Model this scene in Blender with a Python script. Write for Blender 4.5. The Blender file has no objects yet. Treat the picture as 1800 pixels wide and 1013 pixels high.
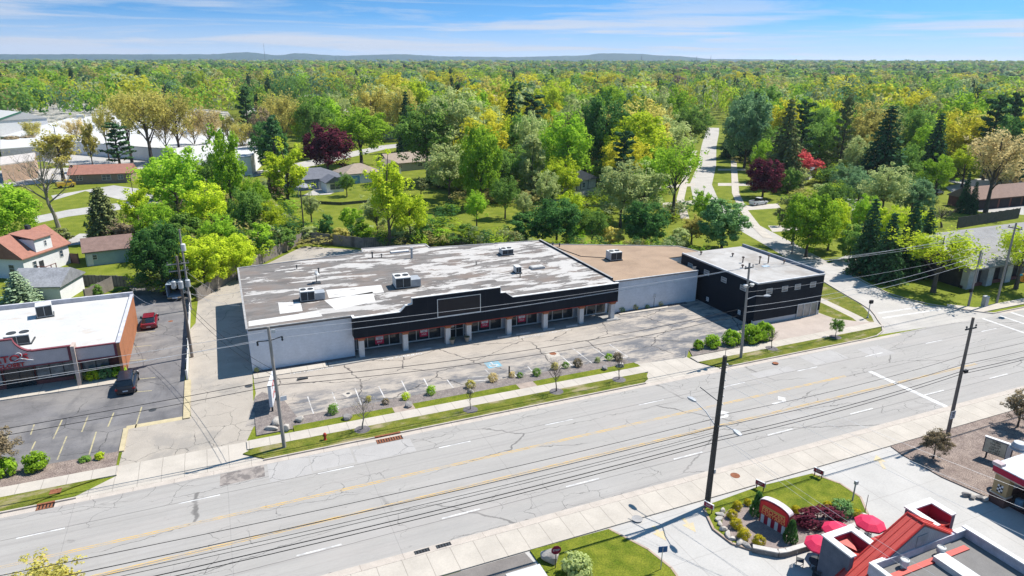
import bpy, bmesh, math, random
import numpy as np
from mathutils import Vector, Matrix

# ------------------------------------------------------------------ camera, sky, sun
R = math.radians
scene = bpy.context.scene
COL = scene.collection
CAM_H, FPX, YH, ROLL, YAW = 33.0, 1200.0, 108.0, R(0.6), R(23.6)
_p = math.atan((506.5 - YH) / FPX)
def _w(v):                      # survey frame -> street frame (x along the road, y away from it)
    c, s = math.cos(YAW), math.sin(YAW)
    return Vector((v[0]*c + v[1]*s, -v[0]*s + v[1]*c, v[2]))
_fw = Vector((0, math.cos(_p), -math.sin(_p))); _r0 = Vector((1, 0, 0)); _u0 = Vector((0, math.sin(_p), math.cos(_p)))
RT = _w(math.cos(ROLL)*_r0 + math.sin(ROLL)*_u0)
UP = _w(-math.sin(ROLL)*_r0 + math.cos(ROLL)*_u0)
FW = _w(_fw)
cam_d = bpy.data.cameras.new('camera'); cam = bpy.data.objects.new('camera', cam_d); COL.objects.link(cam)
cam_d.sensor_width = 36.0; cam_d.lens = 36.0*FPX/1800.0
cam_d.clip_start = 0.5; cam_d.clip_end = 30000
cam.matrix_world = Matrix(((RT.x, UP.x, -FW.x, 0), (RT.y, UP.y, -FW.y, 0), (RT.z, UP.z, -FW.z, CAM_H), (0, 0, 0, 1)))
scene.camera = cam

SUN_AZ, SUN_EL = R(7.4), R(56.5)
world = bpy.data.worlds.new('World'); scene.world = world; world.use_nodes = True
wt = world.node_tree; wt.nodes.clear()
def wn(t, **k):
    n = wt.nodes.new(t)
    for a, b in k.items(): setattr(n, a, b)
    return n
w_out = wn('ShaderNodeOutputWorld'); w_bg = wn('ShaderNodeBackground')
sky = wn('ShaderNodeTexSky', sky_type='NISHITA', sun_disc=False, sun_elevation=SUN_EL, sun_rotation=math.pi/2 - SUN_AZ,
         altitude=300, air_density=1.0, dust_density=0.6, ozone_density=2.2)
tc = wn('ShaderNodeTexCoord')
# look up the sky well above its true elevation, so the low sky turns bluer
lift = wn('ShaderNodeVectorMath', operation='MULTIPLY_ADD'); lift.inputs[1].default_value = (1, 1, 4.0); lift.inputs[2].default_value = (0, 0, 0.16)
wt.links.new(tc.outputs['Generated'], lift.inputs[0]); wt.links.new(lift.outputs[0], sky.inputs['Vector'])
sep = wn('ShaderNodeSeparateXYZ'); wt.links.new(tc.outputs['Generated'], sep.inputs[0])
mp = wn('ShaderNodeMapping'); mp.inputs['Scale'].default_value = (1.1, 1.1, 21.0); mp.inputs['Location'].default_value = (0.35, 0.2, 0.4)
wt.links.new(tc.outputs['Generated'], mp.inputs[0])
nz = wn('ShaderNodeTexNoise'); nz.inputs['Scale'].default_value = 2.4; nz.inputs['Detail'].default_value = 7; nz.inputs['Roughness'].default_value = 0.62
nz.inputs['Distortion'].default_value = 0.5
wt.links.new(mp.outputs[0], nz.inputs['Vector'])
ra = wn('ShaderNodeMapRange'); ra.inputs[1].default_value = 0.47; ra.inputs[2].default_value = 0.63; ra.clamp = True
wt.links.new(nz.outputs['Fac'], ra.inputs[0])
# cirrus veil is thickest low over the land
rb = wn('ShaderNodeMapRange'); rb.inputs[1].default_value = 0.075; rb.inputs[2].default_value = 0.004; rb.inputs[3].default_value = -0.30; rb.inputs[4].default_value = 0.78
wt.links.new(sep.outputs['Z'], rb.inputs[0])
ad = wn('ShaderNodeMath', operation='MULTIPLY_ADD'); ad.inputs[1].default_value = 0.70; ad.use_clamp = True
wt.links.new(ra.outputs[0], ad.inputs[0]); wt.links.new(rb.outputs[0], ad.inputs[2])
clear = wn('ShaderNodeMix', data_type='RGBA', blend_type='MULTIPLY'); clear.inputs['Factor'].default_value = 1; clear.inputs['B'].default_value = (0.40, 0.90, 1.08, 1); wt.links.new(sky.outputs[0], clear.inputs['A'])
mx = wn('ShaderNodeMix', data_type='RGBA'); mx.inputs['B'].default_value = (3.75, 4.0, 4.55, 1)
wt.links.new(ad.outputs[0], mx.inputs['Factor']); wt.links.new(clear.outputs['Result'], mx.inputs['A'])
w_bg.inputs['Strength'].default_value = 0.112
wt.links.new(mx.outputs['Result'], w_bg.inputs['Color']); wt.links.new(w_bg.outputs[0], w_out.inputs[0])

sun_d = bpy.data.lights.new('sun', 'SUN'); sun_d.energy = 5.0; sun_d.angle = R(0.5); sun_d.color = (1.0, 0.955, 0.89)
sun_o = bpy.data.objects.new('sun', sun_d); COL.objects.link(sun_o)
sun_o.rotation_euler = Vector((math.cos(SUN_EL)*math.cos(SUN_AZ), math.cos(SUN_EL)*math.sin(SUN_AZ), math.sin(SUN_EL))).to_track_quat('Z', 'Y').to_euler()
sun_o.location = (0, 0, 120)
vs = scene.view_settings
vs.view_transform = 'Standard'; vs.look = 'None'; vs.gamma = 1.0; vs.use_curve_mapping = False; vs.exposure = 0.74
scene.cycles.max_bounces = 6; scene.cycles.transparent_max_bounces = 6; scene.cycles.volume_bounces = 0
scene.cycles.use_adaptive_sampling = True

# ------------------------------------------------------------------ pixel of the survey photograph -> point on a level
def ray(px, py): return FW + RT*((px-900)/FPX) + UP*((506.5-py)/FPX)
def G(px, py, z=0.0):
    d = ray(px, py); t = (z-CAM_H)/d.z
    return Vector((d.x*t, d.y*t, z))
def proj(p):
    v = Vector(p) - Vector((0, 0, CAM_H)); d = v.dot(FW)
    return (900+FPX*v.dot(RT)/d, 506.5-FPX*v.dot(UP)/d, d)
def height_at(p, py):           # how tall a thing standing at p is when its top is seen at row py
    lo, hi = 0.0, 45.0
    for _ in range(40):
        m = (lo+hi)/2
        if proj((p[0], p[1], p[2]+m))[1] > py: lo = m
        else: hi = m
    return lo
FWH = Vector((FW.x, FW.y, 0)).normalized(); RTH = Vector((FWH.y, -FWH.x, 0))
def gz(x, y):                   # gentle rise of the far land
    d = math.hypot(x, y)
    if d < 1100: return 0.0
    t = min((d-1100)/2400.0, 1.6); s = (x*RTH.x+y*RTH.y)/d
    return max(0.0, t*(17+30*s))

# ------------------------------------------------------------------ tags
def tag(o, label=None, cat=None, group=None, kind=None):
    if label: o['label'] = label
    if cat: o['category'] = cat
    if group: o['group'] = group
    if kind: o['kind'] = kind
    return o
def thing(name, label, cat, loc=(0, 0, 0), rz=0.0, group=None):
    o = bpy.data.objects.new(name, None); COL.objects.link(o)
    o.empty_display_size = 0.2; o.location = loc; o.rotation_euler = (0, 0, rz)
    return tag(o, label, cat, group)
def copy_tree(o, parent=None):
    c = o.copy(); COL.objects.link(c)
    if parent: c.parent = parent
    for ch in list(o.children): copy_tree(ch, c)
    return c

# ------------------------------------------------------------------ mesh collector
class MB:
    def __init__(s, off=(0, 0, 0)): s.v, s.f, s.m, s.off = [], [], [], off
    def add(s, vs_, fs, mi=0):
        n = len(s.v); s.v += [tuple(p) for p in vs_]
        for f in fs: s.f.append(tuple(i+n for i in f)); s.m.append(mi)
        return s
    def box(s, x0, x1, y0, y1, z0, z1, mi=0):
        return s.add([(x0,y0,z0),(x1,y0,z0),(x1,y1,z0),(x0,y1,z0),(x0,y0,z1),(x1,y0,z1),(x1,y1,z1),(x0,y1,z1)],
                     [(0,3,2,1),(4,5,6,7),(0,1,5,4),(1,2,6,5),(2,3,7,6),(3,0,4,7)], mi)
    def obox(s, c, sz, rz=0, mi=0, tilt=0):
        M = Matrix.Translation(c) @ Matrix.Rotation(rz, 4, 'Z') @ Matrix.Rotation(tilt, 4, 'X')
        a, b, d = sz[0]/2, sz[1]/2, sz[2]/2
        P = [M @ Vector(q) for q in ((-a,-b,-d),(a,-b,-d),(a,b,-d),(-a,b,-d),(-a,-b,d),(a,-b,d),(a,b,d),(-a,b,d))]
        return s.add(P, [(0,3,2,1),(4,5,6,7),(0,1,5,4),(1,2,6,5),(2,3,7,6),(3,0,4,7)], mi)
    def prism(s, poly, z0, z1, mi=0):
        n = len(poly); a = sum(poly[i][0]*poly[(i+1)%n][1]-poly[(i+1)%n][0]*poly[i][1] for i in range(n))
        if a < 0: poly = poly[::-1]
        V = [(p[0], p[1], z0) for p in poly] + [(p[0], p[1], z1) for p in poly]
        F = [tuple(range(n-1, -1, -1)), tuple(range(n, 2*n))] + [(i, (i+1)%n, (i+1)%n+n, i+n) for i in range(n)]
        return s.add(V, F, mi)
    def vprism(s, poly, y0, y1, mi=0):      # polygon in x-z, extruded along y
        n = len(poly)
        V = [(p[0], y0, p[1]) for p in poly] + [(p[0], y1, p[1]) for p in poly]
        F = [tuple(range(n)), tuple(range(2*n-1, n-1, -1))] + [((i+1)%n, i, i+n, (i+1)%n+n) for i in range(n)]
        return s.add(V, F, mi)
    def xprism(s, poly, x0, x1, mi=0):      # polygon in y-z, extruded along x
        n = len(poly)
        V = [(x0, p[0], p[1]) for p in poly] + [(x1, p[0], p[1]) for p in poly]
        F = [tuple(range(n)), tuple(range(2*n-1, n-1, -1))] + [((i+1)%n, i, i+n, (i+1)%n+n) for i in range(n)]
        return s.add(V, F, mi)
    def sheet(s, poly, z, mi=0):
        n = len(poly); a = sum(poly[i][0]*poly[(i+1)%n][1]-poly[(i+1)%n][0]*poly[i][1] for i in range(n))
        if a < 0: poly = poly[::-1]
        return s.add([(p[0], p[1], z if len(p) < 3 else p[2]) for p in poly], [tuple(range(n))], mi)
    def quad(s, a, b, c, d, mi=0): return s.add([a, b, c, d], [(0, 1, 2, 3)], mi)
    def tube(s, pts, rad, n=8, mi=0, cap=True):
        pts = [Vector(p) for p in pts]
        if not isinstance(rad, (list, tuple)): rad = [rad]*len(pts)
        V, F = [], []
        for i, p in enumerate(pts):
            d = (pts[min(i+1, len(pts)-1)] - pts[max(i-1, 0)]).normalized()
            a = d.orthogonal().normalized() if i == 0 else (a - d*a.dot(d)).normalized()
            b = d.cross(a)
            for k in range(n):
                t = 2*math.pi*k/n; V.append(p + (a*math.cos(t)+b*math.sin(t))*rad[i])
        for i in range(len(pts)-1):
            for k in range(n): F.append((i*n+k, i*n+(k+1)%n, (i+1)*n+(k+1)%n, (i+1)*n+k))
        if cap:
            F.append(tuple(range(n-1, -1, -1))); F.append(tuple(range((len(pts)-1)*n, len(pts)*n)))
        return s.add(V, F, mi)
    def lathe(s, c, prof, n=12, mi=0, sx=1, sy=1):
        V, F = [], []
        for r, z in prof:
            for k in range(n):
                t = 2*math.pi*k/n; V.append((c[0]+r*sx*math.cos(t), c[1]+r*sy*math.sin(t), c[2]+z))
        for i in range(len(prof)-1):
            for k in range(n): F.append((i*n+k, i*n+(k+1)%n, (i+1)*n+(k+1)%n, (i+1)*n+k))
        F.append(tuple(range(n-1, -1, -1))); F.append(tuple(range((len(prof)-1)*n, len(prof)*n)))
        return s.add(V, F, mi)
    def build(s, name, mats, parent=None, smooth=False, world=True, bevel=0):
        if not isinstance(mats, (list, tuple)): mats = [mats]
        V = s.v
        if parent is not None and world:
            Mi = (Matrix.Translation(parent.location) @ parent.rotation_euler.to_matrix().to_4x4())
            if parent.parent is not None:
                Mi = Matrix.Translation(parent.parent.location) @ parent.parent.rotation_euler.to_matrix().to_4x4() @ Mi
            Mi = Mi.inverted(); V = [tuple(Mi @ Vector(p)) for p in V]
        me = bpy.data.meshes.new(name); me.from_pydata(V, [], s.f)
        for m_ in mats: me.materials.append(m_)
        if len(mats) > 1: me.polygons.foreach_set('material_index', s.m)
        if smooth: me.polygons.foreach_set('use_smooth', [True]*len(s.f))
        me.update()
        o = bpy.data.objects.new(name, me); COL.objects.link(o)
        if parent is not None: o.parent = parent
        if bevel:
            b = o.modifiers.new('bevel', 'BEVEL'); b.width = bevel; b.segments = 2; b.limit_method = 'ANGLE'
        return o

def text_mesh(txt, size, M, depth=0.012, name='lettering', mat_=None, parent=None, font_scale_x=1.0):
    cu = bpy.data.curves.new(name, 'FONT'); cu.body = txt; cu.size = size; cu.extrude = depth
    cu.align_x = 'CENTER'; cu.align_y = 'CENTER'; cu.offset = size*0.012; cu.resolution_u = 3
    tmp = bpy.data.objects.new(name, cu); COL.objects.link(tmp)
    dg = bpy.context.evaluated_depsgraph_get(); me = bpy.data.meshes.new_from_object(tmp.evaluated_get(dg))
    bpy.data.objects.remove(tmp); bpy.data.curves.remove(cu)
    me.transform(M @ Matrix.Diagonal((font_scale_x, 1, 1, 1)))
    if parent is not None:
        me.transform((Matrix.Translation(parent.location) @ parent.rotation_euler.to_matrix().to_4x4()).inverted())
    me.materials.clear(); me.materials.append(mat_)
    o = bpy.data.objects.new(name, me); COL.objects.link(o)
    if parent is not None: o.parent = parent
    return o
def facing(loc, ang=0.0):       # lettering upright, read from the side of -y turned by ang
    return Matrix.Translation(loc) @ Matrix.Rotation(ang, 4, 'Z') @ Matrix.Rotation(math.pi/2, 4, 'X')

# ------------------------------------------------------------------ materials
MT = {}
ALB = 0.78          # overall reflectance of the built surfaces, set against the exposure
def mat(name, col, rough=0.85, var=0.18, scale=1.5, spec=0.25, metal=0.0, coord='pos', stretch=(1, 1, 1), col2=None, thr=None, fine=0.10, fscale=14.0, bump=0.0):
    if name in MT: return MT[name]
    col = [c*ALB for c in col[:3]]; col2 = None if col2 is None else [c*ALB for c in col2[:3]]
    m = bpy.data.materials.new(name); m.use_nodes = True; nt = m.node_tree; b = nt.nodes['Principled BSDF']
    b.inputs['Roughness'].default_value = rough; b.inputs['Metallic'].default_value = metal
    b.inputs['Specular IOR Level'].default_value = spec
    g = nt.nodes.new('ShaderNodeNewGeometry'); t = nt.nodes.new('ShaderNodeTexCoord')
    src = g.outputs['Position'] if coord == 'pos' else t.outputs['Object']
    mpn = nt.nodes.new('ShaderNodeMapping'); mpn.inputs['Scale'].default_value = stretch; nt.links.new(src, mpn.inputs[0])
    n1 = nt.nodes.new('ShaderNodeTexNoise'); n1.inputs['Scale'].default_value = scale; n1.inputs['Detail'].default_value = 6; n1.inputs['Roughness'].default_value = 0.6
    n2 = nt.nodes.new('ShaderNodeTexNoise'); n2.inputs['Scale'].default_value = fscale; n2.inputs['Detail'].default_value = 3
    nt.links.new(mpn.outputs[0], n1.inputs['Vector']); nt.links.new(mpn.outputs[0], n2.inputs['Vector'])
    mix = nt.nodes.new('ShaderNodeMix'); mix.data_type = 'RGBA'
    c = Vector(col[:3]); a = c*(1-var) if col2 is None else c; d = c*(1+var) if col2 is None else Vector(col2[:3])
    mix.inputs['A'].default_value = (*a, 1); mix.inputs['B'].default_value = (*d, 1)
    mr = nt.nodes.new('ShaderNodeMapRange'); lo, hi = thr if thr else (0.32, 0.68)
    mr.inputs[1].default_value = lo; mr.inputs[2].default_value = hi
    nt.links.new(n1.outputs['Fac'], mr.inputs[0]); nt.links.new(mr.outputs[0], mix.inputs['Factor'])
    mr2 = nt.nodes.new('ShaderNodeMapRange'); mr2.inputs[1].default_value = 0.3; mr2.inputs[2].default_value = 0.7
    mr2.inputs[3].default_value = 1-fine; mr2.inputs[4].default_value = 1+fine; nt.links.new(n2.outputs['Fac'], mr2.inputs[0])
    mul = nt.nodes.new('ShaderNodeVectorMath'); mul.operation = 'SCALE'
    nt.links.new(mix.outputs['Result'], mul.inputs[0]); nt.links.new(mr2.outputs[0], mul.inputs['Scale'])
    nt.links.new(mul.outputs[0], b.inputs['Base Color'])
    if bump:
        bp = nt.nodes.new('ShaderNodeBump'); bp.inputs['Strength'].default_value = bump; bp.inputs['Distance'].default_value = 0.05
        nt.links.new(n2.outputs['Fac'], bp.inputs['Height']); nt.links.new(bp.outputs[0], b.inputs['Normal'])
    MT[name] = m; m['col_socket'] = mul.name
    return m
def overlay(m, maker, col):      # mix another colour over a material's base by the mask that maker(nt, position) returns
    nt = m.node_tree; b = nt.nodes['Principled BSDF']; l = b.inputs['Base Color'].links[0]; src = l.from_socket
    g = nt.nodes.new('ShaderNodeNewGeometry')
    mask = maker(nt, g.outputs['Position'])
    mix = nt.nodes.new('ShaderNodeMix'); mix.data_type = 'RGBA'; mix.inputs['B'].default_value = (*[c*ALB for c in col], 1)
    nt.links.new(mask, mix.inputs['Factor']); nt.links.new(src, mix.inputs['A']); nt.links.new(mix.outputs['Result'], b.inputs['Base Color'])
    return m
def N(nt, t, **k):
    n = nt.nodes.new(t)
    for a, b in k.items(): setattr(n, a, b)
    return n
def math_(nt, op, a, b=None, c=None, clamp=False):
    n = nt.nodes.new('ShaderNodeMath'); n.operation = op; n.use_clamp = clamp
    for i, x in enumerate((a, b, c)):
        if x is None: continue
        if isinstance(x, (int, float)): n.inputs[i].default_value = x
        else: nt.links.new(x, n.inputs[i])
    return n.outputs[0]
def rng(nt, x, a, b, c=0.0, d=1.0):
    n = nt.nodes.new('ShaderNodeMapRange')
    for i, q in enumerate((a, b, c, d)): n.inputs[i+1].default_value = q
    nt.links.new(x, n.inputs[0]); return n.outputs[0]
def noise(nt, pos, scale, stretch=(1, 1, 1), detail=4, rough=0.55, loc=(0, 0, 0)):
    mp_ = N(nt, 'ShaderNodeMapping'); mp_.inputs['Scale'].default_value = stretch; mp_.inputs['Location'].default_value = loc; nt.links.new(pos, mp_.inputs[0])
    n = N(nt, 'ShaderNodeTexNoise'); n.inputs['Scale'].default_value = scale; n.inputs['Detail'].default_value = detail; n.inputs['Roughness'].default_value = rough
    nt.links.new(mp_.outputs[0], n.inputs['Vector']); return n
def cracks(scale, width, stretch=(1, 1, 1), gate=(0.45, 0.6), amt=0.8, warp=0.5, loc=(0, 0, 0)):
    def mk(nt, pos):
        w = noise(nt, pos, 0.9, detail=5, loc=loc)
        sub = N(nt, 'ShaderNodeVectorMath', operation='MULTIPLY_ADD'); sub.inputs[1].default_value = (warp*2,)*3
        nt.links.new(w.outputs['Color'], sub.inputs[0]); nt.links.new(pos, sub.inputs[2])
        mp_ = N(nt, 'ShaderNodeMapping'); mp_.inputs['Scale'].default_value = (stretch[0], stretch[1], 0.0); mp_.inputs['Location'].default_value = loc
        nt.links.new(sub.outputs[0], mp_.inputs[0])
        v = N(nt, 'ShaderNodeTexVoronoi', feature='DISTANCE_TO_EDGE', voronoi_dimensions='2D'); v.inputs['Scale'].default_value = scale
        nt.links.new(mp_.outputs[0], v.inputs['Vector'])
        c = rng(nt, v.outputs['Distance'], width, width*0.35)
        gt = rng(nt, noise(nt, pos, 0.13, detail=3, loc=(loc[0]+3, loc[1]+7, 0)).outputs['Fac'], gate[0], gate[1])
        return math_(nt, 'MULTIPLY', math_(nt, 'MULTIPLY', c, gt), amt)
    return mk
def joints(axis, period, width, off=0.0, amt=0.6):
    def mk(nt, pos):
        s = N(nt, 'ShaderNodeSeparateXYZ'); nt.links.new(pos, s.inputs[0])
        w = noise(nt, pos, 0.6, detail=2)
        x = math_(nt, 'ADD', s.outputs[axis], off + 1000*period)
        x = math_(nt, 'ADD', x, math_(nt, 'MULTIPLY', math_(nt, 'SUBTRACT', w.outputs['Fac'], 0.5), 0.10))
        f = math_(nt, 'PINGPONG', x, period/2)
        return math_(nt, 'MULTIPLY', rng(nt, f, width, width*0.4), amt)
    return mk
def blotch(scale, lo, hi, amt=1.0, stretch=(1, 1, 1), loc=(0, 0, 0), detail=5):
    def mk(nt, pos):
        return math_(nt, 'MULTIPLY', rng(nt, noise(nt, pos, scale, stretch, detail=detail, rough=0.65, loc=loc).outputs['Fac'], lo, hi), amt)
    return mk

# surfaces of the ground
GRASS = mat('grass', (0.115, 0.155, 0.012), 0.95, scale=0.35, col2=(0.215, 0.24, 0.030), fine=0.25, fscale=5.0, spec=0.1)
overlay(GRASS, blotch(0.12, 0.60, 0.74, 0.55, loc=(5, 3, 0)), (0.25, 0.22, 0.05))
LAWN = mat('lawn', (0.09, 0.13, 0.010), 0.95, scale=0.9, col2=(0.20, 0.215, 0.024), fine=0.35, fscale=9.0, spec=0.1)
VERGE = mat('verge_grass', (0.085, 0.122, 0.012), 0.95, scale=0.8, col2=(0.20, 0.195, 0.035), fine=0.35, fscale=9.0, spec=0.1)
overlay(VERGE, blotch(0.42, 0.54, 0.66, 0.8, stretch=(0.6, 1.2, 1), loc=(1, 9, 0)), (0.36, 0.29, 0.19))
overlay(LAWN, blotch(0.5, 0.60, 0.72, 0.5, loc=(3, 1, 0)), (0.25, 0.235, 0.035))
CONC = mat('concrete', (0.50, 0.45, 0.385), 0.9, var=0.10, scale=0.5, fine=0.05, fscale=7)
overlay(CONC, joints(0, 1.75, 0.035, amt=0.55), (0.16, 0.14, 0.12)); overlay(CONC, blotch(0.35, 0.55, 0.8, 0.35), (0.36, 0.33, 0.29))
PAVE = mat('drive_concrete', (0.47, 0.45, 0.42), 0.9, var=0.08, scale=0.3, fine=0.05, fscale=6)
overlay(PAVE, joints(0, 4.6, 0.035, amt=0.4), (0.2, 0.18, 0.16)); overlay(PAVE, joints(1, 4.6, 0.035, 1.2, amt=0.3), (0.2, 0.18, 0.16)); overlay(PAVE, blotch(0.2, 0.55, 0.8, 0.3), (0.40, 0.37, 0.33))
KERB = mat('kerb_stone', (0.50, 0.44, 0.38), 0.9, var=0.10, scale=1.2)
overlay(KERB, joints(0, 3.0, 0.03, amt=0.5), (0.16, 0.13, 0.11))
ROAD = mat('road_surface', (0.375, 0.355, 0.328), 0.88, var=0.055, scale=0.5, stretch=(0.25, 1.2, 1), fine=0.045, fscale=9)
overlay(ROAD, blotch(0.5, 0.46, 0.72, 0.40, stretch=(0.12, 1.6, 1)), (0.33, 0.315, 0.30))
overlay(ROAD, blotch(0.16, 0.55, 0.70, 0.30, loc=(9, 2, 0)), (0.44, 0.42, 0.40))
overlay(ROAD, cracks(0.22, 0.009, (0.22, 1.0), (0.42, 0.54), 0.72, 0.5), (0.09, 0.085, 0.08))
overlay(ROAD, blotch(0.9, 0.50, 0.75, 0.50, stretch=(0.03, 2.6, 1), loc=(1, 3, 0)), (0.255, 0.235, 0.22)); overlay(ROAD, blotch(0.8, 0.66, 0.72, 0.6, stretch=(0.5, 1.0, 1), loc=(31, 13, 0)), (0.17, 0.155, 0.145))
overlay(ROAD, blotch(0.28, 0.50, 0.70, 0.35, stretch=(0.4, 1.0, 1), loc=(21, 3, 0)), (0.43, 0.39, 0.36))
overlay(ROAD, cracks(0.60, 0.016, (0.7, 1.1), (0.53, 0.60), 0.75, 0.6, (4, 11, 0)), (0.085, 0.08, 0.075))
overlay(ROAD, joints(1, 3.32, 0.035, -45.30+0.12, amt=0.8), (0.09, 0.08, 0.08)); overlay(ROAD, joints(0, 11.0, 0.03, 2.0, amt=0.3), (0.12, 0.11, 0.11))
LOT = mat('worn_lot_asphalt', (0.42, 0.37, 0.315), 0.9, var=0.08, scale=0.5, fine=0.07, fscale=8)
def stall_zone(nt, pos):      # the parked-on strip is darker with oil and sealer
    s = N(nt, 'ShaderNodeSeparateXYZ'); nt.links.new(pos, s.inputs[0])
    a = rng(nt, s.outputs[1], 68.2, 65.6); a = math_(nt, 'MAXIMUM', a, rng(nt, s.outputs[0], 40.0, 50.0))
    n_ = rng(nt, noise(nt, pos, 0.42, (0.55, 1.3, 1), detail=8, rough=0.72, loc=(2, 4, 0)).outputs['Fac'], 0.44, 0.57)
    return math_(nt, 'MULTIPLY', math_(nt, 'MULTIPLY', a, n_), 0.92)
overlay(LOT, stall_zone, (0.125, 0.13, 0.145))
overlay(LOT, blotch(0.16, 0.55, 0.68, 0.6, stretch=(0.5, 1.3, 1), loc=(2.2, 4.4, 0)), (0.25, 0.235, 0.22))
overlay(LOT, blotch(0.7, 0.55, 0.72, 0.45, stretch=(0.4, 1.2, 1)), (0.16, 0.155, 0.15))
overlay(LOT, cracks(0.20, 0.015, (0.7, 1.0), (0.34, 0.48), 0.85, 0.55, (7, 1, 0)), (0.055, 0.05, 0.05))
overlay(LOT, cracks(0.55, 0.014, (1, 1), (0.56, 0.63), 0.7, 0.5, (3, 15, 0)), (0.06, 0.055, 0.05))
overlay(LOT, joints(1, 3.1, 0.03, 1.1, amt=0.5), (0.10, 0.095, 0.09))
DRIVE = mat('worn_drive_asphalt', (0.40, 0.355, 0.30), 0.9, var=0.08, scale=0.6, fine=0.07, fscale=8)
overlay(DRIVE, blotch(0.22, 0.52, 0.62, 0.55), (0.27, 0.25, 0.225))
overlay(DRIVE, cracks(0.42, 0.014, (1, 1), (0.44, 0.54), 0.8, 0.5, (1, 5, 0)), (0.075, 0.07, 0.06))
DARKLOT = mat('sealed_lot_asphalt', (0.172, 0.164, 0.164), 0.85, var=0.22, scale=0.5, stretch=(0.6, 1, 1), fine=0.08, fscale=8)
overlay(DARKLOT, blotch(0.20, 0.46, 0.62, 0.65, stretch=(0.6, 1.2, 1), loc=(3, 3, 0)), (0.285, 0.265, 0.245)); overlay(DARKLOT, blotch(0.5, 0.52, 0.66, 0.5, stretch=(1, 0.35, 1), loc=(5, 1, 0)), (0.09, 0.088, 0.095))
overlay(DARKLOT, cracks(0.22, 0.012, (1, 1), (0.42, 0.55), 0.8, 0.5, (11, 5, 0)), (0.05, 0.048, 0.046))
STREET = mat('street_concrete', (0.46, 0.43, 0.39), 0.9, var=0.09, scale=0.25, fine=0.06, fscale=6)
overlay(STREET, cracks(0.25, 0.010, (1, 1), (0.45, 0.55), 0.5, 0.4), (0.15, 0.14, 0.13)); overlay(STREET, blotch(0.12, 0.5, 0.7, 0.4), (0.34, 0.32, 0.30))
GRAVEL = mat('gravel_mulch', (0.17, 0.145, 0.135), 0.95, scale=2.0, col2=(0.28, 0.24, 0.215), fine=0.45, fscale=16, bump=0.6)
BARK = mat('bark_mulch', (0.185, 0.14, 0.12), 0.95, scale=1.2, col2=(0.31, 0.245, 0.205), fine=0.55, fscale=10, bump=0.6)
DARKMULCH = mat('dark_mulch', (0.11, 0.10, 0.105), 0.95, scale=2.0, col2=(0.18, 0.165, 0.165), fine=0.4, fscale=16, bump=0.6)
def paint(name, col, under, lo=0.40, hi=0.60):
    m = mat(name, col, 0.7, var=0.06, scale=2); overlay(m, blotch(1.7, lo, hi, 0.9, stretch=(0.6, 0.6, 1), detail=6), under); return m
P_WHITE = paint('white_road_paint', (0.70, 0.69, 0.67), (0.40, 0.385, 0.37), 0.44, 0.66)
P_YEL = paint('yellow_road_paint', (0.62, 0.40, 0.12), (0.42, 0.37, 0.31), 0.40, 0.60)
P_LOTW = paint('lot_white_paint', (0.64, 0.62, 0.60), (0.33, 0.31, 0.28), 0.42, 0.60)
P_LOTY = paint('lot_yellow_paint', (0.46, 0.40, 0.23), (0.20, 0.19, 0.18), 0.48, 0.66)
P_BLUE = paint('blue_lot_paint', (0.15, 0.42, 0.56), (0.33, 0.31, 0.28), 0.40, 0.60)
# building materials
BLOCKW = mat('white_block', (0.78, 0.79, 0.82), 0.9, var=0.07, scale=0.7, fine=0.05, fscale=5)
overlay(BLOCKW, blotch(0.35, 0.58, 0.72, 0.35, stretch=(1, 1, 0.5)), (0.58, 0.57, 0.56))
overlay(BLOCKW, joints(2, 0.41, 0.016, amt=0.25), (0.45, 0.45, 0.46))
BLACKP = mat('black_panel', (0.009, 0.013, 0.021), 0.75, var=0.12, scale=0.4, fine=0.05, spec=0.2)
overlay(BLACKP, blotch(0.35, 0.52, 0.75, 0.6, stretch=(1, 1, 0.4)), (0.022, 0.027, 0.036)); overlay(BLACKP, joints(0, 2.44, 0.02, 0.7, 0.7), (0.035, 0.04, 0.05)); overlay(BLACKP, joints(2, 1.22, 0.015, 0.3, 0.35), (0.03, 0.034, 0.042))
DARKSIGN = mat('dark_sign_face', (0.028, 0.024, 0.027), 0.6, var=0.08)
WTRIM = mat('white_trim', (0.72, 0.71, 0.69), 0.7, var=0.06, scale=2)
GLASS = mat('shop_glass', (0.035, 0.042, 0.046), 0.08, var=0.25, scale=0.5, spec=0.6)
INTER = mat('shop_backdrop', (0.16, 0.145, 0.125), 0.8, var=0.30, scale=0.5)
REDT = mat('red_trim', (0.36, 0.05, 0.035), 0.7)
BRICK = mat('orange_brick', (0.42, 0.165, 0.075), 0.9, var=0.10, scale=1.2)
overlay(BRICK, joints(2, 0.30, 0.02, amt=0.35), (0.45, 0.35, 0.28))
BRICKD = mat('maroon_brick', (0.29, 0.10, 0.085), 0.9, var=0.15, scale=2)
MAROON = mat('maroon_trim', (0.22, 0.06, 0.075), 0.75)
STUCCO = mat('grey_stucco', (0.60, 0.52, 0.51), 0.9, var=0.06)
METAL = mat('grey_metal', (0.42, 0.44, 0.46), 0.5, var=0.12, spec=0.5, metal=0.2)
METALW = mat('white_metal', (0.66, 0.655, 0.63), 0.55, var=0.10, scale=1.5)
METALD = mat('dark_grille', (0.05, 0.055, 0.06), 0.6, var=0.2)
RUST = mat('rusty_iron', (0.26, 0.10, 0.05), 0.9, var=0.3, scale=4)
BLK = mat('black_plastic', (0.015, 0.015, 0.017), 0.6)
WOODP = mat('pole_wood', (0.20, 0.165, 0.14), 0.9, var=0.22, scale=2.0, stretch=(2, 2, 0.3))
WOODPD = mat('dark_pole_wood', (0.085, 0.075, 0.066), 0.9, var=0.25, scale=2.0, stretch=(2, 2, 0.3))
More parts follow.
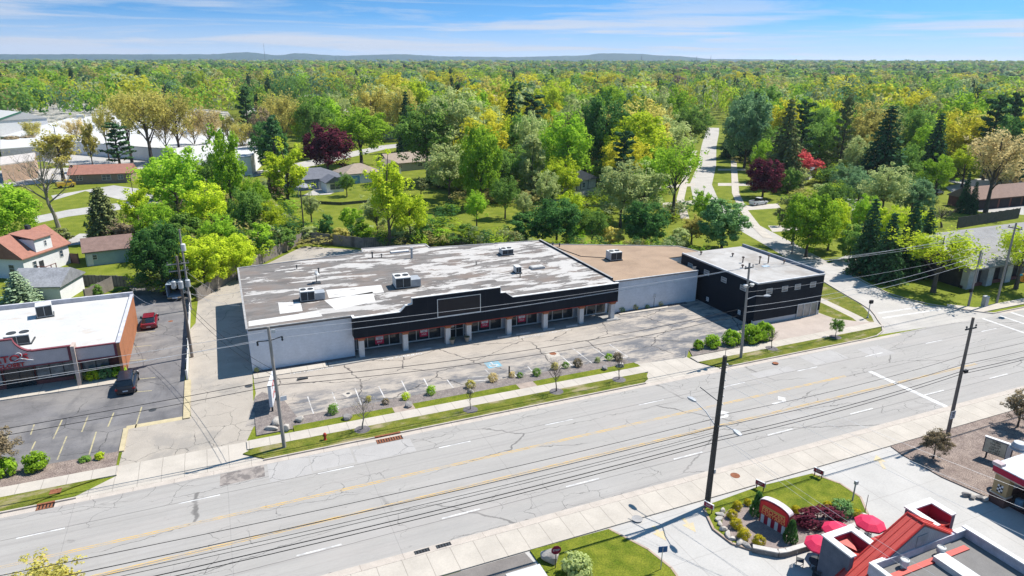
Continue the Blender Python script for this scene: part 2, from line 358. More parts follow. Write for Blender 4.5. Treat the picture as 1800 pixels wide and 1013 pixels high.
WOODPG = mat('grey_pole_wood', (0.33, 0.305, 0.28), 0.9, var=0.18, scale=2.0, stretch=(2, 2, 0.3))
FENCEW = mat('weathered_fence', (0.255, 0.225, 0.195), 0.95, var=0.25, scale=1.2)
def boards(nt, pos):
    s = N(nt, 'ShaderNodeSeparateXYZ'); nt.links.new(pos, s.inputs[0])
    x = math_(nt, 'ADD', math_(nt, 'ADD', s.outputs[0], math_(nt, 'MULTIPLY', s.outputs[1], 1.0)), 500.0)
    return math_(nt, 'MULTIPLY', rng(nt, math_(nt, 'PINGPONG', x, 0.13), 0.035, 0.01), 0.7)
overlay(FENCEW, boards, (0.06, 0.055, 0.05))
CABLE = mat('black_cable', (0.02, 0.02, 0.022), 0.7)
CABLEA = mat('bare_aluminium_cable', (0.55, 0.55, 0.56), 0.45, spec=0.6, metal=0.3)
STONE = mat('pale_boulder', (0.47, 0.43, 0.38), 0.9, var=0.2, scale=3, bump=0.5)
STONED = mat('grey_boulder', (0.27, 0.25, 0.235), 0.9, var=0.25, scale=3, bump=0.5)
# ------------------------------------------------------------------ the setting: ground, roads, lots, verges
def struct(name, mb, m, z=None): return tag(mb.build(name, m), kind='structure')
def make_ground():
    rs = [0.0]; r = 14.0
    while r < 11000: rs.append(r); r *= 1.16
    n = 120; V = [(0, 0, 0)]; F = []
    for r in rs[1:]:
        for k in range(n):
            t = 2*math.pi*k/n; x, y = r*math.cos(t), r*math.sin(t); V.append((x, y, gz(x, y)))
    for k in range(n): F.append((0, 1+k, 1+(k+1) % n))
    for i in range(len(rs)-2):
        for k in range(n):
            a, b = 1+i*n+k, 1+i*n+(k+1) % n; F.append((a, a+n, b+n, b))
    mb = MB(); mb.add(V, F); return struct('ground', mb, GRASS)
make_ground()

VF, VN = 55.45, 38.8
road = struct('main_road', MB().sheet([(-140, VN), (260, VN), (260, VF), (-140, VF)], 0.004), ROAD)
lm = MB(); ym = MB()
rw = random.Random(5)
def dash(mb, u0, u1, v, w, z=0.008, mi=0): mb.sheet([(u0, v-w/2), (u1, v-w/2), (u1, v+w/2), (u0, v+w/2)], z, mi)
u = -8.5 - 10.63*8
while u < 250:
    dash(lm, u, u+3.1, 42.05, 0.14); u += 10.63
u = -16.2 - 10.6*6
while u < 250:
    dash(lm, u, u+3.0, 51.7, 0.13); u += 10.6
for v in (45.2, 48.62):
    for a, b in ((-140, 62.0 if v > 47 else 79.0), (100.0, 250)):
        dash(ym, a, b, v+0.11, 0.11); dash(ym, a, b, v-0.11, 0.09)
# stop bars, crosswalks and turn arrows at the crossing
lm.sheet([(65.4, 39.3), (66.0, 39.3), (65.9, 48.5), (65.3, 48.5)], 0.008)
lm.sheet([(79.6, 57.2), (95.4, 56.9), (95.4, 57.3), (79.6, 57.7)], 0.008)
lm.sheet([(82.0, 60.0), (93.0, 59.4), (93.0, 59.7), (82.0, 60.35)], 0.012)
lm.sheet([(83.0, 61.6), (91.0, 61.2), (91.0, 61.5), (83.0, 61.95)], 0.012)
lm.sheet([(94.1, 39.5), (94.5, 39.5), (95.0, 55.6), (94.6, 55.6)], 0.008)
lm.sheet([(97.6, 39.5), (98.0, 39.5), (98.4, 55.0), (98.0, 55.0)], 0.008)
lm.sheet([(100.6, 45.6), (101.1, 45.6), (101.3, 55.0), (100.8, 55.0)], 0.008)
def arrow(cu, cv):
    P = [(0, -0.12), (1.5, -0.12), (1.75, 0.0), (1.95, 0.3), (1.95, 0.5), (2.3, 0.5), (1.75, 1.15), (1.2, 0.5), (1.55, 0.5), (1.5, 0.3), (1.35, 0.16), (0, 0.16)]
    lm.sheet([(cu-1.2+p[0], cv-0.4+p[1]) for p in P[:6]] + [(cu-1.2+p[0], cv-0.4+p[1]) for p in P[6:]], 0.0085)
arrow(50.8, 47.0); arrow(43.2, 46.8)
lm.build('white_marking', P_WHITE, road); ym.build('yellow_marking', P_YEL, road)
# repairs cut into the road
pm = MB()
for a, b, c, d in ((1.2, 4.6, 51.9, 54.8), (4.7, 8.2, 52.2, 54.8), (8.4, 13.6, 52.0, 54.3), (52.5, 58.0, 51.9, 53.2), (61.2, 66.5, 52.1, 54.7), (69.5, 73.0, 51.0, 53.6)):
    pm.sheet([(a, c), (b, c), (b, d), (a, d)], 0.007)
PATCH = mat('road_patch', (0.41, 0.39, 0.37), 0.9, var=0.06, scale=0.7); overlay(PATCH, cracks(0.3, 0.012, (1, 1), (0.3, 0.45), 0.6), (0.1, 0.1, 0.1))
pm.build('concrete_repair', PATCH, road)
pm2 = MB().sheet([(-2.6, 52.9), (0.9, 53.0), (0.95, 54.8), (-2.5, 54.75)], 0.0075)
BADP = mat('broken_patch', (0.33, 0.29, 0.26), 0.95, var=0.2, scale=1.2); overlay(BADP, blotch(0.9, 0.48, 0.55, 0.9), (0.17, 0.15, 0.14))
pm2.build('broken_repair', BADP, road)

gm = MB()
for v0, v1 in ((54.85, VF-0.003), (VN+0.003, VN+0.62)):
    for a, b in ((-140, 79.0 if v0 > 50 else 200),): gm.sheet([(a, v0), (b, v0), (b, v1), (a, v1)], 0.009)
gm.sheet([(97, 54.9), (250, 54.9), (250, VF-0.003), (97, VF-0.003)], 0.009)
struct('gutter', gm, KERB)

# side street that leaves the crossing and runs off between the trees
CL = [(87.0, 55.3, 27.0), (87.2, 58.5, 17.0), (87.2, 62.0, 11.0), (88.0, 67.0, 7.2), (89.8, 73.0, 6.6), (92.4, 80.0, 6.4), (95.5, 88.0, 6.2), (98.6, 97.0, 6.2), (103.5, 112, 6.2), (111.8, 135, 6.3), (128, 158, 6.1), (154.5, 188.5, 6.0), (191, 233, 6.0), (229, 278, 6.6), (250, 303, 6.2)]
def ribbon(mb, cl, z, off=0.0, width=None, mi=0):
    L, Rr = [], []
    for i, (x, y, w) in enumerate(cl):
        d = Vector((cl[min(i+1, len(cl)-1)][0]-cl[max(i-1, 0)][0], cl[min(i+1, len(cl)-1)][1]-cl[max(i-1, 0)][1])).normalized(); nn = Vector((d.y, -d.x))
        ww = w if width is None else width
        L.append((x+nn.x*(off-ww/2), y+nn.y*(off-ww/2))); Rr.append((x+nn.x*(off+ww/2), y+nn.y*(off+ww/2)))
    for i in range(len(cl)-1):
        mb.add([(*L[i], z), (*Rr[i], z), (*Rr[i+1], z), (*L[i+1], z)], [(0, 1, 2, 3)], mi)
    return mb
sst = struct('side_street', ribbon(MB(), CL, 0.010), STREET)
WR = [tuple(G(*p)[:2])+(1.9,) for p in ((1350, 419), (1327, 396), (1306, 368), (1293, 340), (1290, 290), (1289, 250), (1287, 215))]
struct('street_sidewalk', ribbon(MB(), WR, 0.06), CONC)
WL = [tuple(G(*p)[:2])+(1.9,) for p in ((1204, 385), (1196, 350), (1206, 310), (1222, 265))]
struct('left_street_sidewalk', ribbon(MB(), WL, 0.06), CONC)
mbd = MB()
for poly in ([(1262, 322), (1330, 322), (1330, 327), (1262, 327)], [(1262, 297), (1310, 297), (1310, 300), (1262, 300)], [(1305, 362), (1368, 358), (1372, 366), (1310, 370)],
             [(1350, 397), (1400, 397), (1404, 405), (1358, 408)], [(1165, 357), (1225, 352), (1225, 359), (1165, 365)], [(1150, 328), (1222, 322), (1222, 327), (1150, 333)]):
    mbd.sheet([tuple(G(*p)[:2]) for p in poly], 0.016)
struct('house_driveway', mbd, CONC)

# far verge, pavement, planting strip (raised), with driveway mouths between
def slab(mb, poly, z0=0.0, z1=0.12): mb.prism(poly, z0, z1)
vg = MB(); kb = MB(); sw = MB(); ap = MB(); ig = MB()
vseg = [[(-140, 55.6), (-16.5, 55.6), (-13.4, 57.2), (-11.6, 57.78), (-140, 57.78)],
        [(0.4, 57.78), (-0.6, 57.2), (1.2, 55.6), (39.8, 55.6), (41.0, 56.3), (41.6, 57.78)],
        [(49.0, 57.78), (49.6, 56.6), (50.6, 55.6), (73.6, 55.6), (75.5, 55.85), (77.5, 56.7), (78.7, 57.78)]]
for p in vseg: slab(vg, p, 0, 0.115)
for a, b in ((-140, -13.0), (1.0, 40.2), (50.2, 73.0)): kb.box(a, b, VF, 55.6, 0, 0.135)
def kerb_line(mb, pts, w=0.15, h=0.135, z0=0.0):
    for i in range(len(pts)-1):
        a, b = Vector(pts[i]), Vector(pts[i+1]); d = (b-a); c = (a+b)/2
        mb.obox((c.x, c.y, (z0+h)/2), (d.length+0.02, w, h-z0), math.atan2(d.y, d.x))
kerb_line(kb, [(73.0, 55.52), (75.5, 55.75), (77.6, 56.6), (79.2, 58.0), (80.4, 59.6), (81.8, 61.3), (83.0, 63.0), (84.0, 65.5), (85.6, 70.5), (87.6, 76.3), (90.2, 83.0)])
kerb_line(kb, [(94.9, 59.2), (93.2, 61.6), (92.2, 64.4), (92.0, 67.5), (93.2, 72), (95.6, 78.6)])
kerb_line(kb, [(98.0, 55.52), (150, 55.52)]); kerb_line(kb, [(94.9, 59.2), (96.4, 57.2), (98.0, 55.52)])
for a, b in ((-140, -10.4), (-0.2, 42.0), (48.9, 79.2)): sw.box(a, b, 57.78, 59.3, 0, 0.12)
sw.prism([(97.2, 56.4), (120, 56.4), (160, 56.6), (160, 58.2), (120, 58.0), (98.0, 58.0), (95.6, 60.6), (94.6, 59.8)], 0, 0.12)
slab(vg, [(75.2, 60.2), (77.8, 59.3), (79.3, 59.3), (81.2, 61.4), (83.6, 65.0), (85.3, 70.4), (87.3, 76.2), (90, 83), (75.2, 83)], 0, 0.05)
struct('verge', vg, VERGE); struct('kerb', kb, KERB); struct('sidewalk', sw, CONC)
pz = MB(); pz.prism([(61.5, 59.3), (79.2, 59.3), (77.6, 60.1), (75.3, 62.5), (75.0, 66.0), (74.7, 64.45), (63.0, 64.45), (62.5, 62.5)], 0, 0.112); struct('corner_plaza', pz, mat('plaza_concrete', (0.44, 0.37, 0.32), 0.9, var=0.1, scale=0.4))
ribbon(sw, [(78.6, 59.2, 1.5), (79.6, 61.5, 1.5), (80.4, 64.5, 1.5), (81.8, 70, 1.5), (83.5, 76, 1.5), (86, 83, 1.5)], 0.125) if False else None
cwk = MB(); ribbon(cwk, [(77.9, 59.6, 1.6), (78.7, 61.5, 1.5), (79.2, 64.5, 1.5), (80.0, 70, 1.5), (81.5, 76, 1.5), (84, 83, 1.5)], 0.058); struct('corner_sidewalk', cwk, CONC)
# driveway aprons
ap.sheet([(-13.6, VF), (-10.4, 57.78), (-10.4, 59.35), (-0.2, 59.35), (-0.2, 57.78), (1.4, VF)], 0.014)
ap.sheet([(40.0, VF), (42.0, 57.78), (42.2, 60.1), (48.7, 59.6), (48.9, 57.78), (50.4, VF)], 0.014)
struct('driveway_apron', ap, CONC)

# store side (left) lot, shared drive, retail lot
struct('left_lot', MB().sheet([(-90, 61.8), (-5.6, 61.8), (-5.5, 115), (-14, 115), (-14, 96), (-90, 96)], 0.006), DARKLOT)
struct('shared_drive', MB().sheet([(-10.4, 59.35), (-0.2, 59.35), (0.6, 62), (1.25, 74.3), (1.7, 74.6), (1.7, 98.9), (24, 99), (23.5, 121), (13.5, 128), (1.2, 111.5), (-4.3, 104), (-4.6, 93), (-5.2, 91), (-5.2, 75), (-4.9, 66.4), (-10.2, 66.0)], 0.010), DRIVE)
lot = struct('retail_lot', MB().sheet([(-0.2, 61.9), (4.4, 62.2), (41.2, 62.2), (42.2, 60.1), (48.7, 59.6), (50.2, 61.2), (62.6, 61.2), (63.2, 64.4), (63.2, 76.2), (1.25, 76), (1.25, 69)], 0.014), LOT)
lp = MB()
def line(mb, a, b, w=0.11, z=0.018, mi=0):
    a, b = Vector(a[:2]), Vector(b[:2]); d = (b-a).normalized()*w/2; n_ = Vector((-d.y, d.x))
    mb.sheet([tuple(a-d+n_), tuple(a-d-n_), tuple(b+d-n_), tuple(b+d+n_)], z, mi)
STALL = [((541, 698), (553, 733)), ((584, 690), (597, 724)), ((624, 683), (637, 716)), ((666, 680), (680, 707)), ((706, 670), (719, 697)), ((745, 666), (758, 690)), ((786, 668), (798, 684)), ((853, 650), (869, 667)),
         ((928, 645), (938, 656)), ((900, 655), (910, 664)), ((986, 626), (1006, 643)), ((1007, 613), (1040, 638)), ((1038, 608), (1071, 631)), ((1072, 606), (1104, 628)), ((1088, 630), (1104, 628))]
for a, b in STALL: line(lp, G(*a), G(*b))
line(lp, G(823, 664), G(864, 661)); line(lp, G(829, 670), G(860, 669))
lp.build('stall_marking', P_LOTW, lot)
hb = MB(); c_ = G(867, 641); hb.obox((c_.x, c_.y, 0.02), (1.7, 1.7, 0.004)); hb.build('blue_square_marking', P_BLUE, lot)
hw = MB(); cx_, cy_ = c_.x, c_.y
hw.lathe((cx_-0.05, cy_+0.52, 0.024), [(0.13, 0), (0.13, 0.002)], 10)
line(hw, (cx_-0.05, cy_+0.4), (cx_-0.05, cy_-0.1), 0.12, 0.026); line(hw, (cx_-0.05, cy_-0.1), (cx_+0.35, cy_-0.1), 0.12, 0.0263); line(hw, (cx_+0.35, cy_-0.1), (cx_+0.5, cy_-0.5), 0.12, 0.0266)
ring = [(cx_-0.1+0.42*math.cos(t), cy_-0.28+0.42*math.sin(t)) for t in [math.pi*0.75+i*0.35 for i in range(12)]]
for i in range(11): line(hw, ring[i], ring[i+1], 0.09, 0.0269+i*0.0003)
hw.build('wheelchair_marking', P_WHITE, lot)
for px, py in ((548, 651), (708, 627), (975, 584), (925, 593)):
    g_ = G(px, py)
    text_mesh('NO PARKING', 0.62, Matrix.Translation((g_.x, g_.y, 0.022)), 0.001, 'no_parking_marking', P_WHITE if px in (708, 548) else P_LOTW, lot, 1.25)
# concrete pad round the lot manhole and the old diamond patch
cp = MB(); cp.sheet([tuple(G(*p)[:2]) for p in ((957, 620), (978, 616), (986, 626), (966, 630))], 0.0185); cp.sheet([tuple(G(*p)[:2]) for p in ((601, 693), (612, 688), (622, 692), (611, 699))], 0.0185)
cp.build('concrete_repair', CONC, lot)
# walk in front of the white wall and side strips
wk = MB(); wk.box(1.3, 9.2, 72.6, 73.8, 0, 0.10); wk.box(48.9, 57.0, 74.6, 75.1, 0, 0.10); struct('wall_walk', wk, CONC)
sb = MB(); sb.box(1.3, 12.6, 73.8, 74.48, 0, 0.09); sb.box(48.9, 60.5, 75.1, 75.65, 0, 0.09); struct('wall_soil_bed', sb, DARKMULCH)
# planting strips along the retail lot
bd = MB(); slab(bd, [(4.0, 60.5), (41.9, 60.5), (41.4, 61.6), (40.2, 62.15), (26, 62.25), (5.2, 62.15)], 0, 0.11)
slab(bd, [(0.7, 60.0), (3.9, 60.0), (4.6, 62.0), (3.8, 66.0), (1.9, 69.0), (1.1, 68.0), (0.8, 64.0)], 0, 0.10)
slab(bd, [(49.4, 59.45), (61.8, 59.45), (62.2, 60.8), (58, 62.3), (52.5, 62.4), (50.2, 61.2)], 0, 0.10)
struct('planting_bed', bd, GRAVEL)
ig = MB(); slab(ig, [(4.0, 59.3), (13.5, 59.3), (13.5, 60.5), (4.0, 60.5)], 0, 0.117); slab(ig, [(15.6, 59.3), (27.0, 59.3), (27.0, 60.5), (15.6, 60.5)], 0, 0.117)
slab(ig, [(29.0, 59.3), (41.9, 59.3), (41.9, 60.5), (29.0, 60.5)], 0, 0.117)
struct('grass_strip', ig, LAWN)
bp = MB(); bp.box(13.5, 15.6, 59.3, 60.5, 0, 0.112); bp.box(27, 29, 59.3, 60.5, 0, 0.112); struct('stepping_pad', bp, mat('tan_paver', (0.36, 0.29, 0.24), 0.9))
# left lot markings, walk, bed and divider
ll = MB()
for a, b in (((14, 766), (4, 787)), ((60, 747), (54, 764)), ((109, 739), (94, 771)), ((155, 731), (144, 759)), ((200, 726), (190, 750)), ((249, 716), (238, 752)),
             ((62, 777), (54, 794)), ((117, 768), (101, 808)), ((169, 760), (157, 799)), ((240, 667), (272, 664)), ((231, 690), (266, 687)), ((224, 635), (256, 632)), ((236, 585), (272, 583)), ((230, 611), (266, 607))):
    line(ll, G(*a), G(*b), 0.12, 0.012)
ll.build('lot_marking', P_LOTY, bpy.data.objects['left_lot'])
dvd = MB(); dvd.box(-5.55, -4.95, 65.9, 74.8, 0, 0.13); dvd.box(-10.4, -5.55, 65.9, 66.6, 0, 0.012); dvd.box(-10.6, -10.2, 61.7, 66.0, 0, 0.13)
struct('lot_divider_kerb', dvd, mat('worn_yellow_kerb', (0.50, 0.42, 0.26), 0.9, var=0.12, scale=1.5))
lw = MB(); lw.prism([(-60, 77.0), (-60, 79.6), (-11.5, 79.6), (-11.0, 78.3), (-11.6, 76.9)], 0, 0.12); struct('store_walk', lw, CONC)
lb = MB(); slab(lb, [(-90, 59.3), (-10.6, 59.3), (-10.6, 61.75), (-90, 61.75)], 0, 0.11); struct('left_gravel_bed', lb, BARK)

# near side of the road
ns = MB(); ns.sheet([(12.2, -10), (95, -10), (95, 36.3), (12.2, 36.3)], 0.006); struct('restaurant_pavement', ns, PAVE)
nsw = MB(); nsw.box(-60, 95, 36.2, 38.65, 0, 0.11); struct('near_sidewalk', nsw, CONC)
nk = MB(); nk.box(-60, 200, 38.65, VN, 0, 0.125); struct('near_kerb', nk, KERB)
ba = MB(); ba.prism([(-60, 0), (17.3, 0), (17.3, 34.2), (17.0, 36.15), (-60, 36.15)], 0, 0.02); struct('near_lot', ba, mat('bottom_lot_asphalt', (0.20, 0.18, 0.165), 0.9, var=0.15, scale=0.6))
isl = MB(); I1 = [(17.4, 36.15), (23.8, 36.0), (25.2, 33.0), (25.6, 30.8), (25.3, 28.4), (24.2, 24), (17.6, 24)]
I2 = [(32.0, 35.5), (38, 35.9), (43.5, 35.6), (44.5, 33.6), (44.5, 31.6), (43.2, 29.8), (41.2, 29.05), (36.4, 28.75), (33.8, 28.85), (32.3, 29.7), (31.2, 31.2), (31.0, 33.0)]
slab(isl, I1, 0, 0.12); slab(isl, I2, 0, 0.12); struct('lawn_island', isl, LAWN)
ik = MB(); kerb_line(ik, I1[1:5], 0.16, 0.14); kerb_line(ik, I2[2:6], 0.16, 0.14); kerb_line(ik, I2[8:]+I2[:1], 0.16, 0.14); struct('island_kerb', ik, mat('island_kerb_stone', (0.42, 0.32, 0.25), 0.9))
mbed = MB(); mbed.prism([(32.6, 33.9), (33.6, 34.4), (35.2, 34.5), (36.2, 33.9), (37.3, 32.4), (39.0, 31.7), (41.0, 31.7), (42.2, 31.2), (43.0, 29.95), (41.1, 29.2), (36.4, 29.0), (33.9, 29.1), (32.5, 29.9), (31.6, 31.3), (31.7, 32.9)], 0.10, 0.14)
struct('sign_mulch_bed', mbed, mat('sign_mulch', (0.23, 0.18, 0.165), 0.95, col2=(0.31, 0.255, 0.23), scale=3, fine=0.3, fscale=14))
om = MB(); om.prism([(53.6, 36.15), (53.3, 34.8), (53.3, 31), (54.4, 26.4), (56, 24), (100, 24), (100, 36.15)], 0, 0.09); struct('mulch_ground', om, BARK)
ya = MB()
def straight_arrow(mb, tip, tail, w=0.5):
    a, b = Vector(tip[:2]), Vector(tail[:2]); d = (a-b).normalized(); n_ = Vector((-d.y, d.x)); hl = 1.05
    mb.sheet([tuple(a), tuple(a-d*hl+n_*w), tuple(a-d*hl-n_*w)], 0.012); mb.sheet([tuple(a-d*hl+n_*0.14), tuple(b+n_*0.14), tuple(b-n_*0.14), tuple(a-d*hl-n_*0.14)], 0.012)
straight_arrow(ya, G(1171, 951), G(1148, 925)); straight_arrow(ya, G(1223, 936), G(1200, 911)); straight_arrow(ya, G(1540, 800), G(1555, 825))
for d_ in ((1540, 812, 1575, 806),): pass
ya.build('entry_arrow_marking', paint('faded_yellow_paint', (0.58, 0.47, 0.28), (0.45, 0.43, 0.40), 0.48, 0.7), bpy.data.objects['restaurant_pavement'])

# pavements further off: church drive, streets behind, shopping centre lots on the left
far = MB()
for poly in ([(60, 394), (120, 381), (232, 366), (330, 352), (330, 342), (232, 354), (120, 369), (60, 381)], [(118, 423), (140, 411), (185, 411), (186, 425), (120, 432)],
             [(90, 344), (200, 326), (300, 340), (300, 352), (215, 352), (150, 336), (95, 352)], [(0, 330), (120, 318), (200, 300), (200, 292), (0, 300)],
             [(440, 312), (560, 290), (680, 262), (760, 252), (760, 247), (670, 256), (540, 283), (440, 303)], [(560, 330), (585, 324), (600, 300), (610, 300), (604, 332), (580, 342), (530, 345)],
             [(0, 172), (235, 180), (400, 196), (430, 235), (300, 300), (100, 290), (0, 262)], [(430, 190), (650, 190), (640, 200), (430, 240)],
             [(1660, 328), (1700, 322), (1800, 350), (1800, 378), (1720, 372), (1690, 352)], [(1650, 318), (1800, 310), (1800, 330), (1700, 325)],
             [(1440, 470), (1490, 448), (1530, 462), (1500, 476), (1460, 485)], [(1440, 395), (1500, 340), (1530, 340), (1470, 400)], [(660, 200), (760, 190), (760, 196), (660, 206)]):
    far.sheet([tuple(G(*p)[:2]) for p in poly], 0.012)
struct('distant_pavement', far, mat('distant_pavement', (0.44, 0.42, 0.39), 0.9, var=0.12, scale=0.08, fine=0.08, fscale=0.8))

# blue wooded hills on the horizon
def hills(name, dist, prof, m, seed, rough):
    rn = random.Random(seed); V = []; n = 260
    for i in range(n+1):
        px = -200 + 2200*i/n
        k = max(j for j in range(len(prof)) if prof[j][0] <= px) if px > prof[0][0] else 0
        if k >= len(prof)-1: py = prof[-1][1]
        else:
            t = (px-prof[k][0])/(prof[k+1][0]-prof[k][0]); t = min(max(t, 0), 1); t = t*t*(3-2*t); py = prof[k][1]*(1-t)+prof[k+1][1]*t
        py += rn.uniform(-rough, rough)
        d = ray(px, py); s = dist/math.hypot(d.x, d.y); top = CAM_H + d.z*s
        V += [(d.x*s*0.93, d.y*s*0.93, -20), (d.x*s*0.965, d.y*s*0.965, max(top*0.55, -10)), (d.x*s, d.y*s, top), (d.x*s*1.06, d.y*s*1.06, -20)]
    F = []
    for i in range(n):
        for k in range(3): F.append((4*i+k, 4*i+4+k, 4*i+5+k, 4*i+1+k))
    mb = MB(); mb.add(V, F); return struct(name, mb, m)
HILL = mat('hill_wood', (0.018, 0.055, 0.055), 0.95, scale=0.004, col2=(0.035, 0.08, 0.065), fine=0.35, fscale=0.03)
hills('hills', 7600, [(-200, 97), (0, 95.5), (200, 95.5), (370, 95.5), (430, 92), (490, 97), (520, 94), (600, 98), (700, 95.5), (790, 99.5), (900, 100.5), (1020, 98), (1060, 94), (1110, 94.5), (1180, 98.5), (1260, 104), (1400, 105), (1560, 107), (1700, 108), (1900, 109), (2000, 109)], HILL, 3, 0.35)
# ------------------------------------------------------------------ the long retail building
ROOFA = mat('patched_roof', (0.185, 0.170, 0.158), 0.95, var=0.22, scale=0.9, stretch=(0.35, 1.6, 1), fine=0.14, fscale=7)
overlay(ROOFA, blotch(0.22, 0.48, 0.64, 0.8, loc=(4, 4, 0)), (0.225, 0.175, 0.145)); overlay(ROOFA, blotch(0.5, 0.52, 0.68, 0.7, stretch=(0.4, 1.2, 1), loc=(14, 4, 0)), (0.105, 0.098, 0.095)); overlay(ROOFA, joints(1, 0.95, 0.02, 0.2, 0.5), (0.07, 0.065, 0.06))
def streaks(nt, pos):          # worn white coating left in ragged, blocky strips along the roof
    s = N(nt, 'ShaderNodeSeparateXYZ'); nt.links.new(pos, s.inputs[0])
    a = noise(nt, pos, 1.0, (0.13, 0.50, 1), detail=9, rough=0.74, loc=(2, 6, 0)).outputs['Fac']
    a2 = noise(nt, pos, 1.0, (0.22, 0.30, 1), detail=5, rough=0.6, loc=(12, 3, 0)).outputs['Fac']
    mp_ = N(nt, 'ShaderNodeMapping'); mp_.inputs['Scale'].default_value = (0.21, 0.85, 0); nt.links.new(pos, mp_.inputs[0])
    v = N(nt, 'ShaderNodeTexVoronoi', feature='F1', distance='CHEBYCHEV', voronoi_dimensions='2D'); v.inputs['Scale'].default_value = 1.0; nt.links.new(mp_.outputs[0], v.inputs['Vector'])
    vs_ = N(nt, 'ShaderNodeSeparateColor'); nt.links.new(v.outputs['Color'], vs_.inputs[0])
    e = rng(nt, s.outputs[0], 1.0, 46.0, -0.055, 0.085)       # more bare coating towards the far end
    f = rng(nt, s.outputs[1], 74.0, 82.0, -0.04, 0.0)
    b = math_(nt, 'ADD', math_(nt, 'ADD', math_(nt, 'MULTIPLY_ADD', a2, 0.62, -0.31), a), math_(nt, 'ADD', e, f))
    b = math_(nt, 'ADD', b, math_(nt, 'MULTIPLY_ADD', vs_.outputs[0], 0.20, -0.10))
    return math_(nt, 'MULTIPLY', rng(nt, b, 0.545, 0.558), 0.92)
overlay(ROOFA, streaks, (0.53, 0.505, 0.475))
overlay(ROOFA, blotch(1.2, 0.54, 0.72, 0.55, stretch=(0.35, 1, 1)), (0.24, 0.21, 0.19)); overlay(ROOFA, blotch(0.3, 0.60, 0.72, 0.5, loc=(41, 4, 0)), (0.30, 0.26, 0.22))
PATCHW = mat('white_roof_patch', (0.62, 0.60, 0.57), 0.9, var=0.06, scale=0.8); overlay(PATCHW, blotch(0.9, 0.60, 0.70, 0.7, stretch=(0.5, 1.4, 1)), (0.22, 0.19, 0.17))
A = thing('retail_building', 'long vacant white block retail building with stepped black front and white-patched dark roof', 'building', (24.5, 74.5, 0))
H = 5.2
wa = MB(); poly = [(1.3, 74.5), (12.6, 74.5), (12.6, 76.0), (47.6, 76.0), (47.6, 97.8), (29.5, 100.0), (29.5, 102.4), (19.6, 103.2), (19.3, 100.9), (1.5, 99.2)]
wa.prism(poly, 0, 4.86); wa.build('wall', BLOCKW, A)
rf = MB(); rf.prism([(1.3, 74.5), (12.6, 74.5), (12.75, 73.7), (47.4, 73.7), (47.6, 76.0), (47.6, 97.8), (29.5, 100.0), (29.5, 102.4), (19.6, 103.2), (19.3, 100.9), (1.5, 99.2)], 4.86, 5.1)
rf.build('roof', ROOFA, A)
pw = MB()
for px4 in (((489, 532), (528, 531), (532, 547), (492, 552)), ((570, 528), (655, 513), (660, 530), (590, 545)), ((437, 565), (560, 547), (567, 556), (437, 574)), ((573, 510), (670, 501), (675, 514), (578, 524))):
    pw.sheet([tuple(G(*q, 5.1)[:2]) for q in px4], 5.106)
pw.build('roof_patch', PATCHW, A)
cpg = MB()
def edge(mb, pts, z, w=0.22, h=0.12):
    for i in range(len(pts)-1):
        a, b = Vector(pts[i]), Vector(pts[i+1]); d = b-a; c = (a+b)/2
        mb.obox((c.x, c.y, z), (d.length-0.003 if i % 2 else d.length+0.02, w, h), math.atan2(d.y, d.x))
edge(cpg, [(12.55, 74.42), (1.22, 74.42), (1.42, 99.25), (19.3, 101.0), (19.6, 103.3), (29.55, 102.5), (29.55, 100.1), (47.6, 97.9)], 5.13)
cpg.build('coping', mat('grey_coping', (0.36, 0.35, 0.34), 0.8, var=0.2, scale=1.5), A)
pa = MB(); pa.box(47.55, 47.75, 75.2, 97.9, 4.4, 5.34); pa.build('side_parapet', BLACKP, A)
pb = MB(); pb.box(47.52, 47.78, 75.2, 97.9, 5.34, 5.39); pb.build('parapet_cap', MT['grey_coping'], A)
prof = [(12.45, 2.68), (47.55, 2.68), (47.55, 5.16), (32.2, 5.16), (31.2, 5.9), (30.5, 5.92), (30.5, 6.65), (19.4, 6.65), (19.4, 5.95), (18.6, 5.85), (17.9, 5.16), (12.45, 5.16)]
fa = MB(); fa.vprism(prof, 73.4, 73.72)
fa.box(12.45, 12.7, 73.72, 74.49, 2.68, 5.16); fa.box(47.3, 47.55, 73.72, 75.2, 2.68, 5.16)
fa.build('fascia', BLACKP, A)
ft = MB()
tp = [(47.6, 5.19), (32.2, 5.19), (31.2, 5.93), (30.53, 5.95), (30.53, 6.68), (19.37, 6.68), (19.37, 5.98), (18.58, 5.88), (17.88, 5.19), (12.42, 5.19)]
for i in range(len(tp)-1):
    a, b = Vector((tp[i][0], 73.56, tp[i][1])), Vector((tp[i+1][0], 73.56, tp[i+1][1])); d = b-a; c = (a+b)/2
    M_ = Matrix.Translation(c) @ Matrix.Rotation(-math.atan2(d.z, d.x), 4, 'Y'); L = d.length/2+0.02
    ft.add([M_ @ Vector(q) for q in ((-L,-.2,-.035),(L,-.2,-.035),(L,.2,-.035),(-L,.2,-.035),(-L,-.2,.035),(L,-.2,.035),(L,.2,.035),(-L,.2,.035))], [(0,3,2,1),(4,5,6,7),(0,1,5,4),(1,2,6,5),(2,3,7,6),(3,0,4,7)])
ft.box(12.38, 12.7, 73.77, 74.4, 5.163, 5.225)
ft.build('fascia_cap', WTRIM, A)
st = MB(); st.box(18.6, 31.0, 73.72, 74.0, 5.1, 5.8); st.box(20.0, 30.0, 73.72, 74.0, 5.8, 6.5); st.build('fascia_backing', mat('tar_back', (0.10, 0.095, 0.09), 0.9), A)
sp = MB(); sp.box(22.45, 27.85, 73.36, 73.396, 3.92, 6.15); so = sp.build('blank_sign', DARKSIGN, A)
sf = MB()
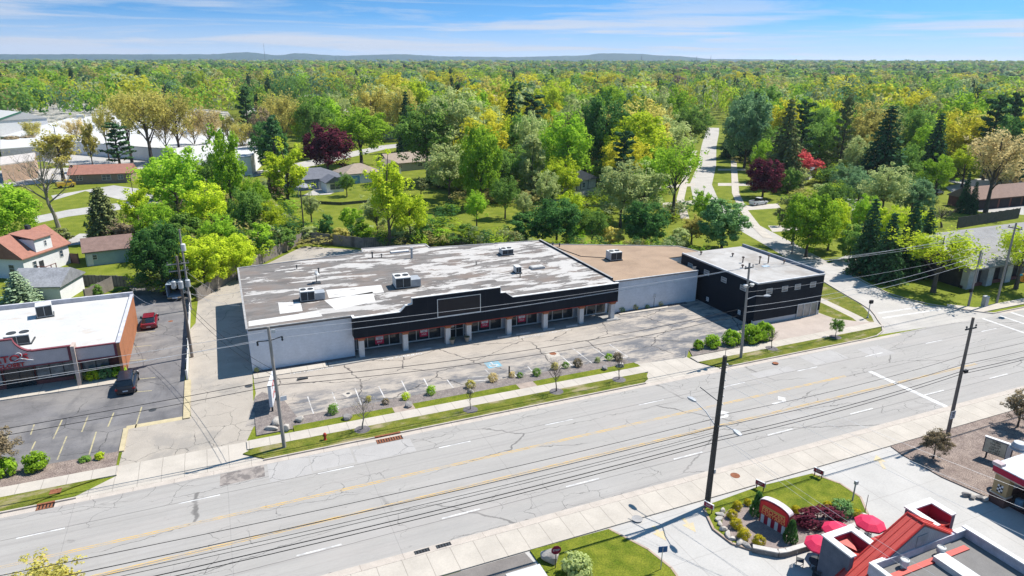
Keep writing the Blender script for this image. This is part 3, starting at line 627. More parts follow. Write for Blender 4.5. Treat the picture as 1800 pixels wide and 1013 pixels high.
for a, b, c, d in ((22.39, 27.91, 6.10, 6.18), (22.39, 27.91, 3.88, 3.96), (22.39, 22.47, 3.96, 6.10), (27.83, 27.91, 3.96, 6.10)): sf.box(a, b, 73.33, 73.358, c, d)
sf.build('sign_border', WTRIM, so, world=False) if False else None
sfo = MB(); sfo.v, sfo.f, sfo.m = sf.v, sf.f, sf.m; sfo.build('sign_border', WTRIM, A)
rb_ = MB(); rb_.box(12.75, 47.3, 73.72, 75.58, 2.55, 2.677); rb_.build('soffit', mat('soffit_grey', (0.33, 0.32, 0.31), 0.9), A)
rt_ = MB(); rt_.box(12.45, 47.55, 73.375, 73.66, 2.58, 2.676); rt_.build('red_band', REDT, A)
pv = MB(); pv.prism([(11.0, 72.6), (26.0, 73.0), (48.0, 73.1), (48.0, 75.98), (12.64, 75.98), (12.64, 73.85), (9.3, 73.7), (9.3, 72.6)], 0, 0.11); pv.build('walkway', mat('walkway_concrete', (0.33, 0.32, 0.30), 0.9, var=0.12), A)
PU = [13.3, 18.5, 23.8, 26.5, 31.9, 37.0, 42.3, 47.05]
for u_ in PU:
    pl = MB(); pl.box(u_-0.30, u_+0.30, 73.70, 74.30, 0.11, 2.18); po = pl.build('pillar', mat('white_pillar', (0.68, 0.67, 0.65), 0.8, var=0.06), A)
    cc = MB()
    for k in range(3): cc.box(u_-0.34-0.03*k, u_+0.34+0.03*k, 73.66-0.03*k, 74.34+0.03*k, 2.18+0.10*k, 2.28+0.10*k-0.004)
    bo = MB(); bo.v, bo.f, bo.m = cc.v, cc.f, cc.m
    bo.v = [(p[0]-A.location.x, p[1]-A.location.y, p[2]-A.location.z) for p in bo.v]; bo.build('brick_cap', BRICK, po, world=False)
# shop windows between the pillars, each with its panes and white bars
for a, b in ((13.0, 18.3), (18.7, 23.5), (26.8, 31.6), (32.2, 36.7), (37.3, 42.0), (42.6, 47.0)):
    g_ = MB(); g_.box(a, b, 75.60, 75.66, 0.42, 2.50); w_ = g_.build('shop_window', GLASS, A)
    f_ = MB()
    f_.box(a, b, 75.50, 75.597, 0.30, 0.44); f_.box(a, b, 75.52, 75.597, 2.44, 2.54)
    for k in range(5 if b-a > 5 else 4):
        x = a+0.04+(b-a-0.08)*k/(4 if b-a > 5 else 3); f_.box(x-0.04, x+0.04, 75.53, 75.597, 0.44, 2.44)
    f_.v = [(p[0]-A.location.x, p[1]-A.location.y, p[2]) for p in f_.v]; f_.build('window_bars', METALW, w_, world=False)
    i_ = MB(); i_.box(a+0.3, b-0.9, 75.585, 75.597, 1.45, 2.35); i_.v = [(p[0]-A.location.x, p[1]-A.location.y, p[2]) for p in i_.v]; i_.build('pale_blind', INTER, w_, world=False)
dr = MB(); dr.box(23.9, 26.4, 75.60, 75.66, 0.12, 2.5); do = dr.build('door', GLASS, A)
df = MB()
for x in (23.9, 24.6, 25.35, 26.36): df.box(x, x+0.08, 75.53, 75.597, 0.12, 2.48)
df.box(23.98, 26.36, 75.53, 75.596, 1.15, 1.22); df.box(23.98, 26.36, 75.535, 75.596, 2.36, 2.46)
df.box(24.75, 25.2, 75.52, 75.53, 1.5, 2.1)
df.v = [(p[0]-A.location.x, p[1]-A.location.y, p[2]) for p in df.v]; df.build('door_frame', METALW, do, world=False)
vs_ = MB()
for x, y, r_, h_ in ((11.5, 92.5, 0.09, 0.7), (20.0, 97.6, 0.10, 0.8), (21.3, 97.3, 0.07, 0.45), (36.4, 80.6, 0.07, 0.5), (33.0, 88.5, 0.06, 0.4), (9.0, 96.0, 0.07, 0.4)):
    vs_.lathe((x, y, 5.1), [(r_, 0), (r_, h_), (r_*1.7, h_), (r_*1.7, h_+0.12), (0.02, h_+0.16)], 8)
vs_.build('vent_pipe', METALD, A)
pf = MB(); pf.lathe((25.4, 95.4, 5.1), [(0.17, 0), (0.17, 1.45), (0.24, 1.45), (0.24, 1.6)], 10); pf.build('flue', METAL, A)
sk = MB(); sk.box(23.2, 26.0, 99.0, 99.7, 5.1, 5.32); sk.build('skylight', WTRIM, A)
# red sale posters in four shop windows
BANR = mat('poster_red', (0.66, 0.03, 0.09), 0.6, var=0.05)
BANP = mat('poster_purple', (0.10, 0.02, 0.13), 0.6, var=0.05)
BANW = mat('poster_white', (0.85, 0.84, 0.84), 0.6, var=0.02)
for i, (px, py) in enumerate(((667, 597), (745, 584), (852, 568), (917, 559))):
    d = ray(px, py); t = 75.48/d.y; x, z = d.x*t, CAM_H+d.z*t
    posn = ('leftmost window', 'second window from the left, beside the door', 'window right of the door', 'window third from the right end')[i]
    o = thing('sale_poster', 'red building for sale poster in the %s' % posn, 'poster', (x, 75.48, z), 0, 'red sale posters in the shop windows')
    m_ = MB(); m_.box(x-0.52, x+0.52, 75.455, 75.495, z-0.55, z+0.50); m_.build('sheet', BANR, o)
    m_ = MB(); m_.box(x-0.44, x+0.44, 75.448, 75.4545, z-0.02, z+0.40); m_.build('white_band', BANW, o)
    text_mesh('BUILDING', 0.185, facing((x, 75.446, z+0.28)), 0.002, 'lettering', BANP, o, 0.92)
    text_mesh('FOR', 0.17, facing((x, 75.446, z+0.08)), 0.002, 'lettering', BANP, o)
    text_mesh('SALE', 0.30, facing((x, 75.452, z-0.26)), 0.002, 'lettering', BANW, o)
# planters by the door, wheel stops under the canopy
for i, (px, py) in enumerate(((795, 605), (821, 601))):
    g_ = G(px, py, 0.11); o = thing('planter', ('stone urn planter left of the shop door, by the pillar', 'stone urn planter right of the shop door, by the pillar')[i], 'planter', g_, 0, 'urn planters at the shop door')
    m_ = MB(); m_.lathe(g_, [(0.16, 0), (0.22, 0.08), (0.20, 0.2), (0.34, 0.62), (0.38, 0.66), (0.33, 0.66), (0.3, 0.6)], 14); m_.build('urn', mat('urn_stone', (0.36, 0.31, 0.25), 0.9), o, smooth=False)
    m_ = MB(); rn = random.Random(i+3)
    for k in range(40):
        t = rn.uniform(0, 6.28); q = rn.uniform(0, 0.3); z0 = g_.z+0.62; c = Vector((g_.x+q*math.cos(t), g_.y+q*math.sin(t), z0)); m_.tube([c, c+Vector((0.12*math.cos(t), 0.12*math.sin(t), rn.uniform(0.12, 0.35)))], [0.02, 0.004], 4)
    m_.build('dry_stems', mat('dry_stem', (0.16, 0.15, 0.06), 0.9), o)
for i, (x, y, w) in enumerate(((20.5, 73.15, 1.9), (31.0, 73.2, 1.9), (33.6, 73.25, 1.9), (37.3, 73.35, 1.7), (40.6, 73.3, 1.7), (46.6, 73.3, 1.6))):
    m_ = MB(); m_.xprism([(y-0.13, 0.112), (y+0.13, 0.112), (y+0.09, 0.24), (y-0.09, 0.24)], x-w/2, x+w/2)
    tag(m_.build('wheel_stop', mat('wheel_stop_concrete', (0.42, 0.41, 0.40), 0.9)), 'concrete wheel stop lying along the shaded shop walkway, %s from the left' % ('first', 'second', 'third', 'fourth', 'fifth', 'sixth')[i], 'wheel stop', 'wheel stops along the shop walkway')

# ------------------------------------------------------------------ roof machines
def hvac(name, label, x, y, z, w, d, h, rz, grille='front', group='rooftop machines on the long patched roof', fan=True, tail=0):
    o = thing(name, label, 'air conditioner', (x, y, z), rz, group)
    m_ = MB(); m_.box(-w/2-0.1, w/2+0.1, -d/2-0.1, d/2+0.1, 0.004, 0.14); m_.build('curb', METALD, o, world=False)
    m_ = MB(); m_.box(-w/2, w/2, -d/2, d/2, 0.14, h); m_.build('cabinet', METALW, o, world=False, bevel=0.02)
    m_ = MB(); m_.box(-w/2+0.06, -0.03, -d/2-0.02, -d/2-0.003, 0.22, h-0.12); m_.box(0.03, w/2-0.06, -d/2-0.02, -d/2-0.003, 0.22, h-0.12)
    m_.build('grille', METALD, o, world=False)
    if fan:
        for sx in (-1, 1):
            m_ = MB(); m_.lathe((sx*w/4, 0, h), [(min(w/5, d/3), 0.003), (min(w/5, d/3), 0.07), (min(w/5, d/3)*0.9, 0.07), (min(w/5, d/3)*0.9, 0.03)], 14); m_.build('fan', METALD, o, world=False)
    if tail:
        m_ = MB(); m_.box(w/2+0.02, w/2+tail, -d/2+0.1, d/2-0.2, 0.10, h*0.72); m_.build('duct', METAL, o, world=False, bevel=0.02)
    return o
hvac('rooftop_unit', 'grey rooftop unit with dark grille near the left end of the patched roof', 8.6, 82.0, 5.1, 1.7, 1.6, 1.35, R(-3), tail=1.2)
hvac('rooftop_unit', 'tall white rooftop unit with two grilles behind the blank black sign', 20.6, 82.9, 5.1, 2.0, 2.2, 1.5, R(-3), tail=1.3)
hvac('rooftop_unit', 'low pale rooftop unit at the far right of the patched roof', 39.3, 92.3, 5.1, 1.8, 1.5, 0.95, R(-3))
hvac('rooftop_unit', 'small narrow rooftop box right of the middle of the patched roof', 37.0, 82.9, 5.1, 0.8, 1.1, 1.0, R(-3), fan=False)
hvac('rooftop_unit', 'pale rooftop unit alone on the brown gravel roof', 54.0, 85.2, 4.62, 1.9, 1.7, 1.35, R(-4), group='lone units on other roofs')
hb_ = MB(); hb_.box(-1.0, 1.0, -0.6, 0.6, 0.004, 0.28); hb_.box(-0.9, 0.9, -0.5, 0.5, 0.28, 0.34)
o = hb_.build('roof_hatch', mat('hatch_white', (0.5, 0.49, 0.47), 0.8)); o.location = (40.5, 83.9, 5.1); tag(o, 'low flat roof hatch right of the small rooftop box', 'roof hatch')
o = thing('satellite_dish', 'grey satellite dish on a weighted tripod on the patched roof, above the left rooftop unit', 'dish', (10.6, 88.4, 5.1))
m_ = MB(); m_.tube([(10.6, 88.4, 5.1), (10.6, 88.4, 6.3)], 0.05, 6); m_.obox((10.6, 88.4, 5.16), (1.0, 1.0, 0.1)); m_.build('mast', METALD, o)
m_ = MB(); m_.lathe((0, 0, 0), [(0.03, 0), (0.25, 0.05), (0.45, 0.16), (0.45, 0.18), (0.25, 0.08)], 16); 
d_ = m_.build('dish', METAL, o, world=False); d_.location = (0, 0, 1.3); d_.rotation_euler = (R(55), 0, R(70))

# ------------------------------------------------------------------ brown roofed block in the middle
B = thing('middle_block', 'low white-painted block building with brown gravel roof between the long shop and the black building', 'building', (55, 76, 0))
BP = [(48.5, 75.7), (62.35, 75.7), (62.35, 83.0), (69.5, 83.0), (68.0, 88.0), (60.0, 91.8), (48.3, 97.0), (48.3, 78)]
BROOF = mat('brown_roof', (0.36, 0.255, 0.175), 0.95, var=0.12, scale=0.35, fine=0.10, fscale=5); overlay(BROOF, blotch(0.22, 0.55, 0.72, 0.5, loc=(8, 1, 0)), (0.22, 0.15, 0.105)); overlay(BROOF, blotch(0.4, 0.55, 0.75, 0.35), (0.42, 0.32, 0.23))
m_ = MB(); m_.prism(BP, 0, 4.45); m_.build('wall', BLOCKW, B)
m_ = MB(); m_.prism(BP, 4.45, 4.6); m_.build('roof', BROOF, B)
m_ = MB(); edge(m_, [(48.4, 75.62), (62.3, 75.62)], 4.66, 0.2, 0.14); m_.build('front_coping', mat('white_coping', (0.55, 0.54, 0.53), 0.8), B)
m_ = MB(); edge(m_, [(69.5, 83.0), (68.0, 88.05), (60, 91.9), (48.3, 97.1)], 4.63, 0.2, 0.12); m_.build('back_coping', MT['grey_coping'], B)
m_ = MB(); m_.tube([(48.9, 95.5, 4.66), (50.2, 88.5, 4.66), (53.3, 86.3, 4.66)], 0.05, 6); m_.build('gas_pipe', METALD, B)
m_ = MB(); [m_.lathe((x, y, 4.6), [(0.1, 0), (0.1, 0.5), (0.17, 0.5), (0.17, 0.6)], 8) for x, y in ((48.9, 95.6), (49.8, 95.0))]; m_.build('vent_pipe', METALD, B)
m_ = MB()
for k in range(7): m_.tube([(61.5, 76.1+k*0.0, 4.6), (61.5, 76.1, 5.0)], 0.02, 5) if k == 0 else m_.tube([(61.5+0.1*k, 76.0, 4.61), (61.5+0.1*k, 76.0, 5.15)], 0.02, 5)
m_.tube([(61.5, 76.0, 5.15), (62.2, 76.0, 5.15)], 0.02, 5); m_.build('roof_rail', METALW, B)

# ------------------------------------------------------------------ black two-storey corner building
C = thing('black_building', 'two-storey black corner building with white base band and small high windows', 'building', (68.5, 72, 0))
CROOF = mat('grey_roof', (0.44, 0.42, 0.395), 0.9, var=0.12, scale=0.35, fine=0.06, fscale=4); overlay(CROOF, blotch(0.22, 0.46, 0.62, 0.7, loc=(7, 2, 0)), (0.29, 0.255, 0.22)); overlay(CROOF, blotch(0.5, 0.64, 0.74, 0.6, loc=(1, 2, 0)), (0.18, 0.16, 0.145))
m_ = MB(); m_.box(63.0, 74.7, 64.5, 80.6, 0.72, 5.75); m_.box(63.0, 74.6, 64.9, 80.55, 0, 0.717); m_.build('wall', BLACKP, C)
m_ = MB(); m_.box(63.04, 74.66, 64.53, 64.89, 0, 0.717); m_.box(74.603, 74.67, 64.89, 80.5, 0, .717); m_.build('base_band', mat('white_base', (0.62, 0.61, 0.60), 0.85, var=0.08), C)
m_ = MB(); m_.box(63.0, 74.7, 64.5, 80.6, 5.75, 5.87); m_.build('roof', CROOF, C)
m_ = MB()
for a, b, c, d in ((62.96, 74.74, 64.44, 64.66), (62.96, 63.18, 64.66, 80.5)): m_.box(a, b, c, d, 5.87, 6.0)
m_.build('coping', mat('pale_coping', (0.60, 0.60, 0.61), 0.7), C)
m_ = MB(); m_.box(74.45, 74.74, 64.66, 80.6, 5.87, 6.25); m_.build('right_parapet', mat('slate_parapet', (0.25, 0.27, 0.31), 0.8), C)
def small_window(par, x0, x1, y0, y1, z0, z1, axis, out):
    m1, m2 = MB(), MB(); t = 0.05
    if axis == 'y':
        m1.box(x0+t, x1-t, y0-0.012, y0-0.003, z0+t, z1-t); y = y0
        for a, b, c, d in ((x0, x1, z1-t, z1), (x0, x1, z0, z0+t), (x0, x0+t, z0+t, z1-t), (x1-t, x1, z0+t, z1-t), (x0+t, x1-t, (z0+z1)/2-0.03, (z0+z1)/2+0.03)): m2.box(a, b, y-0.05, y-0.012 if c == (z0+z1)/2-0.03 else y-0.002, c, d)
    else:
        m1.box(x0-0.012, x0-0.003, y0+t, y1-t, z0+t, z1-t)
        for a, b, c, d in ((y0, y1, z1-t, z1), (y0, y1, z0, z0+t), (y0, y0+t, z0+t, z1-t), (y1-t, y1, z0+t, z1-t), (y0+t, y1-t, (z0+z1)/2-0.03, (z0+z1)/2+0.03)): m2.box(x0-0.05, x0-0.012 if c == (z0+z1)/2-0.03 else x0-0.002, a, b, c, d)
    w = m1.build('window', mat('pale_pane', (0.30, 0.27, 0.25), 0.3, var=0.3, scale=2), par)
    m2.v = [(p[0]-par.location.x, p[1]-par.location.y, p[2]-par.location.z) for p in m2.v]; m2.build('frame', METALW, w, world=False)
for uc in (65.1, 67.75, 70.0, 72.75): small_window(C, uc-0.5, uc+0.5, 64.5, 64.5, 4.28, 5.05, 'y', -1)
for vc in (78.35, 74.6, 70.9, 67.05): small_window(C, 63.0, 63.0, vc-0.55, vc+0.55, 4.22, 4.92, 'x', -1)
m_ = MB(); m_.box(70.5, 74.1, 64.44, 64.49, 0.22, 2.05); w = m_.build('shop_window', mat('bright_shop_glass', (0.30, 0.29, 0.27), 0.12, var=0.35, scale=0.8, spec=0.6), C)
m_ = MB()
for x in (70.46, 71.6, 72.8, 74.06): m_.box(x, x+0.08, 64.36, 64.435, 0.2, 2.05)
m_.box(70.46, 74.14, 64.365, 64.436, 2.05, 2.13); m_.box(70.46, 74.14, 64.365, 64.436, 0.14, 0.2)
m_.v = [(p[0]-C.location.x, p[1]-C.location.y, p[2]) for p in m_.v]; m_.build('frame', METALW, w, world=False)
for x, y, h_ in ((68.1, 73.2, 0.75), (70.0, 71.9, 0.95), (71.3, 71.6, 1.1), (65.2, 78.9, 0.35), (73.3, 70.6, 0.4), (66.3, 71.2, 0.3), (69.0, 76.4, 0.35)):
    m_ = MB(); m_.lathe((x, y, 5.87), [(0.08, 0), (0.08, h_), (0.2, h_), (0.2, h_+0.12), (0.05, h_+0.2)], 8); m_.build('vent_pipe', mat('brown_vent', (0.09, 0.06, 0.055), 0.8), C)
m_ = MB(); m_.box(69.3, 70.4, 70.2, 70.9, 5.874, 5.93); m_.build('blue_tarp', mat('pale_blue_patch', (0.42, 0.52, 0.62), 0.8), C)
PARK = mat('sign_white', (0.74, 0.74, 0.75), 0.6, var=0.03); SBLK = mat('sign_black', (0.03, 0.03, 0.035), 0.6)
for i, (v_, z_) in enumerate(((73.8, 0.5), (67.2, 0.75))):
    o = thing('parking_notice', ('white parking notice low on the shaded black wall, nearer the white block wall', 'white parking notice low on the shaded black wall, nearer the street')[i], 'sign', (62.95, v_, z_), 0, 'parking notices on the black wall')
    m_ = MB(); m_.box(62.93, 62.98, v_-0.25, v_+0.25, z_, z_+0.6); m_.build('plate', PARK, o)
    M_ = Matrix.Translation((62.925, v_, z_+0.4)) @ Matrix.Rotation(-math.pi/2, 4, 'Z') @ Matrix.Rotation(math.pi/2, 4, 'X')
    text_mesh('NO', 0.19, M_, 0.003, 'lettering', SBLK, o); M_ = Matrix.Translation((62.925, v_, z_+0.16)) @ Matrix.Rotation(-math.pi/2, 4, 'Z') @ Matrix.Rotation(math.pi/2, 4, 'X')
    text_mesh('PARKING', 0.1, M_, 0.003, 'lettering', SBLK, o)
g_ = G(1149, 540); o = thing('post_sign', 'small white sign on a post before the white block wall', 'sign', g_)
m_ = MB(); m_.tube([g_, g_+Vector((0, 0, 2.0))], 0.04, 6); m_.build('post', METALD, o)
m_ = MB(); m_.box(g_.x-0.22, g_.x+0.22, g_.y-0.07, g_.y-0.042, 1.4, 2.0); m_.build('plate', PARK, o)
text_mesh('NO', 0.16, facing((g_.x, g_.y-0.073, 1.82)), 0.002, 'lettering', SBLK, o); text_mesh('PARKING', 0.09, facing((g_.x, g_.y-0.073, 1.58)), 0.002, 'lettering', SBLK, o)

# ------------------------------------------------------------------ clothing store with the arched front on the left
D = thing('clothing_store', 'low store with white flat roof, arched grey front and orange brick side wall', 'building', (-20, 85, 0))
m_ = MB(); m_.box(-60, -11.75, 79.6, 95.3, 0, 3.75); m_.build('wall', BRICKD, D)
m_ = MB(); m_.box(-11.75, -11.45, 78.05, 95.35, 0, 4.15); m_.build('side_wall', BRICK, D)
WROOF = mat('white_membrane', (0.56, 0.55, 0.53), 0.8, var=0.06, scale=0.4); overlay(WROOF, blotch(0.35, 0.58, 0.72, 0.55, stretch=(0.8, 1.2, 1)), (0.45, 0.33, 0.22))
m_ = MB(); m_.box(-60, -11.75, 78.3, 95.0, 3.75, 3.95); m_.build('roof', WROOF, D)
m_ = MB(); m_.box(-60, -11.40, 95.02, 95.36, 3.75, 4.5); m_.box(-11.76, -11.38, 78.04, 95.0, 4.153, 4.24); m_.build('coping', mat('lilac_coping', (0.55, 0.54, 0.57), 0.7), D)
arch = [(-26.0, 2.95), (-15.9, 2.95), (-15.9, 4.45), (-19.3, 4.45)]
for k in range(9):
    t = k/8; arch.append((-19.3-1.35*math.sin(t*math.pi/2), 4.45+1.5*(1-math.cos(t*math.pi/2))**0.75 if k else 4.5))
arch += [(-24.5, 5.98), (-26.0, 5.0)]
m_ = MB(); m_.vprism(arch, 78.0, 78.28); m_.build('arched_front', STUCCO, D)
m_ = MB(); ap_ = [(-15.85, 4.5), (-19.3, 4.5)] + [(p[0], p[1]+0.05) for p in arch[4:13]] + [(-24.5, 6.03)]
for i in range(len(ap_)-1):
    a, b = ap_[i], ap_[i+1]; m_.add([(a[0], 77.95, a[1]-0.06), (b[0], 77.95, b[1]-0.06), (b[0], 77.95, b[1]+0.07), (a[0], 77.95, a[1]+0.07), (a[0], 78.32, a[1]-0.06), (b[0], 78.32, b[1]-0.06), (b[0], 78.32, b[1]+0.07), (a[0], 78.32, a[1]+0.07)],
        [(0,3,2,1),(4,5,6,7),(0,1,5,4),(2,3,7,6),(1,2,6,5),(3,0,4,7)])
m_.box(-16.15, -15.86, 77.94, 77.998, 2.95, 4.44); m_.box(-26, -16.16, 77.96, 77.998, 2.85, 2.99)
m_.build('maroon_trim', MAROON, D)
m_ = MB(); m_.box(-15.84, -15.5, 77.7, 79.0, 0.12, 4.55); m_.build('fin_wall', mat('cream_fin', (0.55, 0.44, 0.38), 0.85), D)
m_ = MB(); m_.box(-15.48, -11.77, 78.1, 78.28, 2.75, 4.1); m_.build('side_fascia', STUCCO, D)
m_ = MB(); m_.box(-15.48, -11.77, 78.05, 78.3, 4.103, 4.22); m_.box(-15.48, -11.77, 78.04, 78.098, 2.62, 2.8); m_.box(-12.0, -11.77, 78.05, 78.098, 2.8, 4.1); m_.build('side_trim', MAROON, D)
for a, b in ((-25.9, -22.6), (-19.6, -15.9), (-15.4, -12.9)):
    m_ = MB(); yy = 79.5 if b < -15.5 else 79.45; m_.box(a, b, yy, yy+0.08, 0.75, 2.75); w = m_.build('shop_window', mat('store_glass', (0.15, 0.19, 0.21), 0.08, var=0.55, scale=1.3, spec=0.6), D)  # brighter bluish, patchy base colour puts a reflection into the panes
    m_ = MB()
    n_ = 2 if b-a < 3 else 3
    for k in range(n_+1): x = a+(b-a)*k/n_; m_.box(x-0.04, x+0.04, yy-0.06, yy-0.003, 0.7, 2.75)
    m_.box(a-0.04, b+0.04, yy-0.06, yy-0.004, 0.62, 0.7)
    m_.v = [(p[0]-D.location.x, p[1]-D.location.y, p[2]) for p in m_.v]; m_.build('window_bars', METALD, w, world=False)
m_ = MB(); m_.box(-22.4, -19.8, 79.52, 79.58, 0.12, 2.7); d_ = m_.build('door', GLASS, D)
m_ = MB(); [m_.box(x, x+0.08, 79.46, 79.517, 0.12, 2.7) for x in (-22.4, -21.15, -19.88)]; m_.v = [(p[0]-D.location.x, p[1]-D.location.y, p[2]) for p in m_.v]; m_.build('door_frame', METALD, d_, world=False)
LRED = mat('letter_red', (0.52, 0.035, 0.045), 0.5, var=0.05)
text_mesh("LATO'S", 0.98, facing((-21.4, 77.9, 3.95)), 0.06, 'lettering', LRED, D, 1.15)
text_mesh("CLOSET", 0.55, facing((-21.2, 77.9, 3.25)), 0.05, 'lettering', LRED, D, 1.2)
hk = MB(); hk.tube([(-20.35+0.28*math.cos(t), 77.8, 4.3+0.28*math.sin(t)) for t in [2.6-i*0.4 for i in range(9)]] + [(-20.35, 77.8, 3.98), (-19.2, 77.8, 3.62), (-21.2, 77.8, 3.62), (-20.35, 77.8, 3.95)], 0.035, 5); hk.build('hanger_emblem', BANW, D)
hvac('rooftop_unit', 'large white rooftop unit behind the arched store front', -21.2, 82.6, 3.95, 2.3, 1.8, 1.15, R(0), group='units on the white store roof')
hvac('rooftop_unit', 'tall white rooftop unit at the back of the white store roof', -20.3, 91.0, 3.95, 1.6, 1.6, 1.5, R(10), group='units on the white store roof', fan=False)

# ------------------------------------------------------------------ houses
SHINGR = mat('red_shingle', (0.36, 0.17, 0.125), 0.95, var=0.12, scale=1.4, fine=0.10, fscale=6)
SHINGB = mat('brown_shingle', (0.235, 0.155, 0.13), 0.95, var=0.14, scale=1.4, fine=0.12, fscale=6)
SHINGG = mat('grey_shingle', (0.30, 0.305, 0.32), 0.95, var=0.18, scale=1.2, fine=0.16, fscale=5)
SHINGD = mat('slate_shingle', (0.17, 0.175, 0.20), 0.95, var=0.14, scale=1.2, fine=0.10, fscale=6)
SHINGT = mat('tan_shingle', (0.36, 0.29, 0.23), 0.95, var=0.12, scale=1.4)
SIDEW = mat('white_siding', (0.88, 0.875, 0.87), 0.8, var=0.05, scale=1.0); overlay(SIDEW, joints(2, 0.22, 0.016, amt=0.25), (0.4, 0.4, 0.42))
SIDEB = mat('blue_grey_siding', (0.22, 0.27, 0.36), 0.85, var=0.07); SIDET = mat('tan_siding', (0.46, 0.38, 0.31), 0.85, var=0.07); SIDEG = mat('grey_siding', (0.36, 0.37, 0.36), 0.85, var=0.07)
SIDEP = mat('pale_blue_siding', (0.45, 0.56, 0.66), 0.85, var=0.07); SIDETEAL = mat('green_grey_siding', (0.36, 0.47, 0.47), 0.85, var=0.06)
WPANE = mat('house_pane', (0.06, 0.09, 0.12), 0.15, var=0.3, scale=2, spec=0.5)
def win(par, x, y, z, w, h, side):      # a window part with its frame; side: -y +y -x +x in house coordinates
    m1, m2 = MB(), MB(); t = 0.07
    def bx(mb, a0, a1, z0, z1, o0, o1):
        if side == '-y': mb.box(x+a0, x+a1, y-o1, y-o0, z0, z1)
        elif side == '+y': mb.box(x+a0, x+a1, y+o0, y+o1, z0, z1)
        elif side == '-x': mb.box(x-o1, x-o0, y+a0, y+a1, z0, z1)
        else: mb.box(x+o0, x+o1, y+a0, y+a1, z0, z1)
    bx(m1, -w/2+t, w/2-t, z+t, z+h-t, 0.004, 0.016)
    for a0, a1, z0, z1 in ((-w/2, w/2, z+h-t, z+h), (-w/2, w/2, z, z+t), (-w/2, -w/2+t, z+t, z+h-t), (w/2-t, w/2, z+t, z+h-t)): bx(m2, a0, a1, z0, z1, 0.003, 0.05)
    bx(m2, -w/2+t, w/2-t, z+h/2-0.02, z+h/2+0.02, 0.017, 0.045)
    if w > 1.2: bx(m2, -0.03, 0.03, z+t, z+h/2-0.02, 0.017, 0.045); bx(m2, -0.03, 0.03, z+h/2+0.02, z+h-t, 0.017, 0.045)
    o = m1.build('window', WPANE, par, world=False); m2.build('frame', WTRIM, o, world=False); return o
def house(name, label, cat, loc, rz, w, d, h, rh, wm, rm, group=None, ridge='x', wins=(), hip=0.0, over=0.35, door=None, garage=None):
    o = thing(name, label, cat, loc, rz, group); m_ = MB()
    if ridge == 'x':
        m_.xprism([(-d/2, 0), (d/2, 0), (d/2, h), (0, h+rh*(0 if hip else 1)), (-d/2, h)], -w/2, w/2)
    else: m_.vprism([(-w/2, 0), (w/2, 0), (w/2, h), (0, h+rh*(0 if hip else 1)), (-w/2, h)], -d/2, d/2)
    m_.build('wall', wm, o, world=False); m_ = MB()
    L, S = (w, d) if ridge == 'x' else (d, w)
    e, th = over, 0.14; sl = rh/(S/2); z0 = h-sl*e
    def P(a, b, z): return (a, b, z) if ridge == 'x' else (b, a, z)
    hp = hip*S/2
    T = [P(-L/2-e, -S/2-e, z0), P(L/2+e, -S/2-e, z0), P(L/2+e, S/2+e, z0), P(-L/2-e, S/2+e, z0), P(-L/2-e+hp*1.2, 0, h+rh+0.02), P(L/2+e-hp*1.2, 0, h+rh+0.02)]
    Bt = [(p[0], p[1], p[2]+th) for p in T]
    V = T+Bt
    F = [(6, 7, 11, 10), (8, 9, 10, 11), (0, 1, 7, 6), (2, 3, 9, 8), (0, 4, 5, 1), (2, 5, 4, 3), (1, 5, 2), (3, 4, 0)] + ([(7, 8, 11), (9, 6, 10), (1, 2, 8, 7), (3, 0, 6, 9)] if hip else [(1, 5, 11, 7), (5, 2, 8, 11), (3, 4, 10, 9), (4, 0, 6, 10)])
    if ridge != 'x': F = [f[::-1] for f in F]
    m_.add(V, F); m_.build('roof', rm, o, world=False)
    for q in wins: win(o, *q)
    if door:
        x, y, side, dm = door; m_ = MB()
        if side in '-y': m_.box(x-0.45, x+0.45, y-0.04, y-0.003, 0.05, 2.1)
        elif side == '+x': m_.box(x+0.003, x+0.04, y-0.45, y+0.45, 0.05, 2.1)
        else: m_.box(x-0.04, x-0.003, y-0.45, y+0.45, 0.05, 2.1)
        m_.build('door', dm, o, world=False)
    if garage:
        x, y, side, w_, dm = garage; m_ = MB()
        if side == '-y': m_.box(x-w_/2, x+w_/2, y-0.05, y-0.003, 0.05, 2.2)
        else: m_.box(x+0.003, x+0.05, y-w_/2, y+w_/2, 0.05, 2.2)
        m_.build('garage_door', dm, o, world=False)
    return o
def at(px, py): return G(px, py)
# white house with the red roof: long body, gabled cross wing, dormer, deck
g = at(66, 492)
hs = house('red_roof_house', 'white two-storey house with red shingle roof and wooden back steps', 'house', (-29.6, 128.8, 0), R(59), 9.4, 7.5, 3.5, 2.8, SIDEW, SHINGR, ridge='x',
           wins=((3.0, -3.75, 1.5, 0.8, 1.2, '-y'), (-2.6, -3.75, 1.2, 0.8, 1.2, '-y'), (-4.7, -1.6, 1.0, 1.0, 1.3, '-x'), (-4.7, 1.8, 1.0, 1.0, 1.3, '-x'), (-4.7, 0, 3.9, 1.0, 1.2, '-x')), door=(-1.3, -3.75, '-y', METALD))
m_ = MB(); m_.box(-1.9, 1.5, -3.80, 1.0, 2.9, 5.6); dm_ = m_.build('dormer', SIDEW, hs, world=False)
m_ = MB(); m_.add([(-2.1, -4.05, 5.62), (1.7, -4.05, 5.62), (1.7, 0.3, 6.35), (-2.1, 0.3, 6.35), (-2.1, -4.05, 5.76), (1.7, -4.05, 5.76), (1.7, 0.3, 6.5), (-2.1, 0.3, 6.5)], [(0,3,2,1),(4,5,6,7),(0,1,5,4),(1,2,6,5),(2,3,7,6),(3,0,4,7)]); m_.build('dormer_roof', SHINGR, hs, world=False)
win(hs, 0.2, -3.80, 4.2, 0.5, 0.9, '-y')
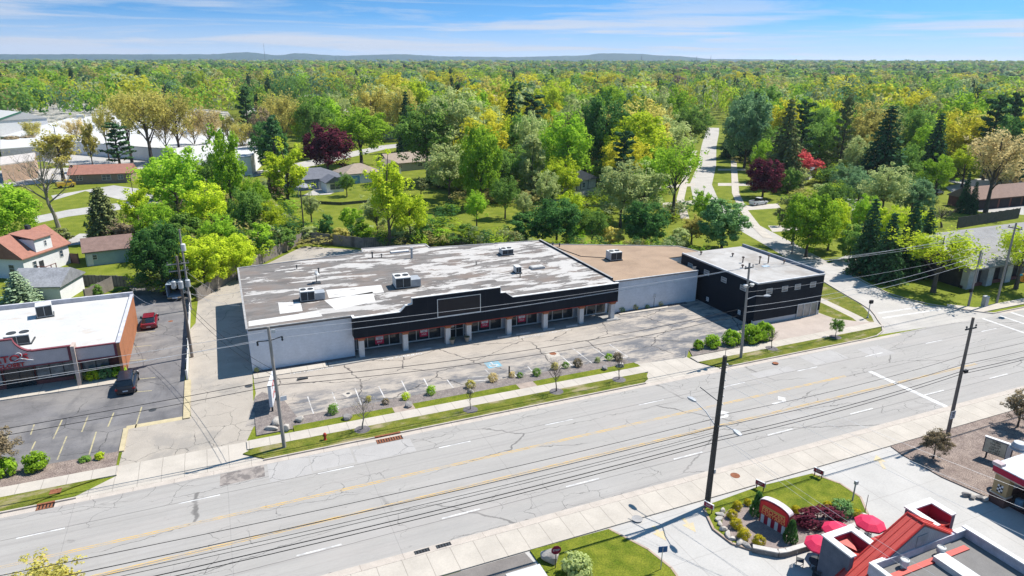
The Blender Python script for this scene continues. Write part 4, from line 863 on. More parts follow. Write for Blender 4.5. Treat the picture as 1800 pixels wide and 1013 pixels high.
m_ = MB(); m_.box(1.2, 1.8, -0.3, 0.3, 5.9, 7.1); m_.build('chimney', METALD, hs, world=False)
m_ = MB(); m_.box(-2.4, -0.2, -5.4, -3.78, 0.5, 0.62)
for x, y in ((-2.35, -5.35), (-0.3, -5.35), (-2.35, -3.9), (-1.3, -5.35)): m_.box(x, x+0.1, y, y+0.1, 0, 1.5)
m_.box(-2.4, -0.2, -5.38, -5.28, 1.42, 1.5); m_.box(-2.4, -2.3, -5.2, -3.78, 1.42, 1.5); [m_.box(-0.18+0.3*k, 0.12+0.3*k, -5.2, -4.0, 0, 0.45-0.14*k) for k in range(3)]
m_.build('deck', mat('red_deck', (0.17, 0.06, 0.05), 0.8), hs, world=False)
g = at(187, 462); house('garden_garage', 'pale garage with brown roof and blue-green gable end on the back lawn', 'garage', (g.x+0.4, g.y+2.0, 0), R(8), 7.0, 6.2, 2.5, 1.5, SIDETEAL, SHINGB, ridge='x', wins=((-2.2, -3.1, 1.0, 0.8, 0.9, '-y'),), door=(-2.9, -3.1, '-y', WTRIM))
g = at(112, 528); house('lilac_garage', 'garage with speckled grey roof and bright white gable end behind the store', 'garage', (g.x-2.0, g.y+2.6, 0), R(-18), 6.4, 6.4, 2.6, 1.6, SIDEW, SHINGG, ridge='x')
def hh(name, label, px, py, rz, w, d, h, rh, wm, rm, cat='house', **k):
    g = at(px, py); c = Matrix.Rotation(rz, 3, 'Z') @ Vector((0, d/2, 0)); return house(name, label, cat, (g.x+c.x, g.y+c.y, 0), rz, w, d, h, rh, wm, rm, **k)
BRK = mat('brown_brick', (0.30, 0.22, 0.18), 0.9, var=0.12)
hh('brick_ranch_house', 'brown brick ranch house with red roof behind the bare tree', 178, 323, R(-6), 15, 8, 2.7, 1.9, BRK, SHINGR, wins=((-5.0, -4.0, 1.0, 1.4, 1.3, '-y'), (1.5, -4.0, 0.9, 2.2, 1.5, '-y'), (5.0, -4.0, 1.0, 1.4, 1.3, '-y')))
hh('blue_house', 'blue-grey house with dark hip roof and white porch facing the back lawn', 562, 333, R(8), 14, 9, 2.9, 2.1, SIDEB, SHINGD, hip=1.0, wins=((-4.5, -4.5, 1.0, 1.3, 1.3, '-y'), (-1.5, -4.5, 1.0, 1.3, 1.3, '-y'), (2.0, -4.5, 0.8, 2.4, 1.5, '-y'), (5.2, -4.5, 0.9, 1.8, 1.4, '-y')), door=(0.2, -4.5, '-y', WTRIM))
g = at(590, 337); house('porch_wing', 'small white gabled porch wing on the corner of the blue-grey house', 'house wing', (g.x-0.5, g.y+1.5, 0), R(8), 4.5, 5, 2.7, 1.3, SIDEW, SHINGD, ridge='y', wins=((0, -2.5, 0.7, 2.8, 1.5, '-y'),))
g = at(535, 344); o = thing('pergola', 'pale grey garden pavilion roof on posts beside the blue-grey house', 'pavilion', g)
m_ = MB(); m_.lathe((g.x, g.y, 2.3), [(2.6, 0), (2.6, 0.08), (0.1, 0.9)], 4); m_.build('roof', SHINGG, o)
for sx in (-1, 1):
    for sy in (-1, 1): m_ = MB(); m_.box(g.x+sx*1.5-0.07, g.x+sx*1.5+0.07, g.y+sy*1.5-0.07, g.y+sy*1.5+0.07, 0, 2.3); m_.build('post', WTRIM, o)
hh('tan_roof_garage', 'white garage with tan hip roof and blue door behind the blue-grey house', 640, 322, R(12), 11, 8, 2.9, 2.0, SIDEW, SHINGT, hip=1.0, wins=((2.8, -4.0, 1.0, 1.2, 1.2, '-y'),), garage=(-2.8, -4.0, '-y', 3.2, mat('blue_door', (0.22, 0.42, 0.62), 0.7)), cat='garage')
hh('white_gable_shed', 'white gabled garage with small dark windows at the lawn edge', 692, 308, R(12), 5, 6, 2.6, 1.6, SIDEW, SHINGT, cat='garage', ridge='y', wins=((-0.9, -3.0, 1.3, 0.8, 0.8, '-y'), (0.9, -3.0, 1.3, 0.8, 0.8, '-y')))
hh('grey_ranch_house', 'grey ranch house with taupe gable roof at the far end of the lawn', 724, 300, R(14), 15, 9, 2.7, 2.4, SIDEG, SHINGT, wins=((-4, -4.5, 1, 1.2, 1.2, '-y'), (3, -4.5, 1, 1.6, 1.2, '-y')))
hh('grey_cottage', 'grey cottage with dark roof under the conifer up the lawn', 700, 244, R(20), 12, 9, 2.9, 2.4, SIDEG, SHINGD, wins=((-3, -4.5, 1, 1.4, 1.2, '-y'),))
hh('white_porch_cottage', 'small white-gabled cottage left of the grey cottage under the trees', 676, 243, R(-40), 8, 9, 2.8, 2.6, SIDEW, SHINGD, ridge='y', wins=((0, -4.5, 1, 1.4, 1.2, '-y'),))
hh('half_timbered_house', 'dark half-timbered house with grey roof behind the fence line trees', 1018, 352, R(20), 13, 9, 5.0, 2.4, mat('timber_white', (0.56, 0.55, 0.52), 0.8), SHINGD, ridge='y', wins=((-3, -4.5, 3.0, 1.1, 1.3, '-y'), (1.5, -4.5, 3.0, 1.1, 1.3, '-y'), (-2, -4.5, 0.8, 1.4, 1.3, '-y')))
m_ = MB(); hx = bpy.data.objects['half_timbered_house']; [m_.box(x-0.1, x+0.1, -4.56, -4.503, 2.6, 5.0) for x in (-6.3, -4.3, -1.2, 0.3, 3.2, 6.3)]; m_.box(-6.4, 6.4, -4.57, -4.504, 2.5, 2.598); m_.box(-6.4, 6.4, -4.57, -4.504, 0.02, 0.7); m_.build('timber', METALD, hx, world=False)
hh('white_corner_house', 'white house with grey roof behind the red-leaved trees right of the street', 1428, 312, R(35), 12, 8, 3.0, 2.4, SIDEW, SHINGD, wins=((-3, -4, 1, 1.2, 1.3, '-y'), (2, -4, 1, 1.2, 1.3, '-y')))
hh('slate_roof_cottage', 'small cottage with dark brown roof at the end of the right-hand lawn', 1428, 268, R(15), 10, 8, 2.6, 2.0, SIDET, SHINGB, wins=((-2, -4, 1, 1.2, 1.2, '-y'),))
hh('sky_blue_house', 'sky blue house with dark roof at the right edge behind the pale tree', 1795, 318, R(-10), 12, 9, 4.0, 2.8, SIDEP, SHINGD, ridge='y', wins=((-2, -4.5, 1.4, 1.2, 1.4, '-y'), (2.2, -4.5, 1.4, 1.2, 1.4, '-y'), (0, -4.5, 4.2, 1.0, 1.1, '-y')))
go = hh('garage_row', 'long brown row of open garages at the right edge', 1795, 362, R(-2), 34, 7, 2.7, 2.2, mat('dark_red_wood', (0.20, 0.075, 0.06), 0.85), mat('brown_garage_roof', (0.27, 0.185, 0.15), 0.95, var=0.1), cat='garage')
for k in range(8): m_ = MB(); x = -15+4.2*k; m_.box(x-1.75, x+1.75, -3.55, -3.503, 0.05, 2.25); m_.build('garage_shade_panel', mat('garage_shade', (0.04, 0.032, 0.034), 0.9), go, world=False)  # thin dark panels on the front: shade inside the garages put into colour
hh('brown_porch_house', 'brown house with pale grey roof above the tall dark spruce at right', 1622, 232, R(5), 13, 9, 4.5, 2.6, mat('brown_siding', (0.16, 0.11, 0.09), 0.85), SHINGG, wins=((-3, -4.5, 1, 1.4, 1.2, '-y'),))
hh('pink_wall_shed', 'low pink-walled shed with flat grey top between the right-hand conifers', 1664, 262, R(5), 9, 6, 3.0, 0.4, mat('pink_wall', (0.50, 0.36, 0.30), 0.9), SHINGG, cat='shed')
hh('blue_barn', 'pale blue barn with bright metal roof beyond the right-hand spruces', 1662, 246, R(30), 10, 9, 3.0, 2.2, SIDEP, mat('pale_metal_roof', (0.55, 0.60, 0.66), 0.6), cat='barn', ridge='y')
# church hall at the right, long low roof over white piers
ch = thing('church_hall', 'long low hall with broad grey roof and white piers behind the yellow-flowering trees', 'building', at(1760, 500))
cg = ch.location
m_ = MB(); m_.xprism([(cg.y-0.6, 3.3), (cg.y+9, 6.2), (cg.y+18, 3.3), (cg.y+18, 3.55), (cg.y+9, 6.45), (cg.y-0.6, 3.55)], cg.x-9, cg.x+32); m_.build('roof', mat('hall_roof', (0.30, 0.29, 0.28), 0.95, var=0.12, scale=0.6, fine=0.15, fscale=5), ch)
m_ = MB(); m_.box(cg.x-8, cg.x+31, cg.y+1.4, cg.y+17, 0, 3.4); m_.build('wall', mat('hall_dark_glass', (0.05, 0.045, 0.05), 0.3, var=0.3), ch)
for k in range(9): m_ = MB(); x = cg.x-8+4.6*k; m_.box(x, x+1.4, cg.y+0.3, cg.y+1.39, 0, 3.3); m_.build('pier', mat('hall_white', (0.58, 0.56, 0.54), 0.85), ch)
m_ = MB(); m_.box(cg.x-8, cg.x+31, cg.y+0.9, cg.y+1.38, 0.0, 0.45); m_.build('red_plinth', BRICKD, ch)
hr = thing('hedge_row', 'long dark clipped hedge behind the far left parking lot', 'hedge', at(120, 181)); q0, q1 = at(0, 178), at(236, 184); m_ = MB(); n_ = 60
for k in range(n_):
    c_ = q0+(q1-q0)*((k+.5)/n_); L_ = (q1-q0).length/n_; m_.obox((c_.x, c_.y, 2.0+0.3*math.sin(k*2.3)), (L_*1.02, 3.0+math.sin(k*1.7), 4.0+0.6*math.sin(k*2.3)), math.atan2((q1-q0).y, (q1-q0).x))
m_.build('hedge_body', mat('dark_hedge', (0.035, 0.065, 0.02), 0.95, var=0.4, scale=0.5, fine=0.4, fscale=2), hr)
for i, (px, py, pt) in enumerate(((52, 200, 160), (95, 196, 168), (25, 188, 166), (180, 200, 172))):
    g = at(px, py); o = thing('lot_lamp', 'thin lamp post in the far left parking lot, %s from the left' % ('second', 'third', 'first', 'fourth')[i], 'lamp post', g, 0, 'lamp posts of the far left lot'); h_ = height_at(g, pt); m_ = MB(); m_.tube([g, g+Vector((0, 0, h_))], [0.12, 0.08], 6); m_.build('post', METALD, o); m_ = MB(); m_.box(g.x-1.2, g.x+1.2, g.y-.2, g.y+.2, h_, h_+.2); m_.build('lamp_head', METAL, o)
hh('teal_cottage', 'small teal-walled cottage glimpsed behind the tall open bright tree', 420, 288, R(-35), 9, 8, 3.2, 2.4, mat('teal_wall', (0.25, 0.55, 0.52), .85), SHINGT, ridge='y', wins=((0, -4, 1.2, 1.2, 1.2, '-y'),))
# shopping centre roofs on the far left, peach store, distant rows
WMEM = mat('bright_flat_roof', (0.58, 0.575, 0.56), 0.8, var=0.05, scale=0.05)
def flat(name, label, pxs, h, wm, rm, cat='building', group=None):
    P = [tuple(G(*p, h)[:2]) for p in pxs]; c = Vector((sum(p[0] for p in P)/len(P), sum(p[1] for p in P)/len(P), 0))
    o = thing(name, label, cat, c, 0, group); m_ = MB(); m_.prism(P, 0, h-0.3); m_.build('wall', wm, o); m_ = MB(); m_.prism(P, h-0.3, h); m_.build('roof', rm, o); return o
fl = flat('white_warehouse', 'broad bright white flat-roofed shopping block behind the bare elms', [(0, 240), (120, 208), (185, 202), (330, 222), (430, 232), (430, 262), (300, 262), (120, 248)], 4.4, SIDEW, WMEM)
for k, (px, py) in enumerate(((142, 208), (160, 226), (176, 216), (245, 226), (330, 236))):
    g_ = G(px, py, 4.4); m_ = MB(); m_.box(g_.x-1.6, g_.x+1.6, g_.y-1.5, g_.y+1.5, 4.41, 6.0); m_.build('roof_machine', METALW, fl)
fl2 = flat('white_strip_store', 'long low white flat roof in front of the white shopping block', [(0, 246), (60, 238), (88, 243), (85, 256), (0, 262)], 5.0, mat('lilac_wall', (0.42, 0.42, 0.48), 0.9), WMEM)
hh('green_trim_store', 'white gabled store with a green roof edge on the far left', 45, 236, R(35), 20, 28, 6.5, 3.0, SIDEW, WMEM, cat='building', ridge='y')
m_ = MB(); gs = bpy.data.objects['green_trim_store']
m_.add([(-10.5, -14.5, 6.3), (0, -14.5, 9.4), (0, -14.5, 10.0), (-10.5, -14.5, 6.9), (-10.5, -14.35, 6.3), (0, -14.35, 9.4), (0, -14.35, 10.0), (-10.5, -14.35, 6.9)], [(0,3,2,1),(4,5,6,7),(0,1,5,4),(2,3,7,6),(0,4,7,3),(1,2,6,5)]); m_.build('green_edge', mat('green_trim', (0.05, 0.22, 0.13), 0.7), gs, world=False)
flat('peach_store', 'peach-walled flat store at the left edge behind the bright green tree', [(0, 276), (62, 268), (60, 282), (0, 290)], 5.0, mat('peach_wall', (0.55, 0.38, 0.27), 0.9), mat('pale_peach_roof', (0.55, 0.50, 0.46), 0.9))
flat('white_lot_building', 'low white commercial building between the elm trunks', [(300, 262), (430, 240), (470, 250), (440, 275), (330, 285)], 5.5, SIDEW, WMEM)
rowg = 'grey roofed houses in the far row'
for i, px in enumerate((512, 533, 552, 573, 592, 612)):
    g = at(px, 170-i*0.6); house('row_house', 'small pale house of the far row seen over the elms, %s from the left' % ('first', 'second', 'third', 'fourth', 'fifth', 'sixth')[i], 'house', g, R(20+7*(i % 3)), 13, 10, 4.5, 3.4, (SIDEP, SIDEW)[i % 2], (SHINGG, SHINGT)[i % 2], group=rowg, ridge='xy'[i % 2], wins=((0, -5, 1.4, 2.0, 1.6, '-y'),))
for i, (px, py) in enumerate(((400, 168), (425, 166))):
    g = at(px, py); house('far_grey_house', ('grey roofed house far left beyond the shopping centre, nearer the elms', 'grey roofed house far left beyond the shopping centre, behind the dark pine')[i], 'house', g, R(10+30*i), 16, 12, 5, 3.6, SIDEG, SHINGT, group='houses beyond the shopping centre')
flat('distant_school', 'dark flat building on the horizon left of the long hill', [(930, 116.5), (1000, 115.6), (1003, 117.2), (935, 118)], 14.0, mat('school_dark', (0.09, 0.08, 0.085), 0.9), mat('school_roof', (0.25, 0.24, 0.25), 0.9))
flat('distant_warehouse', 'pale low building on the horizon below the long hill', [(1003, 117.0), (1058, 116.3), (1060, 117.4), (1006, 118.2)], 13.0, mat('far_pale_wall', (0.50, 0.54, 0.60), 0.9), WMEM)
for i, (px, pt, hx_) in enumerate(((463, 76, 0), (1225, 99, 0), (1250, 97, 0), (1128, 98, 0))):
    d = ray(px, pt); s = 3900/math.hypot(d.x, d.y); p = Vector((d.x*s, d.y*s, gz(d.x*s, d.y*s))); hm = CAM_H + d.z*s
    o = thing('radio_mast', ('tall lattice mast on the left hills', 'thin mast right of the long hill', 'second thin mast further right of the long hill', 'short mast over the middle of the long hill')[i], 'mast', p, 0, 'radio masts on the horizon')
    m_ = MB(); m_.tube([p, (p.x, p.y, hm)], [1.4, 0.5], 4); [m_.obox((p.x, p.y, hm*k/7), (3.0, 3.0, 0.5)) for k in range(2, 7)]; m_.build('lattice', METALD, o)
# ------------------------------------------------------------------ trees
LEAFK = 2.3
def leafmat(name, col, col2, trans=0.50):
    wk = (1.04, 0.95, 1.12) if trans > .3 else (1, 1, 1)
    col = [c*LEAFK*k for c, k in zip(col, wk)]; col2 = [c*LEAFK*k for c, k in zip(col2, wk)]
    m = bpy.data.materials.new(name); m.use_nodes = True; nt = m.node_tree; nt.nodes.clear()
    out = N(nt, 'ShaderNodeOutputMaterial'); g = N(nt, 'ShaderNodeNewGeometry'); oi = N(nt, 'ShaderNodeObjectInfo')
    mix = N(nt, 'ShaderNodeMix', data_type='RGBA'); mix.inputs['A'].default_value = (*col, 1); mix.inputs['B'].default_value = (*col2, 1)
    t = N(nt, 'ShaderNodeTexCoord'); nz_ = noise(nt, t.outputs['Object'], 0.35, detail=2)
    f = math_(nt, 'ADD', math_(nt, 'MULTIPLY', g.outputs['Random Per Island'], 0.55), math_(nt, 'MULTIPLY', rng(nt, nz_.outputs['Fac'], 0.35, 0.65), 0.45))
    nt.links.new(f, mix.inputs['Factor'])
    sc = N(nt, 'ShaderNodeVectorMath', operation='SCALE'); nt.links.new(mix.outputs['Result'], sc.inputs[0])
    nt.links.new(rng(nt, oi.outputs['Random'], 0, 1, 0.82, 1.18), sc.inputs['Scale'])
    d = N(nt, 'ShaderNodeBsdfDiffuse'); tr = N(nt, 'ShaderNodeBsdfTranslucent'); ms = N(nt, 'ShaderNodeMixShader'); ms.inputs[0].default_value = trans
    nt.links.new(sc.outputs[0], d.inputs['Color']); nt.links.new(sc.outputs[0], tr.inputs['Color'])
    nt.links.new(d.outputs[0], ms.inputs[1]); nt.links.new(tr.outputs[0], ms.inputs[2]); nt.links.new(ms.outputs[0], out.inputs[0])
    return m
LF = {
 'bright': leafmat('leaf_bright_green', (0.075, 0.155, 0.010), (0.185, 0.295, 0.022)),
 'lime': leafmat('leaf_lime', (0.14, 0.21, 0.010), (0.29, 0.355, 0.022)),
 'green': leafmat('leaf_green', (0.048, 0.105, 0.018), (0.115, 0.195, 0.032)),
 'deep': leafmat('leaf_deep_green', (0.022, 0.068, 0.014), (0.060, 0.135, 0.030)),
 'blue': leafmat('leaf_bluish_green', (0.050, 0.105, 0.042), (0.11, 0.185, 0.07)),
 'pale': leafmat('leaf_pale_green', (0.13, 0.175, 0.055), (0.24, 0.29, 0.10)),
 'gold': leafmat('leaf_gold_green', (0.18, 0.195, 0.012), (0.32, 0.32, 0.028)),
 'olive': leafmat('leaf_olive_bud', (0.16, 0.165, 0.035), (0.28, 0.27, 0.062)),
 'tan': leafmat('leaf_tan_bud', (0.20, 0.18, 0.07), (0.33, 0.295, 0.12)),
 'spruce': leafmat('needle_dark', (0.014, 0.036, 0.016), (0.040, 0.078, 0.030), 0.1),
 'bluespruce': leafmat('needle_blue', (0.085, 0.13, 0.085), (0.19, 0.235, 0.13), 0.1),
 'cedar': leafmat('needle_cedar', (0.05, 0.065, 0.024), (0.105, 0.115, 0.045), 0.1),
 'purple': leafmat('leaf_purple', (0.030, 0.007, 0.013), (0.080, 0.018, 0.026), 0.2),
 'red': leafmat('leaf_red', (0.22, 0.030, 0.035), (0.40, 0.09, 0.085), 0.25),
 'brownleaf': leafmat('leaf_bronze', (0.062, 0.052, 0.030), (0.15, 0.115, 0.068), 0.2),
 'white': leafmat('leaf_and_blossom', (0.03, 0.085, 0.02), (0.12, 0.19, 0.07), 0.25),
 'yellowbush': leafmat('leaf_yellow_shrub', (0.12, 0.105, 0.006), (0.24, 0.20, 0.012), 0.2),
}
TRUNK = mat('tree_bark', (0.115, 0.095, 0.08), 0.95, var=0.25, scale=2, coord='obj')
TRUNKP = mat('pale_tree_bark', (0.30, 0.265, 0.225), 0.95, var=0.2, scale=2, coord='obj')
class Leaves:
    def __init__(s, seed): s.r = np.random.default_rng(seed); s.c, s.n, s.s = [], [], []
    def clump(s, c, rad, n, size, up=0.25, squash=1.0, out=None):
        d = s.r.normal(size=(n, 3)); d /= np.linalg.norm(d, axis=1)[:, None]
        rr = rad*(0.55+0.5*s.r.random(n))[:, None]; p = np.array(c)+d*rr*np.array((1, 1, squash))
        nn = d*0.9+np.array((0, 0, up))+s.r.normal(size=(n, 3))*0.38
        if out is not None: nn = nn+np.array(out)
        nn /= np.linalg.norm(nn, axis=1)[:, None]
        s.c.append(p); s.n.append(nn); s.s.append(size*(0.6+0.8*s.r.random(n)))
    def arrays(s):
        c = np.concatenate(s.c); n = np.concatenate(s.n); z = np.concatenate(s.s)
        a = s.r.normal(size=c.shape); t = np.cross(n, a); t /= np.linalg.norm(t, axis=1)[:, None]; b = np.cross(n, t)
        w = (z*0.5)[:, None]; h = (z*0.5*(0.55+0.5*s.r.random(len(z))))[:, None]
        return np.stack([c-t*w, c-b*h, c+t*w, c+b*h], 1)      # diamond leaf sprays
def quads_mesh(name, Q, m, colattr=None):
    n = len(Q); me = bpy.data.meshes.new(name); me.vertices.add(4*n); me.vertices.foreach_set('co', Q.reshape(-1).astype(np.float32))
    me.loops.add(4*n); me.loops.foreach_set('vertex_index', np.arange(4*n, dtype=np.int32))
    me.polygons.add(n); me.polygons.foreach_set('loop_start', np.arange(0, 4*n, 4, dtype=np.int32)); 
    if m: me.materials.append(m)
    if colattr is not None:
        at_ = me.attributes.new('leaf_colour', 'FLOAT_COLOR', 'FACE'); at_.data.foreach_set('color', colattr.reshape(-1).astype(np.float32))
    me.update(calc_edges=True); me.validate(); return me
def branchy(seed, H, spread, fork=0.3, n=8, up=0.8, sub=4, r0=0.28, lean=0.0, twigs=0, curl=0.25):
    rn = random.Random(seed); mb = MB(); tips = []
    top = Vector((lean*H, 0, H*fork)); tr = [Vector((0, 0, -0.1)), Vector((lean*H*0.3, 0, H*fork*0.5)), top, top+Vector((rn.uniform(-.3, .3), rn.uniform(-.3, .3), H*(0.85-fork)*0.5)), top+Vector((rn.uniform(-.5, .5), rn.uniform(-.5, .5), H*(0.92-fork)))]
    mb.tube(tr, [r0*1.35, r0, r0*0.85, r0*0.5, r0*0.12], 7); tips.append((tr[-1], 0))
    for i in range(n):
        az = i*2.4+rn.uniform(-.3, .3); zf = fork+(0.55*(i/n))*(1-fork)
        p = Vector((lean*H, 0, H*zf)) if zf > fork else top.copy()
        L = spread*(1.05-0.45*i/n)*rn.uniform(0.8, 1.1); e = up*rn.uniform(0.75, 1.2)
        d = Vector((math.cos(az), math.sin(az), e)).normalized(); pts = [p]; q = p.copy(); k_ = 4; ll = L*1.15/k_
        for k in range(k_):
            d = (d+Vector((rn.uniform(-curl, curl), rn.uniform(-curl, curl), rn.uniform(-.05, curl)))).normalized(); q = q+d*ll; pts.append(q.copy())
        rb = r0*0.5*(1-0.4*i/n); mb.tube(pts, [rb, rb*.8, rb*.55, rb*.35, rb*.12], 5, cap=False); tips.append((pts[-1], 1)); tips.append((pts[-2], 1))
        for s_ in range(sub):
            b0 = pts[1+s_ % 3]; az2 = az+rn.uniform(-1.4, 1.4); d2 = Vector((math.cos(az2), math.sin(az2), rn.uniform(0.3, 1.3))).normalized(); l2 = L*rn.uniform(0.35, 0.6)
            q1 = b0+d2*l2*0.5; q2 = q1+(d2+Vector((rn.uniform(-.3, .3), rn.uniform(-.3, .3), .25))).normalized()*l2*0.5
            mb.tube([b0, q1, q2], [rb*.4, rb*.25, rb*.07], 4, cap=False); tips.append((q2, 2)); tips.append((q1, 2))
            for t_ in range(twigs):
                az3 = az2+rn.uniform(-1.6, 1.6); d3 = Vector((math.cos(az3), math.sin(az3), rn.uniform(0.2, 1.4))).normalized(); b1 = (q1, q2)[t_ % 2]; e3 = b1+d3*l2*rn.uniform(.35, .6)
                mb.tube([b1, (b1+e3)/2+Vector((0, 0, .1)), e3], [rb*.14, rb*.1, rb*.03], 3, cap=False); tips.append((e3, 3))
    return mb, tips
PROTO = {}
def mesh_of(mb, name, m):
    me = bpy.data.meshes.new(name); me.from_pydata(mb.v, [], mb.f); me.materials.append(m); me.update(); return me
def proto(shape, seed):
    """crown quads and trunk mesh of one shape, all about 15 m tall and 11 m across"""
    key = (shape, seed)
    if key in PROTO: return PROTO[key]
    rn = random.Random(seed*7+1); L = Leaves(seed)
    if shape == 'round':          # dense broadleaf
        mb, tips = branchy(seed, 13, 4.6, 0.22, 9, 0.9, 4, 0.26)
        for p, k in tips: L.clump(p, rn.uniform(0.8, 1.3), 60, 0.42)
        for i in range(92):
            t = rn.uniform(0, 6.28); ph = rn.uniform(-0.85, 1.0); rr = rn.uniform(0.72, 1.0)
            q_ = math.sqrt(1-min(ph*ph, 1)*0.95); c = (5.0*rr*math.cos(t)*q_, 5.0*rr*math.sin(t)*q_, 7.6+6.2*ph*rr)
            L.clump(c, rn.uniform(0.6, 1.2), 76, 0.38, out=(0.3*q_*math.cos(t), 0.3*q_*math.sin(t), 0.3*ph))
    elif shape == 'airy':         # spring broadleaf, gaps between the clumps
        mb, tips = branchy(seed, 14, 5.0, 0.25, 9, 1.0, 5, 0.24)
        for p, k in tips: L.clump(p, rn.uniform(0.6, 1.1), 50, 0.34)
        for i in range(52):
            t = rn.uniform(0, 6.28); ph = rn.uniform(-0.7, 1.0); rr = rn.uniform(0.6, 1.02); q_ = math.sqrt(1-ph*ph*0.9)
            L.clump((4.8*rr*math.cos(t)*q_, 4.8*rr*math.sin(t)*q_, 8.2+6.0*ph*rr), rn.uniform(0.5, 1.05), 58, 0.34, out=(0.25*q_*math.cos(t), 0.25*q_*math.sin(t), 0.25*ph))
    elif shape == 'vase':         # elm-like, thin veil of buds at the twig ends
        mb, tips = branchy(seed, 15, 6.2, 0.26, 11, 1.5, 6, 0.30, twigs=2, curl=0.2)
        for p, k in tips:
            if p.z > 7 and k: L.clump(p, rn.uniform(0.5, 1.0), 18, 0.32)
    elif shape == 'sparse':       # tall open tree, leaf tufts strung up the limbs
        mb, tips = branchy(seed, 15.5, 4.4, 0.18, 9, 1.9, 6, 0.27, twigs=1)
        for p, k in tips: L.clump(p, rn.uniform(0.4, 0.85), 30, 0.34)
        for i in range(16): L.clump((rn.uniform(-3.4, 3.4), rn.uniform(-3.4, 3.4), rn.uniform(4, 13)), rn.uniform(0.4, 0.9), 34, 0.34)
    elif shape == 'bare':
        mb, tips = branchy(seed, 14.5, 6.6, 0.30, 12, 0.9, 6, 0.34, lean=-0.06, twigs=4, curl=0.3)
        for p, k in tips:
            if k == 3 and rn.random() < 0.25: L.clump(p, 0.25, 3, 0.22)
    elif shape == 'poplar':
        mb, tips = branchy(seed, 14, 2.0, 0.12, 10, 1.6, 3, 0.2)
        for i in range(60):
            z = rn.uniform(1.6, 14.6); w = 2.9*math.sin(min(1, (z-0.6)/14.4)*math.pi)**0.6; t = rn.uniform(0, 6.28); rr = rn.uniform(0.4, 1)
            L.clump((w*rr*math.cos(t), w*rr*math.sin(t), z), rn.uniform(0.6, 1.05), 60, 0.48)
    elif shape in ('spruce', 'cedar'):
        mb = MB(); mb.tube([(0, 0, -0.1), (0, 0, 8), (0, 0, 15)], [0.3, 0.18, 0.03], 7); z = 0.9 if shape == 'spruce' else 0.3
        while z < 14.6:
            w = (4.3 if shape == 'spruce' else 3.4)*((1-z/15.2)**(0.85 if shape == 'spruce' else 0.55)); nb = max(5, int(8*w/2.2)+3)
            for k in range(nb):
                t = 6.28*k/nb+rn.uniform(-.3, .3)+z; ww = w*rn.uniform(0.72, 1.12)
                if shape == 'spruce': mb.tube([(0, 0, z), (ww*.9*math.cos(t), ww*.9*math.sin(t), z-0.28*ww)], [0.05, 0.015], 3, cap=False)
                m_ = max(2, int(ww/0.5))
                for j in range(m_):
                    f = (j+1)/m_; L.clump((ww*f*math.cos(t), ww*f*math.sin(t), z-0.30*ww*f*f-0.05), 0.34+0.14*f, 7 if shape == 'spruce' else 11, 0.46, up=0.5, squash=0.45 if shape == 'spruce' else 1.1)
            z += 0.62 if shape == 'spruce' else 0.5
    elif shape == 'pine':
        mb = MB(); mb.tube([(0, 0, -0.1), (0.2, 0, 8), (0, 0.1, 15)], [0.32, 0.22, 0.05], 7)
        for i in range(30):
            z = 3.6+11*i/30; t = i*2.4+rn.uniform(-.4, .4); w = rn.uniform(1.6, 4.3)*(1.12-0.75*(z-3.6)/11.4)
            e = (w*math.cos(t), w*math.sin(t), z+w*0.22); mb.tube([(0, 0, z), e], [0.09, 0.03], 4, cap=False)
            for j in range(4): f = 0.4+0.2*j; L.clump((e[0]*f, e[1]*f, z+w*0.22*f+0.1), rn.uniform(0.55, 0.85), 34, 0.44, up=0.5, squash=0.5)
    elif shape == 'bush':
        mb = MB(); [mb.tube([(0, 0, -0.1), (rn.uniform(-2, 2), rn.uniform(-2, 2), 6)], [0.14, 0.03], 5) for i in range(6)]
        for i in range(40):
            t = rn.uniform(0, 6.28); ph = rn.uniform(-0.9, 1.0); rr = rn.uniform(0.6, 1.0); q = math.sqrt(1-ph*ph*0.95)
            L.clump((4.9*rr*q*math.cos(t), 4.9*rr*q*math.sin(t), 7.0+7.0*ph*rr), rn.uniform(1.0, 1.8), 80, 0.78, out=(0.5*q*math.cos(t), 0.5*q*math.sin(t), 0.5*ph))
    PROTO[key] = (L.arrays(), mb); return PROTO[key]
MESHES = {}
def tree_meshes(shape, seed, leaf, bark):
    k = (shape, seed, leaf)
    if k not in MESHES:
        Q, mb = proto(shape, seed); MESHES[k] = (quads_mesh('crown', Q, LF[leaf]), mesh_of(mb, 'trunk', bark))
    return MESHES[k]
SIZE = {'round': (13.9, 11.4), 'airy': (14.6, 11.0), 'vase': (16.5, 13.0), 'sparse': (16.2, 9.0), 'bare': (16.0, 13.5), 'poplar': (15.3, 7.0), 'spruce': (15.1, 8.4), 'cedar': (15.1, 7.0), 'pine': (15.4, 8.2), 'bush': (14.8, 12.5)}
trn = random.Random(77)
PLACED = []                     # (x, y, radius)
def tree(name, label, cat, p, h, w, shape, leaf, group=None, seed=None, bark=None, rz=None, lean=None):
    if seed is None: seed = trn.randint(1, 3)
    bark = bark or TRUNK; hm, wm = SIZE[shape]; o = thing(name, label, cat, (p[0], p[1], p[2] if len(p) > 2 else 0), trn.uniform(0, 6.28) if rz is None else rz, group)
    c, t = tree_meshes(shape, seed, leaf, bark); s = (w/wm, w/wm, h/hm)
    for nm, me in (('trunk', t), ('crown', c)):
        q = bpy.data.objects.new(nm, me); COL.objects.link(q); q.parent = o; q.scale = s
    PLACED.append((p[0], p[1], w/2)); return o
